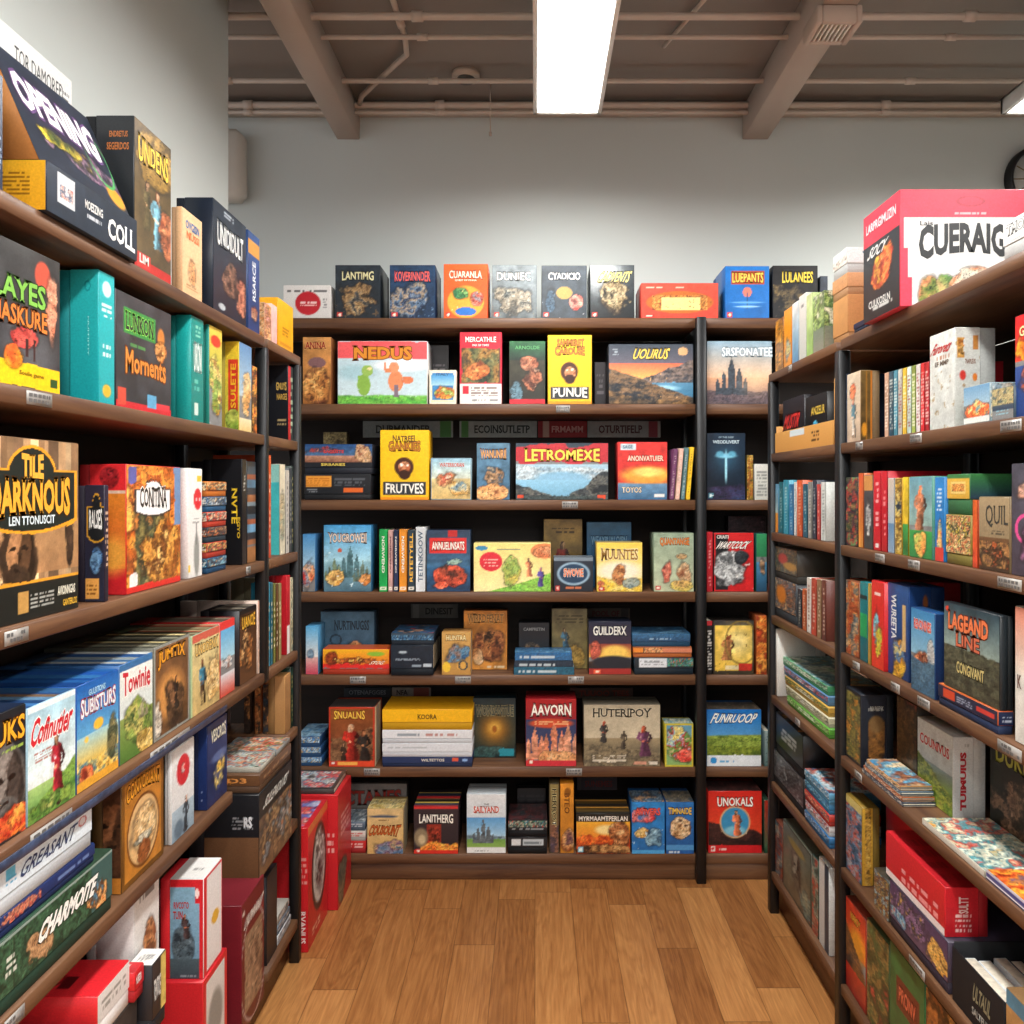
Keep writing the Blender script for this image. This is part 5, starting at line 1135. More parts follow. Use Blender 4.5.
# third shelf
L(2, -24, 78.5, 433, 'very large brown box with black arched nameplate over bearded warrior', [('grad', '9a7a5c', 'c0986c', .25, 1.), ('tex', .3, 5, 1.5), ('stripes', ['7c6048', 'b8926a', 'd0ae84', '8a6a4c', 'a88460'], 14, True, .3), ('grad', 'b88c60', 'a87c54', .25, .55), ('tex', .3, 6), ('blob', .9, .4, .05, .2, ['2c1f18', '5c4434'], .5), ('blob', .8, .58, .1, .06, ['3c2c24', '1c1410'], .4), ('face', .36, .36, .19, 'a87850', '3a2a1f'), ('shield', .5, .72, .9, .46, '1c2420', 'e09a28'), ('band', 0, .2, '1c1e1c'), ('band', .2, .215, 'd8952c'), ('lines', .48, .06, .72, .15, 4, 'a8a8a0'), ('rect', .36, .04, .46, .16, 'b88c4c')], [T('TILE', .5, .85, .22, .13, 'e8a83c', None, .1, bold=.05), T('DARKNOUS', .5, .68, .8, .19, 'e8a434', '3c2408', .25, bold=.04), T('LEN TTONUSCIT', .5, .55, .46, .05, 'd0dce0', None), T('AVIONNGAS', .86, .125, .2, .055, 'e0dcc8', None), T('GANTERLOS', .9, .05, .16, .04, 'd8a838', None)], '6b5038')
L(2, 104.5, 108.6, 485, 'dark violet box with round nameplate and wolf, by warrior box', [('grad', '2e2638', '241e2c'), ('lines', .1, .3, .9, .8, 10, 'c8a890')], None, '2a2434', X=-.806, pc=72, cam=([('grad', '2c2838', '232636'), ('shield', .6, .72, .9, .4, '1c1e20', 'c8922c'), ('blob', .6, .36, .4, .2, ['2c4c7c', '6a94b8', '1c2c48', 'b8c8d0'], .5), ('rect', .02, .02, .72, .2, 'd89a4c'), ('lines', .1, .06, .6, .16, 3, '7a4c1c')], [T('RALSES', .56, .71, .7, .16, 'e8e8e4', None, .2)]))
L(2, 126, 180.5, 464, 'big red box with orange battle scene and white shield title', [('grad', 'd8782c', 'c86424'), ('pal', ['b85c20', 'e8963c', 'd87028', '8a4420', 'f0b858'], 5), ('blob', .35, .4, .25, .3, ['4c5438', '8a7c48', '2c3428', 'c87838'], .6), ('blob', .6, .3, .3, .3, ['8a4c1c', 'e0a048', '5c3014', 'f0c070'], .6), ('rect', .88, .5, 1, 1, '6a88b0'), ('rect', .02, .86, .16, .99, '5c5c9c'), ('shield', .47, .74, .6, .28, 'f0ece8', '3c3430'), ('band', 0, .05, 'd02c28'), ('rect', .05, .05, .16, .15, 'e8e0dc')], [T('CONITINA', .47, .745, .5, .15, '2c2824', 'f8f4f0', .15), T('TONNIN', .47, .9, .24, .06, 'b8582c')], 'c8262a', pc=79, cam=([('grad', 'd42c30', 'c4242a'), ('grad', 'd8802c', 'd8642c', .2, .78), ('ell', .6, .3, .5, .14, 'e8a040', .8), ('band', .78, .8, 'd8b8a0'), ('blob', .55, .9, .2, .07, ['8a1c20', 'b83038'], .3)], None))
L(2, 188, 202, 468, 'white box with a red emblem and a grey bottle', [('grad', 'e8e6e2', 'dddad6'), ('ell', .68, .72, .3, .1, 'd02c34', .1), ('lines', .5, .7, .86, .75, 1, 'f4e0e0'), ('rect', .6, .88, .95, .94, 'e8b82c'), ('ell', .6, .2, .2, .2, '8a8c88', .3), ('rect', .54, .3, .66, .5, '6a6c68'), ('lines', .3, .5, .8, .56, 2, '9a9a98'), ('rect', 0, .05, .14, .12, 'e8c030')], None, 'e0dedb', pc=174)
for i in range(6):
    b0 = LZ[2] + .0004 + i * .0385
    cs = (('1f4c70', '8ac0d0'), ('b83c2c', 'e8c060'), ('2c3c48', 'd87038'), ('c8402c', 'e8dcc0'), ('2c5c84', 'd8e0e0'), ('d8782c', 'f0d8a0'))[i]
    nm = ('lowest', 'second', 'third', 'fourth', 'fifth', 'topmost')[i]
    L(2, 207, 226.5, 0, f'small {("dark blue", "red and gold", "slate", "crimson and cream", "steel blue", "orange")[i]} box, {nm} of six in the tower', [('pal', [cs[0], cs[1], '2c2c34', cs[0], 'c8a070'], 9), ('band', 0, .1, '20262c')], None, cs[0], zb=b0, zt=b0 + .038, pc=199, kind='flat', cam=([('pal', [cs[0], cs[1], '24303c', cs[0]], 8), ('lines', .3, .2, .9, .8, 2, 'e0dcd0')], None))
L(2, 242, 246.5, 459, 'tall black box with yellow letters down its near edge', [('grad', '1c1d20', '141518'), ('lines', .2, .7, .8, .9, 6, 'c8c8c0')], None, '15161a', pc=203, cam=([('grad', '1a1b1f', '131417')], [T('NVTE', .76, .56, .34, .2, 'e8c434', None, rot=-1), T('EGYO', .9, .35, .2, .1, 'd8b430', None, rot=-1)]))
L(2, 247, 255.6, 461, 'dark grey box picturing stacked shelves, before the black post', [('grad', '3a4450', '2c343c'), ('stripes', ['3c4c58', '22282e', '6a7880', 'a86c44', '2c343c', '5c84a0', '8a5038'], 16, False), ('band', 0, .16, '8a5c34'), ('tex', .3, 9)], None, '22262b', w=.16)
L(2, 268.5, 271, 455, 'slim rust red book beyond the black post', [('grad', 'c8502c', 'b8401f'), ('lines', .2, .15, .8, .85, 10, 'e8c0a0')], None, 'b84424', kind='book', w=.17, cam=([('grad', 'c4512c', 'a83c20'), ('tex', .2, 6)], None))
L(2, 279.5, 285, 464, 'cream book with a teal cover beyond the black post', [('grad', 'd8d0b8', 'c8c0a8'), ('blob', .5, .4, .4, .3, ['8a9c8c', 'c8b088'], .5)], None, 'c8c4b0', kind='book', w=.17, pc=268, cam=([('grad', '3cb0b8', '4cc0c0'), ('band', .8, 1, '8ac8c0'), ('tex', .1, 5)], None))
for i, (a, b, t, c, nm) in enumerate(((285.6, 289.2, 470, 'b8b4ac', 'slim grey-white'), (289.6, 291.9, 468, '3c4044', 'slim charcoal'), (292.7, 294.8, 466, '24342c', 'dark green lettered'))):
    L(2, a, b, t, f'{nm} book near the far end, beyond the black post', [('grad', c, c), ('lines', .2, .1, .8, .9, 12, ('6a6864', 'a8a8a0', 'd8c878')[i])], None, c, kind='book', w=.17)

# fourth shelf: a long row of boxes filed on edge
STK = lambda: ('stripes', ['3c3428', '8a7c60', '2c2620', 'a8987c', '1c1814', '5c4c38', 'c0b090'], 9, False, .5)
L(3, -32, 26, 727, 'black box with orange name and grey bearded face', [('grad', '1f2024', '26282c'), ('face', .62, .42, .3, '8a8078', '5c5854'), ('band', 0, .14, 'd8502c', .15), ('blob', .8, .14, .4, .1, ['e87830', 'b83020', 'f0a848'], .5), ('lines', .5, .68, .95, .73, 1, '9cb84c')], [T('UKS', .7, .84, .56, .18, 'f0a82c', '3c1c08', .1)], '22252b', w=.235, top=[STK(), ('hgrad', ['1c2430', '2c3c54', '1c2840'])])
L(3, 27, 75.6, 709, 'white box with red lettering and a woman in a red dress', [('grad', 'a8d0e0', 'e0e8e4', .3, 1.), ('grad', 'a8c878', '4c8438', 0, .3), ('tex', .18, 7), ('ridge', .24, .05, ['4c7c34', '8ab04c', '38602a'], 4, .3), ('fig', .6, .08, .62, '9c2430', 'c8946c', '3a2418', None, .95), ('rect', .55, .02, .68, .1, '3c1c20'), ('lines', .12, .5, .5, .6, 4, 'a86c60'), ('blob', .4, .08, .5, .08, ['8aa848', '3c6428', 'c8c468'], .5), ('band', .95, 1, 'dfe8e8')], [T('Cofinutier', .5, .78, .86, .2, 'cc2430', 'f4efe8', .3, -.1, slant=.1)], '9cbccc', w=.235, top=[('stripes', ['2c5084', '3c6ca0', '24426c', '6a94b8', '8a6c50'], 7, False, .3)])
L(3, 76.2, 118.6, 687, 'deep blue box with desert carnival scene and balloon', [('grad', '1f5ca8', '5ca0cc', .5, 1.), ('grad', '9cc8d0', 'e8b848', .2, .5), ('ell', .5, .56, .12, .055, 'f0b83c', .2), ('ell', .22, .46, .05, .03, 'e8c050'), ('ridge', .28, .08, ['d8a03c', 'f0c868', '4c7c8c', 'b8782c'], 3), ('blob', .86, .38, .12, .2, ['3c4834', '8a7c4c', '2c3428'], .5), ('blob', .2, .14, .2, .1, ['d84c34', 'e88c50', '8a3020'], .5), ('band', 0, .08, 'e0a034')], [T('SUBISTURS', .5, .77, .84, .15, 'dce0e4', 'a82c44', .25), T('GULRTONS', .46, .9, .4, .06, 'a8d0e4')], '1d4f96', w=.235, top=[('stripes', ['1f4c94', '2c68b0', '183c78', '3c80c4'], 6, False, .3)])
L(3, 119.2, 152.6, 666, 'cream box with red title over a green jungle ruin', [('grad', 'e8e8e0', 'c8d4d0', .4, 1.), ('grad', '8a9c50', '4c7430', 0, .45), ('blob', .5, .34, .5, .2, ['4c6c30', '8a9c48', 'c8b868', '2c4c24'], .6), ('castle', .7, .36, .24, '8a8468'), ('blob', .8, .12, .3, .1, ['d8a84c', 'e8c878', '8a6c2c'], .5), ('band', .93, 1, '3c6c9c')], [T('Towinie', .5, .79, .84, .2, 'c8303c', 'f0ece4', .3)], '3c689c', w=.235, top=[('stripes', ['2c5894', 'c8ccc8', '4c7cb0', '8a9498'], 6, False, .3)])
L(3, 153.2, 189.6, 648, 'brown box with orange arched title and dark rider', [('grad', '7a5434', '5c4028'), ('tex', .3, 6), ('ell', .45, .42, .38, .26, 'c88c4c', .5), ('blob', .6, .3, .26, .28, ['241c18', '4c3828', '8a6040'], .5), ('fig', .62, .22, .38, '26221f', 'b8845c'), ('blob', .1, .2, .1, .2, ['d8d0c0', '8a7c68'], .4), ('border', .03, '8a8c84')], [T('JUMTIX', .48, .83, .76, .16, 'e89c2c', '3c2010', .3, .2)], '5c5c50', w=.235, top=[('stripes', ['5c5c50', 'a8a48c', '3c3c34', 'b8a878', '2c2c28'], 10, False, .5)])
L(3, 190.2, 219.6, 637, 'sand-coloured box with a blue-coated man seen from behind', [('grad', 'd8c890', 'c8ac70'), ('tex', .2, 7), ('band', .9, 1, 'c8604c', .05), ('fig', .4, .08, .6, '3c84a0', '8a5c3c', '4c3020', '4c3a2c', 1.1), ('blob', .8, .4, .22, .3, ['c89c5c', 'e8cc90', '8a6438'], .6), ('rect', 0, 0, .06, 1, 'a8c090')], [T('UNODENX', .54, .8, .8, .13, 'e0b868', '4c3418', .2)], '8aa088', w=.235, top=[('stripes', ['b8ac84', '6a5c40', 'd8cca0', '3c3428', 'c85c40'], 11, False, .5)])
L(3, 220.2, 234.6, 623, 'light blue box with red top edge and sea port', [('grad', '4c9cd0', 'a8d0e0', .5, 1.), ('blob', .5, .42, .5, .1, ['8a5c4c', 'e8e0d8', '3c5c7c'], .5), ('grad', 'd8dce0', 'c84838', 0, .3), ('band', .9, 1, 'd83c38')], None, 'c83c38', w=.235, top=[('stripes', ['c83c38', '2c2824', 'a89c88', '1c1a18', '6a6050'], 11, False, .5)])
L(3, 239.5, 256.6, 611, 'black-sided box with amber title and brown dancers', [('grad', '4a3020', '5c3c26'), ('blob', .5, .4, .4, .34, ['6a3c20', 'b87840', '2c1a10', 'e0ac70'], .5), ('band', .94, 1, '1c1a1a')], [T('UIANOE', .5, .82, .8, .16, 'e8b03c', '2c1808', .2)], '1c1c20', pc=200, top=[('stripes', ['1c1c20', '5c5448', '2c2a28', '8a8070'], 9, False, .4)])
L(3, 257.2, 266.6, 601, 'narrow peach and white box ending the row of filed boxes', [('grad', 'd8a890', 'e0c0a8'), ('blob', .5, .4, .4, .4, ['c86c44', 'e8c8b0', '8aa0b0'], .5)], None, 'd0b8a8', w=.23, top=[('stripes', ['d8d0c4', '8a8478', '3c3834'], 9, False, .4)])
for i, (a, b, t, c, nm) in enumerate(((267.2, 270.2, 583, '2c7c94', 'teal blue'), (270.5, 272.8, 583, '1c5c6c', 'dark petrol'), (273.2, 275.6, 584, '6a6c34', 'olive gold'), (276, 278.2, 584, '5c3c24', 'brown'), (278.6, 281.4, 584, '8a7c50', 'khaki'))):
    L(3, a, b, t, f'slim {nm} book in the row past the black post', [('grad', c, c), ('tex', .2, 9, 3), ('lines', .2, .2, .8, .8, 8, 'd8cca8')], None, c, kind='book', w=.05, cam=([('grad', c, c), ('tex', .2, 6)], None))
L(3, 286.5, 290, 576, 'tall cherry red box with a white label, past the black post', [('grad', 'c02430', 'a81c28'), ('rect', .2, 0, .9, .36, 'e4e0dc')], None, 'b81e2a', pc=268, cam=([('grad', 'c4242f', 'a41a24'), ('tex', .1, 4)], None))
L(3, 290.6, 297.2, 578, 'pale patterned box with beige filigree, past the black post', [('grad', 'b8b090', 'a09c80'), ('pal', ['8a8468', 'd0c8a8', '6a7468', 'b8a880'], 12)], None, 'a8a080', w=.2)

# fifth shelf
L(4, -60, 112.3, 0, 'dark green long box with bold white name, lowest of pile', [('grad', '2c4c3c', '24402f'), ('pal', ['1f3c2c', '3c6448', '2c4c38', '183024'], 5), ('rect', .34, 0, .35, 1, '1c2c20'), ('rect', .84, .0, 1, 1, '3c5c58'), ('blob', .5, .3, .08, .3, ['8a6444', 'c89c70', '4c3424'], .4), ('blob', .9, .28, .07, .28, ['d8702c', 'e8b070', '5c3c24', '4c84a0'], .5), ('lines', .3, .3, .36, .7, 3, 'd8d8cc'), ('band', .96, 1, '8a9c94')], [T('CHARMOITE', .68, .56, .38, .36, 'f2f2ec', '14241a', .1, slant=.1, bold=.05, sf=False)], '2a4636', X=-.808, w=.1, zb=.8004, zt=.914, kind='flat')
L(4, -60, 95, 0, 'thin navy box between the white and green long boxes', [('grad', '24386c', '1c2c58'), ('blob', .45, .5, .12, .5, ['b84038', 'd88c6c', '4c2c34'], .4), ('lines', .7, .3, .95, .7, 1, '6a80b0')], None, '1f3060', X=-.812, w=.094, zb=.9146, zt=.948, kind='flat', top=[('grad', '24386c', '1c2c58')])
L(4, -60, 92, 0, 'white long box with thin navy capitals, topmost of pile', [('grad', 'dce6ec', 'd4e0e8'), ('rect', .36, .5, .42, .9, '5cb0d0'), ('lines', .36, .3, .43, .6, 2, '4ca0c8'), ('ell', .92, .66, .035, .2, 'd8d0d0'), ('ring', .92, .66, .03, .18, .15, 'b83c40')], [T('GREASANT', .66, .5, .4, .5, '2c3c64', None, .2, bold=.015, slant=.1)], 'dfe4e8', X=-.812, w=.094, zb=.9484, zt=1.02, kind='flat', top=[('grad', 'dfe4e8', 'c8d0d4')])
L(4, 121.2, 163.6, 783, 'amber box with a round planet, shadowed bald head on its end', [('grad', '8a5a20', '6a4418'), ('rect', .06, .05, .94, .95, 'b8782c'), ('tex', .2, 6), ('ell', .5, .42, .38, .33, 'd8b078', .15), ('blob', .5, .44, .3, .24, ['c89c64', 'e8cc98', 'a87c48'], .3), ('blob', .5, .34, .26, .05, ['5c6458', 'd8d0b8', '8a8468'], .5), ('blob', .5, .22, .14, .1, ['7a4420', 'b8703c'], .3), ('ring', .5, .42, .38, .33, .04, '6a3c14')], [T('CONVORIANT', .5, .84, .8, .13, 'e89c2c', '3c2008', .3, .3)], '6a4a24', w=.06, cam=([('grad', '4c3020', '3a2418'), ('face', .5, .55, .3, '7a4c30', '4c3020'), ('band', 0, .14, 'b8742c')], None))
L(4, 171.5, 194, 752, 'white box with a red oval badge and dark coated man', [('grad', 'e2e2e0', 'd4d6d6'), ('ell', .5, .72, .3, .17, 'c82c34', .08), ('blob', .5, .74, .1, .06, ['f0dcd8', 'd87870'], .3), ('grad', 'a8bcc8', '8aa0b0', 0, .34), ('fig', .62, .0, .42, '2c343c', 'c89c80'), ('ell', .3, .1, .2, .1, '5c7080', .4)], None, 'd8d8d6', pc=164)
L(4, 207, 227, 727, 'navy box with white title and golden scrollwork', [('grad', '1f2f60', '182650'), ('blob', .55, .36, .4, .26, ['b88c34', 'e0c060', '24346c', '8a6424'], .6), ('ell', .6, .55, .4, .06, '8a9ccc', .5, .5), ('tex', .2, 8)], [T('VESCROS', .55, .84, .76, .15, 'd8d4c0', '141f40', .2)], '1c2c5a', pc=192, cam=([('grad', '22366c', '1a2a58'), ('tex', .1, 5), ('lines', .3, .1, .5, .3, 4, '8a98c0')], None))
L(4, 285, 290.5, 676, 'plain tan cardboard-coloured box standing past the black post', [('grad', 'a87c50', '8c643c'), ('tex', .15, 6)], None, 'b0834f', pc=268, cam=([('grad', 'b88c5c', 'a87a48'), ('tex', .06, 4)], None), mat='matte')
L(4, 291, 293.4, 668, 'slim dark green book with gilt lettering, near the far end', [('grad', '1c3c30', '183228'), ('lines', .2, .1, .8, .9, 10, 'b8a860')], None, '1c382c', kind='book', w=.045)
for i, (xa, c) in enumerate(((-.93, '3c2c24'), (-.895, '8a4c28'), (-.868, '24303c'))):
    L(4, 535 - F * abs(xa) / 2.775, 535 - F * abs(xa) / 2.88, 0, f'{("dark brown", "copper orange", "navy grey")[i]} book set back, showing its cover beside the tan box', None, None, c, X=xa, w=.02, zt=LZ[4] + (.17, .165, .16)[i], kind='book', cam=([('pal', [c, 'b87844', '2c2420', c], 6)], None))

# sixth shelf: boxes jutting out past the black post
bx = L(5, 259, 291.5, 0, 'deep black and brown box with wildlife picture side, jutting out', [('grad', '5c4c40', '7a5c40'), ('blob', .5, .45, .6, .4, ['6a5038', 'a8845c', '3c3028', '8a9498', 'b86c3c'], .7), ('rect', 0, .7, 1, 1, '2c2824'), ('tex', .3, 8)], [T('SULENDUTS', .5, .84, .7, .12, 'd8d8d0', None, slant=.2)], '1d1d1f', X=-.782, w=.2, zt=.7326, cam=([('grad', '202226', '1a1b1e', .5, 1.), ('grad', '6a4c34', '5c4028', 0., .5), ('lines', .5, .6, .9, .76, 4, '8a8c90')], [T('RS', .8, .68, .16, .14, 'd0d4d8', None, bold=.05)]), suffix=', left unit, sixth shelf')
L(5, 259.5, 291, 0, 'brown carton with orange markings on top of the wildlife box', [('grad', '6a4c34', '5a3e2a'), ('lines', .1, .3, .9, .7, 2, 'a8845c')], None, '5c4230', X=-.784, w=.2, zb=.7333, zt=.785, kind='flat', cam=([('grad', '6a4a30', '5c3e28'), ('lines', .2, .2, .6, .7, 1, 'd88c3c')], [T('ED3', .62, .5, .4, .5, 'd8904c', None)]), tray='4c3626')
L(5, 260, 275, 0, 'near flat magazine with colourful cover on the brown carton', None, None, 'a8a498', X=-.79, w=.17, zb=.7854, zt=.80, kind='mag', top=[('pal', ['5c7c8c', 'c8b088', 'b84c38', '8aa8b0', 'e0d8c0', '4c5c4c'], 8)])
L(5, 275.8, 290, 0, 'far flat magazine with colourful cover on the brown carton', None, None, '8a8c88', X=-.79, w=.17, zb=.7854, zt=.80, kind='mag', top=[('pal', ['8a5c40', '4c7894', 'd8c8a0', 'b83c30', '6a8c5c'], 8)])

# low boards near the floor
L(5, 97, 129.5, 0, 'bright red flat box with dark markings, largest of the flat ones', [('grad', 'e0dcd8', 'd0ccc8'), ('lines', .1, .3, .9, .8, 2, '8a8880')], None, 'd0262c', X=-.80, w=.22, zb=.585, zt=.672, kind='flat', top=[('grad', 'cc2028', 'd82830'), ('ring', .3, .4, .1, .14, .2, '7c141a'), ('ring', .5, .42, .1, .14, .2, '7c141a'), ('rect', .6, .2, .7, .5, '5c1014')], tray='d8d4d0')
L(5, 60, 137, 0, 'plain dark carton under the red flat boxes', [('grad', '3c3430', '2c2624'), ('tex', .2, 5)], None, '332c28', X=-.80, w=.23, zb=.4906, zt=.584, kind='flat', mat='matte')
L(5, 134.5, 144, 0, 'slim red flat box with white lettering, beside the large red one', [('grad', 'd02a30', 'bc2028'), ('lines', .3, .3, .6, .8, 3, 'e8dcd8')], [T('MUTCOR', .4, .5, .6, .5, 'f0e4e0', None)], 'c8262c', X=-.79, w=.2, zb=.585, zt=.645, kind='flat', top=[('grad', 'c8242c', 'b01c24'), ('rect', .5, .2, .9, .8, 'd8d0cc')])
L(5, 152, 166, 0, 'black and white flat box with a gold stripe, before blue-grey box', [('grad', '2c2c30', '202024'), ('rect', .6, 0, 1, 1, 'c8b060'), ('tex', .2, 8)], [T('TENTOE', .34, .5, .5, .4, 'd8d8d4', None)], '28282c', X=-.775, w=.05, zb=.4906, zt=.635, kind='flat', top=[('grad', 'dcdad4', 'e4e2dc'), ('lines', .2, .3, .8, .7, 4, '8a8a88')])
L(5, 134, 159, 0, 'narrow white box with a brown horse head, by blue-grey picture box', [('grad', 'dcdad6', 'd0ccc8'), ('blob', .62, .45, .3, .32, ['8a5030', 'c88c5c', '5c3420', 'd8b898'], .4), ('lines', .2, .88, .8, .96, 1, '6a6864')], None, 'd8d4d0', X=-.83, w=.1, zt=.764)
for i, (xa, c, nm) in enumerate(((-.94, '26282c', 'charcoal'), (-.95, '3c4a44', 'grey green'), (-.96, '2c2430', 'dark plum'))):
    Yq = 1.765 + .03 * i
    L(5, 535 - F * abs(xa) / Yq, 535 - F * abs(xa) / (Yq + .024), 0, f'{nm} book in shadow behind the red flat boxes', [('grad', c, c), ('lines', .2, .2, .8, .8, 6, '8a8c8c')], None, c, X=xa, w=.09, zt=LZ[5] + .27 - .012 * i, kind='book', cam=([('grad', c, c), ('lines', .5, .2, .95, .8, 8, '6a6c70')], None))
L(6, 203, 227, 0, 'red-edged upright box at the base, under the blue-grey picture box', [('grad', 'd8d6d2', 'c8c4c0'), ('border', .05, 'c8242c'), ('ell', .5, .6, .3, .2, '8a8c88', .3)], None, 'c4242c', X=-.776, w=.22, zb=.1504, zt=.446, suffix=', left unit, bottom shelf', cam=([('grad', 'c8262c', 'b01e24')], None))
L(6, 203.5, 222, 0, 'white and red box with blue-grey picture of a horse rider', [('grad', 'e6e4e2', 'dcd8d6'), ('rect', .0, 0, .14, 1, 'cc262e'), ('ell', .62, .48, .2, .07, 'd8a838', .1), ('border', .03, 'd02c34')], None, 'd8d4d2', X=-.78, w=.2, zb=.4466, zt=.682, suffix=', left unit, bottom shelf', pc=160, cam=([('grad', '8ab4cc', '6a8ca4', .1, 1.), ('rect', .9, 0, 1, 1, 'd0262e'), ('band', .92, 1, 'd0262e'), ('rect', .76, .76, .9, .92, 'd0262e'), ('ell', .82, .86, .06, .05, 'f0d8d4'), ('blob', .42, .34, .3, .22, ['3c4a54', '5c6c74', '2c343c'], .35), ('fig', .48, .4, .26, '4c3c3c', 'b8704c'), ('grad', '4c5c64', '3c4850', 0, .2), ('rect', .9, 0, 1, .2, 'd0262e'), ('lines', .3, .02, .8, .05, 1, '8a98a0')], [T('RIVCOTO', .34, .74, .46, .07, 'b8342c', None), T('TUIN', .24, .64, .3, .08, 'b8342c', None)]), top=[('grad', 'e6e4e0', 'd8d6d2'), ('lines', .4, .4, .8, .6, 1, '8a8884')], tray='d0262e')
L(6, 241.5, 264, 0, 'large maroon box with a silver-framed brown side panel', [('grad', '6a1c24', '5c1820'), ('rect', .1, .12, .94, .72, '8a6c54'), ('pal', ['6a5040', 'a8886c', '7a6450'], 9, .12, .14, .92, .7), ('ring', .52, .42, .58, .42, .02, 'c8c0b8'), ('ell', .08, .92, .04, .02, 'c8b8b0')], [T('UNONNIANAT', .52, .83, .8, .09, 'e0d8d0', None, slant=.2)], '6c1d27', X=-.776, w=.26, zt=.497, cam=([('grad', '742029', '661a23'), ('tex', .06, 4)], None), top=[('grad', '7c2530', '6a1c26')], tray='5c1820')
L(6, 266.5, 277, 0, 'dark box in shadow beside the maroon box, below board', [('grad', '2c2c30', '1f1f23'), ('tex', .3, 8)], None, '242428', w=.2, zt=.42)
for i, (c, nm) in enumerate((('c8ccd0', 'lowest'), ('6a7c8c', 'middle'), ('a8a49c', 'topmost'))):
    z = LZ[6] + .0004 + i * .032
    L(6, 278, 291 - i, 0, f'{("white", "blue-grey", "beige")[i]} flat game by the end post, {nm} of three', [('grad', c, c), ('pal', [c, '3c4c5c', c, 'd8d0c8'], 12, 0, 0, 1, 1, 40)], None, c, zb=z, zt=z + .0315, kind='flat', w=.2)

# red boxes standing on the floor past the end of the unit
def floorbox(x0, x1, y0, y1, h, label, faces, body, top=None, z=0.0005, kind='flat'):
    f = dict(faces)
    px = {'F': (290, 290), 'E': (140, 280), 'T': (270, 110)}
    return make('box' if kind == 'flat' else kind, ((x0 + x1) / 2, (y0 + y1) / 2, z), (x1 - x0, y1 - y0, h), label, body, f, px, 'E' if kind != 'mag' else 'T', 'red boxes on the floor' if kind != 'mag' else None)


floorbox(-1.0, -.783, 2.932, 3.205, .43, 'tall red box on the floor with a black-and-white emblem, by the post', {
    'E': ([('grad', 'd02a2c', 'c0242a'), ('ell', .55, .55, .38, .36, '2a2a2a', .08), ('ell', .55, .55, .31, .3, 'c8c8c0', .1), ('blob', .55, .55, .3, .3, ['1c1c1c', 'e0e0dc', '5c5c5a', '2c2c2c'], .4), ('lines', .2, .06, .6, .14, 2, 'e8c0a0'), ('band', .93, 1, 'd8703c')], None),
    'F': ([('grad', 'd0282c', 'bc2026'), ('lines', .8, .55, .98, .78, 5, 'e09890')], [T('RVANUS', .9, .2, .26, .12, 'f0dcd8', None, rot=-1)]),
    'T': ([('grad', 'c8ccd8', 'b8bcc8'), ('pal', ['d8d4e0', '5c64a8', 'c83c34', 'e8e4e0'], 5), ('border', .07, 'c8242c')], None)}, 'c8262b')
floorbox(-1.03, -.748, 3.225, 3.455, .438, 'broad red box on the floor against the back unit, magazine lying on it', {
    'E': ([('grad', 'c8262c', 'b41e24'), ('lines', .2, .6, .9, .8, 4, 'e8a8a0'), ('blob', .3, .2, .3, .16, ['2c2c2c', '8a7c60', '4c4c48'], .4)], None),
    'F': ([('grad', 'cc282e', 'b82026'), ('lines', .35, .8, .75, .86, 1, 'f0d0c8'), ('lines', .7, .5, .95, .7, 3, 'e8b0a8')], None)}, 'c0242a')
floorbox(-1.02, -.765, 3.235, 3.45, .02, 'grey magazine with a collage cover, lying on the broad red box', {'T': ([('pal', ['b8b0a8', 'c8403c', '5c7c94', 'd8d4cc', '4c4844'], 8), ('border', .06, '3c3836')], None)}, '4a4644', z=.4392, kind='mag')


# ================================================================== right unit: top
R(0, 900, 863.5, 189, 'big pink and white box with bold black curved lettering', [('grad', 'd83c50', 'cc3448', .7, 1.), ('grad', '2a2e34', '1f2328', 0, .7), ('tex', .08, 5), ('blob', .5, .4, .32, .16, ['c8402c', 'e8843c', '8a2420', 'd8b03c'], .6), ('lines', .25, .08, .85, .13, 1, 'd0d0cc')], [T('LARPRGIMUZIN', .5, .86, .84, .09, 'f4dce0', None), T('SOCY', .42, .62, .5, .1, 'dcdcd8', None, slant=.3), T('CULKOSLN', .46, .14, .6, .07, 'd0d0cc', None)], 'd43a4e', X=.87, w=.40,
  cam=([('grad', 'ecebe8', 'e4e3e0'), ('band', .76, 1., 'd84058'), ('rect', 0, 0, .03, .76, 'd84058'), ('rect', .0, 0, .06, .5, 'd84058'), ('rect', .0, 0, .09, .25, 'd84058'), ('lines', .42, .79, .66, .82, 1, 'f0c8cc'), ('ring', .54, .9, .1, .04, .12, 'b83448'), ('blob', .22, .1, .1, .14, ['b8502c', 'd89060', '7a8c3c', '3c5c2c'], .4), ('blob', .36, .18, .1, .12, ['4c8040', '8aa858', 'd8b878'], .4), ('blob', .58, .2, .16, .1, ['e0c8a0', 'c87850', 'e8e0cc'], .4)], [T('CUERAIGE', .52, .53, .76, .26, '2c2e30', None, .2, .22, bold=.045, sf=False), T('Lais', .2, .71, .1, .04, '4c4c4c', None)]))
R(0, 1080, 1003, 0, 'white slanted box with outlined letters before the pink box', [('grad', 'e8e8e6', 'dededc'), ('lines', .05, .08, .6, .16, 1, 'a8a8a6')], [T('TMOIOW', .3, .6, .5, .42, 'd8d8d6', '4c4c4c', .1)], 'e0e0de', X=.90, w=.2, zt=RZ[0] + .075, kind='flat')
R(0, 866, 853.5, 318, 'tiny navy card tray at the foot of the pink box', [('grad', '24304c', '1c263c')], None, '1f2a42', X=.893, w=.06, kind='flat')
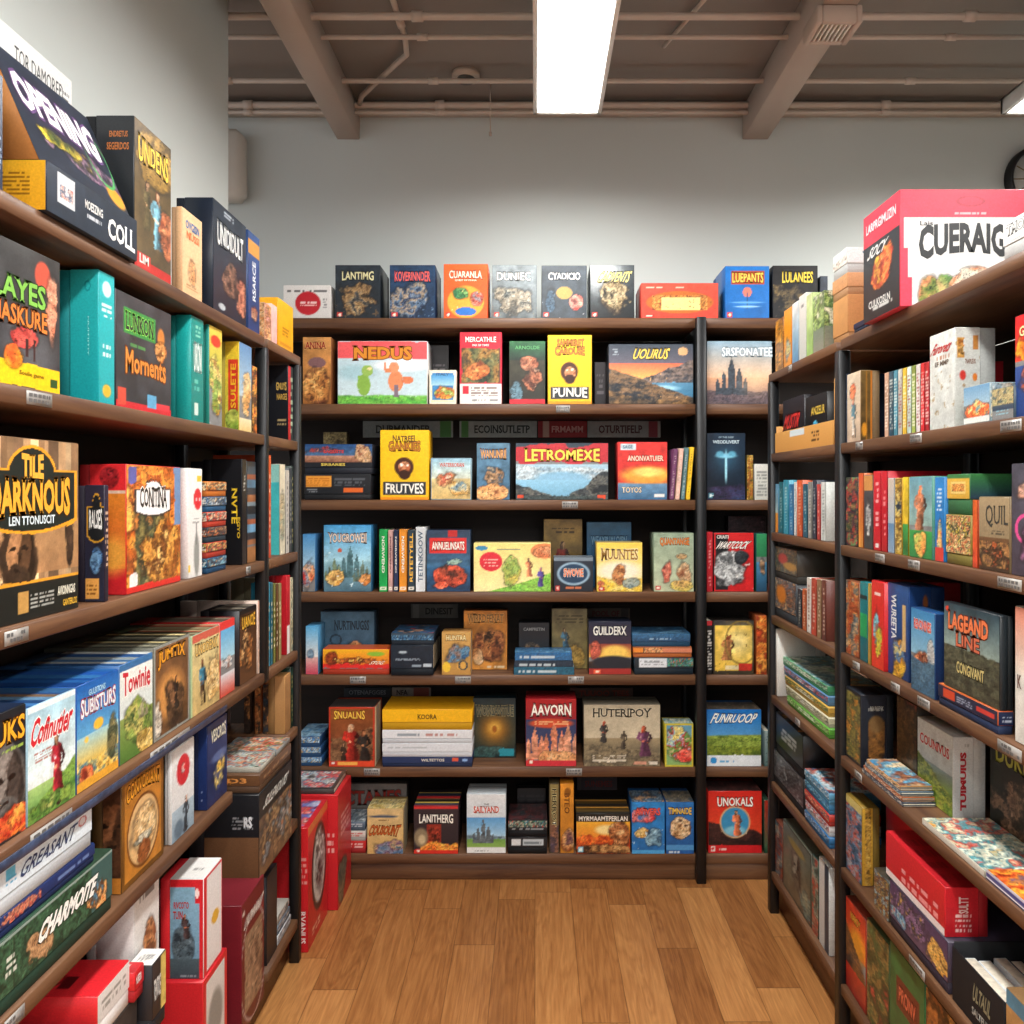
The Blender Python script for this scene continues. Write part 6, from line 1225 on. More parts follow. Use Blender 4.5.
R(0, 848, 833, 294, 'plain tan cardboard carton with a small blue mark', [('grad', 'c08c58', 'b07c4a'), ('tex', .05, 4)], None, 'b88452', X=.93, w=.3, mat='matte', cam=([('grad', 'c4905c', 'b4804c'), ('ell', .55, .62, .14, .12, '3c5c84', .2), ('lines', .45, .5, .68, .58, 1, '3c4c64')], None), kind='flat')
R(0, 847.5, 832.5, 0, 'tan and white patterned box, middle of the carton tower', [('grad', 'c89468', 'b88458'), ('tex', .15, 7)], None, 'c09064', X=.932, w=.28, zb=1.6 - (294.3 - CY) * 2.525 / F, zt=2.247, mat='matte', cam=([('grad', 'd0a074', 'c09064'), ('lines', .5, .4, .8, .6, 1, '8a5c34')], None), kind='flat')
R(0, 847, 833, 0, 'pale white printed box on top of the carton tower', [('grad', 'd8dcdc', 'c8c4bc'), ('pal', ['c8b8a8', 'dcdcd8', 'b89c84'], 8, 0, 0, 1, .5)], None, 'd4d6d4', X=.934, w=.26, zb=2.2476, zt=2.325, cam=([('grad', 'dce0e0', 'd0d4d4'), ('lines', .1, .15, .9, .3, 2, 'a8b0b4')], [T('UECON', .42, .66, .5, .2, '6a8898', None)]), kind='flat')
for i, (a, b, t, ops, body, nm) in enumerate((
        (783.5, 769, 316, [('pal', ['b8742c', 'e0a040', '6a4420', 'c88c3c'], 7)], '8a5424', 'mottled amber box at the far end'),
        (791.5, 784.2, 306, [('grad', 'e89c2c', 'd88824'), ('blob', .5, .3, .4, .2, ['4c78a0', 'e0c060'], .5)], 'c87c24', 'bright orange leaflet box'),
        (798.5, 792.2, 300, [('grad', 'd8d8d0', '4c80a8'), ('tex', .2, 7)], 'a8b4b8', 'white and blue leaflet box'),
        (806, 799.2, 292, [('grad', 'd4d4ce', 'b8b8b0'), ('lines', .2, .8, .8, .9, 1, '6a6c6c')], 'ccccc6', 'tall pale card holder'),
        (812.5, 806.6, 292, [('grad', 'c8d89c', '8aac5c'), ('tex', .2, 6)], 'a8c07c', 'light green leaflet box'),
        (824, 813.2, 290, [('grad', '8aa85c', '5c7840', .5, 1.), ('grad', '6a7c6c', '8a8474', 0, .5), ('pal', ['5c7c3c', 'a8c078', '3c5c34', 'd8d8c0'], 8, 0, .4, 1, 1)], '6a7c50', 'wide green garden-picture box'))):
    R(0, a, b, t, f'{nm} beside the carton tower', ops, None, body, w=.1 if i != 3 else .12, zt=None, cam=(ops, [T('TX', .5, .85, .5, .1, '4c4c4c', None)] if i == 3 else None))

# second shelf
R(1, 846.5, 843, 374, 'slim navy book just after the black post', [('grad', '1f2c44', '18243a'), ('lines', .2, .2, .8, .8, 8, '6a7c98')], None, '1c283e', kind='book', w=.18)
R(1, 860.5, 847.2, 370, 'cream box with a red-capped figure, in front of gold box', [('grad', 'd8c8b0', 'c0a890'), ('tex', .15, 7), ('fig', .5, .06, .6, '5c8c9c', 'd8a080', 'd84c34', 'c8c4bc'), ('blob', .4, .74, .2, .1, ['d8603c', 'e89870'], .4)], None, 'a88c68', pc=880, cam=([('grad', '6a5430', '5c4828'), ('tex', .4, 8), ('rect', .46, 0, .5, 1, 'a8742c'), ('rect', .86, 0, 1, 1, 'c87c2c'), ('ell', .3, .16, .22, .1, 'd8922c', .3)], None))
cols = (('c8a088', 'dusty peach'), ('2c4c5c', 'dark teal'), ('4c8ca0', 'sea blue'), ('b8b8b0', 'pale grey'), ('e0b83c', 'mustard yellow'), ('c8dcd0', 'mint white'), ('8a9c4c', 'moss green'), ('d8d0cc', 'off-white'), ('c82c34', 'crimson'), ('b02430', 'deep red'))
edge = np.linspace(884.5, 929.5, 11)
for i, (c, nm) in enumerate(cols):
    wide = edge[i + 1] - edge[i]
    R(1, edge[i + 1] - .2, edge[i] + .1, 372 - i * 1.2, f'{nm} book in the row beside the tall white box', [('grad', c, c), ('tex', .25, 9, 3), ('lines', .15, .1, .85, .9, 16, 'f0ece0' if i not in (3, 5, 7) else '8a3c38', .7)], None, c, kind='book', w=.17)
R(1, 955, 929.9, 327, 'tall white speckled box with red title and small pictures', [('grad', 'd4d8d4', 'c4c8c4'), ('specks', 'a89470', .5, 16, 0, .6), ('tex', .12, 9), ('lines', .3, .72, .8, .8, 1, 'a86c50')], [T('Furorets', .5, .84, .76, .1, 'b8383c', None, .2, slant=.3), T('EF MMP', .5, .68, .56, .05, '6a5c50', None)], 'ccd0cc', pc=996, cam=([('grad', 'd0d2cc', 'bcc0ba'), ('specks', 'a88c64', .4, 12), ('rect', .08, .7, .38, .9, 'c8964c'), ('pal', ['a8642c', 'd8a860', '6a4c2c'], 8, .1, .72, .36, .88), ('ell', .3, .52, .13, .05, 'c83c34', .3), ('rect', .7, .78, .92, .92, 'b87c3c'), ('ell', .8, .5, .1, .04, 'd8782c', .3)], [T('TNAPILEUS', .6, .66, .44, .05, '8a6450', None)]))
R(1, 990, 963.5, 382, 'low blue and yellow box with a red blossom, before white box', [('grad', '6a98bc', '9cb8c8', .5, 1.), ('blob', .5, .3, .5, .26, ['e8a83c', 'd84c34', 'f0d080', '5c8c9c'], .5), ('band', 0, .16, 'd8dcd8')], None, '8aa0ac', X=.895, w=.13, cam=([('pal', ['8aa4b0', 'c8b89c', '5c7c8c'], 6)], None))
R(1, 1014, 991, 385, 'low olive and navy box with faded landscape, by the red box', [('grad', 'a89c78', '2c4058', .3, 1.), ('pal', ['8a9470', 'c0a878', '4c5c5c'], 7, 0, .45, 1, 1), ('lines', .2, .15, .8, .35, 2, '8ac0d0')], None, '3c4c58', X=.9, w=.13)
R(1, 1062, 1015, 300, 'tall red box with yellow starburst and blue cloak, near end', [('grad', 'c8242c', 'd83c28', .55, 1.), ('blob', .4, .66, .4, .12, ['f0c83c', 'e8962c', 'd84c28'], .5), ('grad', '2c4c8c', '1f3870', 0, .5), ('blob', .6, .3, .4, .24, ['3c5ca0', '24386c', 'b8502c', '6a88b8'], .5)], [T('GHAT', .35, .84, .5, .1, 'f0d8a0', '8a1818')], 'b8202a', w=.2)
# open carton in the far bay holding two dark boxes
ct = empty('display_carton', (1.0, 2.875, RZ[1] + .0004)); setp(ct, "open tan display carton holding two dark boxes on the right unit's second shelf", 'carton', None)
m = MB()
tan = srgb('c8924f')
for lo, hi in (((-.1, -.31, 0), (.1, .31, .004)), ((-.1, -.31, 0), (-.096, .31, .075)), ((.096, -.31, 0), (.1, .31, .16)), ((-.096, .306, 0), (.096, .31, .1)), ((-.096, -.31, 0), (.096, -.306, .2))):
    bevbox(m, lo, hi, tan, .0008)
print_face(m, np.array([-.1, -.31, 0]), np.array([-.096, .31, .075]), 'W', [('grad', 'd09a54', 'c48c48'), ('lines', .68, .3, .8, .8, 3, '4c3418'), ('rect', .3, .66, .55, .98, 'c8d4d8')], None, (110, 300))
m.build('tray', M['matte'], ct)
R(1, 804, 783, 394, 'black box with jagged red lettering inside the tan display carton', [('grad', '26242a', '1c1b20'), ('tex', .2, 6), ('lines', .3, .1, .8, .2, 1, '8ab0c0')], [T('MUSTIR', .45, .56, .76, .28, 'd83834', '3c0c10', .1, slant=.2)], '1e1d22', X=.925, w=.14, zb=RZ[1] + .006, suffix='')
R(1, 827, 805.5, 391, 'dark box with yellow lettering and cyan splash inside the carton', [('grad', '1c1e20', '16181a'), ('blob', .55, .3, .46, .18, ['2c8cb8', '5cb8d8', '24607c'], .4)], [T('ANZELR', .6, .7, .66, .16, 'd8b84c', None, .1)], '1b1d1f', X=.925, w=.14, zb=RZ[1] + .006, suffix='')

# third shelf
row = (
    (858, 843.5, 477, 'box', '2c3c34', 'dark green box with tangled foliage picture', [('pal', ['2c4c34', '8a6c44', '1c2c38', 'b83c34', '5c8c5c'], 7)], None),
    (863.5, 858.6, 473, 'book', 'c8642c', 'burnt orange book', [('grad', 'c8502c', 'd89040'), ('tex', .3, 9, 3)], None),
    (873, 864, 475, 'book', '5c5c5c', 'grey book with a white figure', [('grad', '4c4c4e', '3c3c40'), ('blob', .5, .4, .3, .3, ['d0d0cc', '7a7c7c'], .4), ('band', .8, 1, 'c88c4c')], None),
    (881, 873.5, 471, 'book', 'c82030', 'thick bright red book', [('grad', 'd02434', 'bc1c2c'), ('lines', .3, .3, .7, .9, 8, 'f0b0b0'), ('ell', .5, .06, .3, .03, 'f0e0dc')], None),
    (887.5, 881.5, 471, 'book', 'b81c2c', 'second bright red book', [('grad', 'c81f30', 'b01828'), ('lines', .3, .2, .7, .8, 8, 'e89898')], None),
    (894.5, 888, 478, 'book', 'b8c4cc', 'pale blue and white book', [('grad', 'c8b8a8', 'a8b8c4', .4, 1.), ('grad', '5c84a8', '8aa0b8', 0, .4)], None),
    (902, 895, 478, 'book', 'd8a83c', 'golden patterned book', [('pal', ['d8a83c', '6a4c20', 'e8cc70', '24303c'], 9)], None),
    (908.5, 902.6, 477, 'book', 'c8b02c', 'yellow and green book', [('grad', 'e0c034', 'c8a830', .4, 1.), ('grad', '3c8c44', '2c6c38', 0, .4), ('tex', .3, 9)], None),
    (932.5, 909.2, 476, 'box', '4c8c7c', 'green-footed box with a robed red-haired figure', [('grad', '6a9cac', '8aa8a0', .4, 1.), ('tex', .2, 7), ('fig', .48, .3, .6, 'b87858', 'd88c64', 'd8602c', None, 1.4), ('grad', '3c9c50', '2c7c44', 0, .34), ('blob', .5, .16, .3, .14, ['d87840', 'e8c060', '4ca858'], .4)], None),
    (944, 935, 477, 'box', '2874b0', 'narrow bright blue box', [('grad', '2c80c4', '2060a0'), ('tex', .15, 6), ('blob', .5, .3, .4, .3, ['d86c34', 'e8c078', '2c80c4'], .4), ('lines', .2, .6, .8, .9, 6, 'd8e4ec'), ('band', 0, .16, 'c83c38')], None))
for a, b, t, k, body, nm, ops, tx in row:
    R(2, a, b, t, f'{nm}, near bay', ops, tx, body, kind=k, w=.19)
R(2, 971, 946, 0, 'olive and yellow comic-covered box, lower of two', [('pal', ['c8b048', '2c2824', 'e0d490', 'b84c30', '8a8c60'], 9)], None, '8a7c3c', w=.17, zb=RZ[2] + .0004, zt=RZ[2] + .108, kind='flat')
R(2, 970, 947, 0, 'yellow box with orange caption and green edge, upper of two', [('grad', 'd8b044', 'c89c3c'), ('rect', .15, .2, .85, .7, 'e0c474'), ('pal', ['b8642c', 'd8a050'], 12, .2, .3, .8, .62), ('band', .84, 1, '3c7c44')], None, '3c7448', w=.17, zb=RZ[2] + .1084, zt=RZ[2] + .195, kind='flat', cam=([('grad', '3c7c44', '24384c')], None))
R(2, 978, 972.5, 500, 'slim orange-red spine beside the sepia box', [('grad', 'd8642c', 'b8402c'), ('tex', .25, 9)], None, 'c0502c', kind='book', w=.16)
R(2, 1010, 979, 497, 'sepia box with large grey lettering and a town below', [('grad', 'a08c6c', '8a785c', .45, 1.), ('grad', '6a4c34', '3c2c24', 0, .45), ('pal', ['5c4030', 'a87848', '2c2420', 'b85c34'], 8, 0, .05, 1, .4), ('lines', .4, .5, .85, .56, 2, '4c4438')], [T('QUIL', .6, .74, .74, .3, '3c3c38', None, .1, bold=.0)], '7a684c', w=.16)
R(2, 1062, 1011.5, 461, 'large dark grey box with a pink swirling creature, near end', [('grad', '4c4c58', '3c3440'), ('tex', .3, 6), ('blob', .4, .75, .4, .16, ['b87c64', 'd8a890', '5c4440'], .4), ('ring', .3, .42, .2, .12, .14, 'd84c8c'), ('blob', .4, .3, .3, .16, ['8a5c7c', '3c2c3c', 'c888a8'], .5)], None, '34323c', w=.2)
cols = (('5c94b8', 'sky blue and orange', 778.5, 770.5), ('24707c', 'dark teal', 783, 779), ('3c98b0', 'turquoise', 788.5, 783.4), ('2c74a4', 'mid blue', 793.5, 788.9), ('d8dcd8', 'white', 796.5, 793.9), ('d05c34', 'orange-red', 802.5, 796.9), ('1f5c70', 'petrol blue', 807.5, 802.9), ('8a8c88', 'stone grey', 812, 807.9), ('2c3444', 'midnight blue', 816.5, 812.4), ('b84440', 'brick red', 820.5, 816.9), ('c8ccc8', 'silver', 826, 820.9))
for i, (c, nm, a, b) in enumerate(cols):
    ops = [('grad', c, c), ('tex', .25, 9, 3), ('lines', .2, .1, .8, .9, 14, 'f0ece0' if i not in (4, 10) else '6a7478', .6)] if i else [('grad', '5c94b8', 'a8c0c0', .4, 1.), ('grad', 'e8a040', 'c87828', 0, .4), ('tex', .2, 7)]
    R(2, a - .15, b + .1, 484 - (i % 3) * 2, f'{nm} book in the far bay row', ops, None, c, kind='book', w=.17)

# fourth shelf
R(3, 859, 844, 583, 'orange-brown box with carved totem picture, far from viewer', [('pal', ['b85c34', '8a3c24', 'd89454', '3c5464', 'c8a070'], 8)], None, '7a4830', w=.2)
R(3, 867.5, 860, 583, 'teal box with a dark green band, near bay', [('grad', '1f7c84', '186068'), ('band', .3, .6, '2c9c5c'), ('band', .78, .84, '1c2c34'), ('tex', .15, 9)], None, '1c6c70', w=.2)
R(3, 871, 868, 584, 'slim mustard book between teal and red boxes', [('grad', 'b89440', 'a88438'), ('tex', .2, 9)], None, 'a88638', kind='book', w=.18)
R(3, 884, 871.6, 583, 'vivid red box with a yellow-green parrot', [('grad', 'd02c2c', 'd83c28'), ('blob', .45, .5, .26, .2, ['4c9cb8', '8ac4cc', 'b8442c'], .4), ('blob', .55, .26, .3, .2, ['e8b83c', 'a8b83c', 'e8703c'], .5), ('lines', .3, .84, .8, .9, 1, 'f0d8d0')], None, 'c4242a', w=.2)
R(3, 909, 888, 587, 'deep blue box with golden flowers and vertical white title', [('grad', '24508c', '1c3c70'), ('tex', .2, 7), ('blob', .6, .26, .34, .22, ['e0b03c', 'b87c28', '3c6ca0', 'f0d070'], .5), ('rect', .7, .3, .85, .8, 'c8a870')], [T('WUREETA', .3, .64, .5, .26, 'e0e4e4', None, rot=-1)], '1f4078', X=.915, pc=945, cam=([('grad', '1f4078', '162c54'), ('ell', .75, .84, .12, .08, '8a4c24', .4)], None))
R(3, 935, 911, 614, 'small blue box with red rocks under a pale sky', [('grad', '3c80b4', '8ab8d0', .45, 1.), ('blob', .6, .26, .46, .26, ['b84c2c', 'e08850', '6a2c20', 'd8b088'], .4), ('blob', .85, .52, .12, .14, ['d8d4c8', '8a9098'], .4), ('ridge', .4, .06, ['3c5c74', '5c7c90'], 3)], [T('RENONINES', .5, .82, .74, .12, 'd8402c', 'f0e8e4')], '204878', X=.898, w=.05, cam=([('grad', '1f3864', '18294c')], None))
R(3, 998, 938, 0, 'flat dark blue box with an orange-topped edge, under landscape box', [('grad', '2c3044', '20243a'), ('rect', .1, .1, .3, .9, 'c8482c'), ('lines', .35, .2, .6, .8, 3, 'a8b0c4'), ('rect', .68, .3, .96, .7, 'c03c34')], None, 'b85a30', X=.893, pc=1014, zb=RZ[3] + .0004, zt=RZ[3] + .046, kind='flat', top=[('grad', 'd8783c', 'c8602c')], cam=([('grad', '26304c', '1c2440'), ('lines', .3, .2, .9, .8, 2, 'b0b8c8')], None), tray='24304c')
R(3, 1000, 944, 0, 'dark landscape box with orange jagged title over stormy field', [('grad', '2c3f4a', '8a9c94', .5, 1.), ('grad', '2c302c', '1a1c1c', 0, .5), ('tex', .25, 7), ('ridge', .52, .05, ['3c3c30', '5c5c48', '24261f'], 5), ('ell', .06, .93, .03, .03, 'd8442c')], [T('LAGEAND', .45, .8, .74, .2, 'e0784c', '5c1c14', .1, bold=.04), T('LINE', .45, .6, .44, .15, 'c8684c', '3c1814', .1), T('CONGIVANT', .5, .28, .5, .13, 'c8b878', '24241c', .1)], '20262a', X=.897, pc=1014, zb=RZ[3] + .0464, zt=RZ[3] + .23)
R(3, 1062, 1015, 617, 'pale cream and pink picture box at the near end', [('grad', 'c87c68', 'dcd4c8', .5, 1.), ('grad', 'd8d4cc', 'c8c4bc', 0, .5), ('tex', .15, 6)], [T('K', .1, .45, .1, .1, '6a4c44', None)], 'd0ccc4', w=.2)
R(3, 796, 772.5, 0, 'far-bay grey comic-covered box, lower of two', [('pal', ['6a7880', '2c3034', 'a8704c', '3c5060', 'c8a070'], 8), ('ell', .3, .5, .24, .3, 'c8782c', .4)], None, '3a4046', w=.18, zb=RZ[3] + .0004, zt=RZ[3] + .145, kind='flat')
R(3, 797, 773, 0, 'far-bay brown box with a red bird, upper of two', [('pal', ['5c5c5c', '8a6c3c', '2c2c2c', '4c5c4c'], 7), ('ell', .36, .55, .22, .22, 'a83c34', .4), ('ell', .7, .3, .3, .16, 'a87c34', .4)], None, '3c3a36', w=.18, zb=RZ[3] + .1454, zt=RZ[3] + .262, kind='flat')
for i, (a, b, c, nm) in enumerate(((802, 797.6, '2c343c', 'charcoal'), (806.5, 802.4, 'b85c34', 'copper'), (811, 806.9, 'd8d4cc', 'ivory'), (816.5, 811.4, 'b84838', 'salmon red'), (821.5, 816.9, '8a6c50', 'fawn'), (826, 821.9, '6a3830', 'oxblood'))):
    R(3, a, b, 577 + i * .8 if i > 1 else 590, f'{nm} book filed in the far bay', [('grad', c, c), ('tex', .3, 9, 3), ('lines', .2, .1, .8, .9, 12, 'e8e0d0' if i != 2 else '8a5c50', .7)], None, c, kind='book', w=.18)

# fifth shelf
R(4, 861, 844, 695, 'dark gold-green box with leafy border, near bay', [('grad', '4c4c34', '3c3c2c'), ('pal', ['2c2c24', '8a7c3c', '4c5434', 'b87c34'], 8), ('border', .03, '24262c')], None, '22262e', pc=894, cam=([('grad', '262a34', '1c2028'), ('rect', .28, .0, .95, .66, '3c2c1c'), ('pal', ['5c3c20', '8a5c2c', '2c2018'], 6, .3, .02, .93, .62), ('ell', .6, .6, .3, .12, '7a5c38', .3), ('lines', .3, .78, .9, .86, 1, 'a8a8a0')], [T('RDURGENK', .62, .82, .54, .06, 'b0b0a8', None)]))
R(4, 917, 897, 706, 'dim brown woodland box set back behind flat magazines', [('pal', ['3c2c1c', '6a4c2c', '24201a', '7a3c28'], 6)], None, '2c241c', X=.98, w=.16)
for i in range(4):
    z = RZ[4] + .0004 + i * .0115
    c = ('2c3c54', 'b8683c', '4c6c84', 'c89860')[i]
    R(4, 903 - i, 862 + i * 1.5, 0, f'{("navy", "rust", "steel blue", "tan and blue")[i]} magazine in the near-bay pile, {("lowest", "second", "third", "topmost")[i]}', [('pal', [c, 'e0d8c8', c, '2c2824'], 14, 0, 0, 1, 1, 40)], None, c, X=.896, w=.08, zb=z, zt=z + .011, kind='mag', top=[('pal', ['3c84b0', 'c8a078', '8a4c34', '4c9cc8', 'e0c8a0'], 5)] if i == 3 else None, cam=([('stripes', ['d8ccb8', '3c3834', c], 6, False)], None))
R(4, 953, 917.5, 737, 'tall white box with red title over green meadow painting', [('grad', 'd4dcdc', 'bccacc', .4, 1.), ('grad', '8aa0a0', '7c9c40', .25, .5), ('ridge', .42, .08, ['7c8c34', 'a8b04c', '4c6c2c', 'c8b860'], 3, -.3), ('ridge', .16, .08, ['4c7430', '8a9c3c', 'b89c4c'], 4), ('tex', .12, 8)], [T('COUNIVUS', .5, .76, .84, .12, 'c02c34', 'f0ece8', .2)], 'd0d0cc', X=.98, pc=986, cam=([('grad', 'd8d8d6', 'c4c4c2'), ('lines', .6, .88, .8, .94, 1, 'a8a8a4')], [T('TUIMUIUS', .5, .46, .72, .3, 'b8242e', None, .1, rot=1, bold=.05)]), tray='c8c6c2')
R(4, 1080, 990, 0, 'dark olive box with yellow lettering and brown rocks', [('grad', '24261f', '2c2a22'), ('blob', .5, .3, .6, .26, ['5c4434', '8a6c54', '2c2620', '3c4434'], .5)], [T('DUKIL', .3, .76, .46, .2, 'a8a83c', '24240c', .1)], '20221c', X=1.06, w=.12, zt=1.055)
R(4, 985, 922, 0, 'wide flat comic with red and teal cover, far one of two', [('grad', 'd8d4c8', 'c0bcb0')], None, 'c8c4b4', X=.896, w=.155, zb=RZ[4] + .0004, zt=RZ[4] + .014, kind='mag', top=[('pal', ['c8c0a0', 'd84c3c', '3c94a0', 'e8dcc0', '8ab0b0', 'e0a04c'], 7)])
R(4, 1062, 986, 0, 'wide flat comic with orange flames cover, near one of two', [('grad', '3c4478', 'd8d0d8'), ('stripes', ['3c3c74', 'd8d4dc', '5c5c8c'], 5, False)], None, 'b8b4c4', X=.896, w=.155, zb=RZ[4] + .0004, zt=RZ[4] + .02, kind='mag', top=[('pal', ['d8642c', 'f0b03c', 'c83c24', 'e88c34', '3c3c8c'], 5)])
R(4, 777.4, 775.6, 0, 'tall white-framed game board standing on end', None, None, 'd4d4ce', w=.18, zt=1.075, kind='box', suffix=', right unit, fifth shelf')
for i, (c, c2, nm) in enumerate((('5ca03c', 'c8d8a0', 'grass green'), ('c8c4a8', '8a8c60', 'cream and olive'), ('c8a048', '4c7c44', 'gold'), ('5c84a8', 'd84c50', 'blue and red'), ('4c9c6c', 'd8e0d0', 'sea green'))):
    z = RZ[4] + .0004 + i * .03
    R(4, 829 - i * .3, 787 - i * 1.1, 0, f'flat {nm} box in the far-bay pile, {("lowest", "second", "middle", "fourth", "topmost")[i]}', [('pal', [c, c2, c, '3c3c34'], 9, 0, 0, 1, 1, 30), ('lines', .3, .2, .7, .8, 2, 'e8e8dc')], None, c, X=.91 + .004 * i, w=.17, zb=z, zt=z + .0296, kind='flat', cam=([('grad', c, c), ('lines', .2, .3, .8, .7, 1, 'e0e0d4')], None), top=[('pal', ['4c9c6c', 'd8e0d0', '3c7c8c', 'e0a050'], 5)] if i == 4 else None)

# sixth shelf
R(5, 862, 844, 808, 'blue nautical box with a yellow and black spine edge', [('grad', '3c6c94', '24486c'), ('pal', ['2c5074', '8a9ca8', 'b84c38', '5c84a4', '24384c'], 8), ('band', .9, 1, 'c8b870')], None, '8a7030', pc=880, cam=([('grad', 'c8a03c', 'a87c28'), ('pal', ['6a4c20', 'c89c48', '2c2418'], 8, .3, 0, .8, 1)], None))
R(5, 889, 874, 0, 'small patterned tin under the red boxes, far end', [('pal', ['24384c', 'a88c50', '5c3428', '8ab0b8'], 9)], None, '3c3a34', X=.897, w=.1, zt=RZ[5] + .10)
R(5, 948, 890, 0, 'violet and gold picture box below the two red boxes', [('grad', '4c3a5c', '5c4860'), ('blob', .35, .5, .3, .4, ['5c4470', '8a6c8c', '2c2c3c', 'c8a058'], .5), ('blob', .85, .3, .16, .4, ['d8983c', 'e8bc68', '6a4424'], .4), ('blob', .15, .2, .16, .2, ['3c5c8c', '8ac0d0', 'b84838'], .5), ('tex', .2, 8)], None, '3c3444', X=.897, w=.22, zt=RZ[5] + .115, kind='flat')
R(5, 945, 886, 0, 'bright red long box with white end lettering, nearer the aisle', [('grad', 'd02830', 'bc2028'), ('lines', .3, .2, .9, .6, 2, 'e8a0a0'), ('band', 0, .14, 'e8dcdc')], None, 'c8242c', X=.90, w=.095, zb=RZ[5] + .1156, zt=RZ[5] + .225, cam=([('grad', 'c4242c', 'b01c26'), ('lines', .3, .1, .8, .5, 4, 'e8c8c4')], [T('SULTT', .55, .65, .34, .3, 'f0d4d0', None, rot=1)]), top=[('grad', 'd02a32', 'b41f28'), ('lines', .2, .1, .9, .9, 4, '9c1820')])
R(5, 945, 886, 0, 'second bright red long box, deeper in beside the first', [('grad', 'c8262e', 'b81e26')], None, 'bc2028', X=.998, w=.09, zb=RZ[5] + .1156, zt=RZ[5] + .22, cam=([('grad', 'b82028', 'a01a22')], [T('KUATIZ', .5, .55, .6, .3, 'e8ccc8', None, rot=1)]), top=[('grad', 'c0242c', '9c1820')])
R(5, 1040, 951, 0, 'black box with pale script on its side, behind the tray', [('grad', '2c2426', '201c1e'), ('tex', .2, 6)], None, '241f21', X=1.13, w=.12, zt=RZ[5] + .23, cam=([('grad', '2c2426', '201c1e'), ('lines', .1, .2, .9, .4, 2, '8a5c50')], [T('CESAT', .4, .68, .6, .24, 'b86c5c', None, slant=.2)]))
# black open tray with white booklets
yn, yf = F * .897 / (1003 - CX), F * .897 / (951 - CX)
tr = empty('display_tray', (1.0, (yn + yf) / 2, RZ[5] + .0004)); setp(tr, 'open black card tray with faint gold lettering, holding white booklets', 'tray', None)
hl = (yf - yn) / 2
m = MB()
for lo, hi in (((-.1, -hl, 0), (.1, hl, .004)), ((-.1, -hl, 0), (-.097, hl, .115)), ((.097, -hl, 0), (.1, hl, .115)), ((-.097, hl - .003, 0), (.097, hl, .125)), ((-.097, -hl, 0), (.097, -hl + .003, .115))):
    bevbox(m, lo, hi, srgb('1b1c1f'), .0008)
print_face(m, np.array([-.1, -hl, 0]), np.array([-.097, hl, .115]), 'W', [('grad', '1d1f23', '17181b')], [T('ULTALIL', .6, .6, .34, .3, '8a8468', None, .2, slant=.1), T('SALTEUROUT', .66, .25, .5, .14, 'a8a8a0', None)], (300, 470))
m.build('tray', M['matte'], tr)
for i in range(5):
    x0 = -.083 + i * .033
    lo = np.array([-.0135, -hl + .012, 0]); hi = np.array([.0135, hl - .02, .095 - (i % 2) * .006])
    root = setp(empty('booklet', (1.0 + x0 + .008, (yn + yf) / 2, RZ[5] + .005)), f'white booklet standing in the black tray, {("nearest the aisle", "second from the aisle", "middle one", "fourth from the aisle", "deepest in")[i]}', 'booklet', 'white booklets in the black tray')
    m = MB(); bevbox(m, lo, hi, srgb('d4d8dc' if i != 3 else '2c2c30'), .001)
    print_face(m, lo, hi, 'T', [('grad', 'dce0e2' if i != 3 else '2c2c30', 'c8ccd0' if i != 3 else '34343a')], None, (470, 200)); m.build('cover', M['matte'], root)
    m = MB(); bevbox(m, (-.011, -hl + .014, hi[2]), (.011, hl - .024, hi[2] + .0008), srgb('e0e0dc'), .0002); m.build('pages', M['paper'], root)
R(5, 1062, 1006, 0, 'tan and blue picture box at the near end by the tray', [('grad', 'b88c58', '8a6840'), ('band', .8, 1, '4c7c94'), ('tex', .2, 6)], None, '8a6c48', X=.9, w=.2, zt=RZ[5] + .15)
for i, (a, b, z0, z1, ops, c, nm) in enumerate((
        (834, 774, 0, .125, [('pal', ['26282c', '5c5c5c', '1c1c20', '8a8c8c'], 9)], '1f2024', 'black card-packed box, lowest of dark pair'),
        (812, 776, .1254, .27, [('grad', '1c1e22', '16171a'), ('lines', .2, .3, .8, .7, 3, '9a9c9c')], '17181b', 'black box with grey print, upper of pair'))):
    R(5, min(a, 803.5) if i == 0 else 803, b, 0, f'{nm} in the far bay', ops, None, c, zb=RZ[5] + .0004 + z0, zt=RZ[5] + z1, w=.17, kind='flat', X=.9, top=[('pal', ['26282c', 'c88c3c', '1c1c20', '3c5c6c'], 4)] if i else None)
for i, (c, c2, nm) in enumerate((('2c6ca0', 'd8dce0', 'royal blue'), ('d8dce0', 'b83c34', 'white and red'), ('b83830', 'e8b888', 'tomato red'), ('3c84b4', '8ac8d8', 'light blue'), ('5c9cc0', 'e0e4e4', 'ice blue'))):
    z = RZ[5] + .0004 + i * .034
    R(5, 829.2, 804.5 + (i % 2) * .8, 0, f'{nm} flat box in the far-bay blue pile, {("lowest", "second", "middle", "fourth", "topmost")[i]}', [('pal', [c, c2, c, '24405c'], 10, 0, 0, 1, 1, 30)], None, c, X=.898 + .002 * (i % 2), w=.16, zb=z, zt=z + .0336, kind='flat', top=[('pal', ['5c9cc0', 'c8d8dc', 'b84c3c', '2c5c84'], 6)] if i == 4 else None)

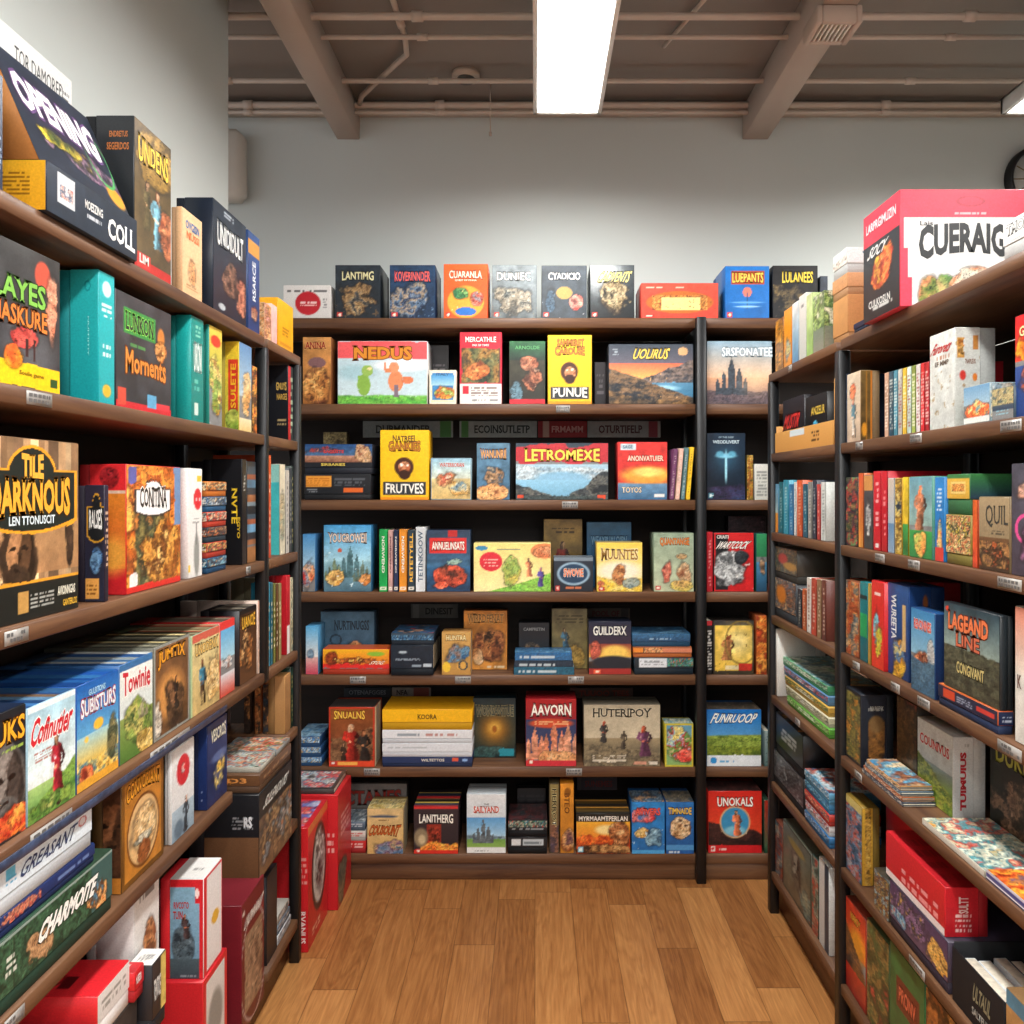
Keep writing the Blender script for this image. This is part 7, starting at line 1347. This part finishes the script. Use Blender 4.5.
# bottom shelf: big picture boxes
R(6, 866, 834.5, 921, 'poster-like box with orange-red desert and dark mountain', [('grad', 'b83424', 'd8642c', .5, 1.), ('ell', .6, .62, .4, .16, 'e0962c', .7), ('ridge', .5, .2, ['4c3c34', '8a5c34', '2c2c2c'], 3, -.4), ('grad', 'c83c28', '8a2420', 0, .28), ('tex', .2, 7)], [T('NAROY', .5, .86, .5, .09, 'd8a83c', '6a1c10')], '8a3828', w=.16, zb=RZ[6] + .0004)
R(6, 889, 867, 945, 'narrow green and tan box with a red tag, on edge', [('pal', ['4c5c34', '8a6c3c', '2c3c24', 'a83c30'], 6)], None, '3c4a2c', w=.2, zb=RZ[6] + .0004)
R(6, 925, 890, 984, 'leaf green box with a red framed title', [('grad', '3c6c38', '2c5430'), ('tex', .25, 7), ('rect', .2, .52, .85, .78, '6a2c20'), ('blob', .5, .22, .36, .2, ['8a8c6c', '3c5c34', 'c89c50', 'd86c34'], .5)], [T('PRONV', .52, .65, .5, .14, 'd86c4c', None)], '2c5c34', w=.2, zb=RZ[6] + .0004, top=[('grad', '4c9c5c', '2c6c3c')])
R(6, 958, 926, 1026, 'russet brown box with autumn woods, bottom near end', [('pal', ['5c3420', 'a8642c', '2c1c14', 'c88c44'], 5)], None, '4c3020', w=.2, zb=RZ[6] + .0004)
for i, (a, b, t, ops, c, nm) in enumerate((
        (782.5, 773.5, 828, [('pal', ['a84c34', '6a3428', '4c6c78', 'c89c78'], 6)], '6a3a2c', 'tall rust and teal picture box, innermost'),
        (811, 783.2, 855, [('grad', '5c6458', '6a5c48'), ('tex', .3, 7), ('face', .5, .5, .26, '8a8474', '5c5448'), ('ell', .5, .82, .3, .06, '8a7c44', .4), ('blob', .8, .2, .2, .2, ['b84c34', '4c6c6c', '8a8c74'], .6), ('border', .02, '3c4438')], '4c4c40', 'tall grey-green box with faint old portrait'),
        (818.5, 811.8, 862, [('pal', ['3c5c50', 'a84434', '8a9c8c', '2c3c38'], 6)], '3c4c44', 'tall green and red picture box'),
        (829, 819.2, 868, [('grad', 'd0d0cc', 'b8bcbc'), ('rect', .55, 0, 1, 1, '2c3c4c')], 'c4c6c4', 'tall white-edged picture box'))):
    R(6, a, b, t, f'{nm}, in the far bay', ops, None, c, w=.15, zb=RZ[6] + .0004)


# ------------------------------------------------------------------ camera and world
cam = bpy.data.cameras.new('camera'); co = bpy.data.objects.new('camera', cam); COL.objects.link(co)
co.location = (0, 0, EYE); co.rotation_euler = (math.pi / 2, 0, 0)
cam.sensor_width = 36; cam.lens = F / 1024 * 36; cam.shift_x = (512 - CX) / 1024; cam.shift_y = (CY - 512) / 1024
cam.clip_start = .05
bpy.context.scene.camera = co
w = bpy.data.worlds.new('shop_ambience'); bpy.context.scene.world = w; w.use_nodes = True
w.node_tree.nodes['Background'].inputs['Color'].default_value = (.95, .97, 1.0, 1)
w.node_tree.nodes['Background'].inputs['Strength'].default_value = AMBIENT
vs = bpy.context.scene.view_settings
vs.view_transform = 'Standard'; vs.look = 'None'; vs.exposure = EXPO; vs.gamma = 1.0
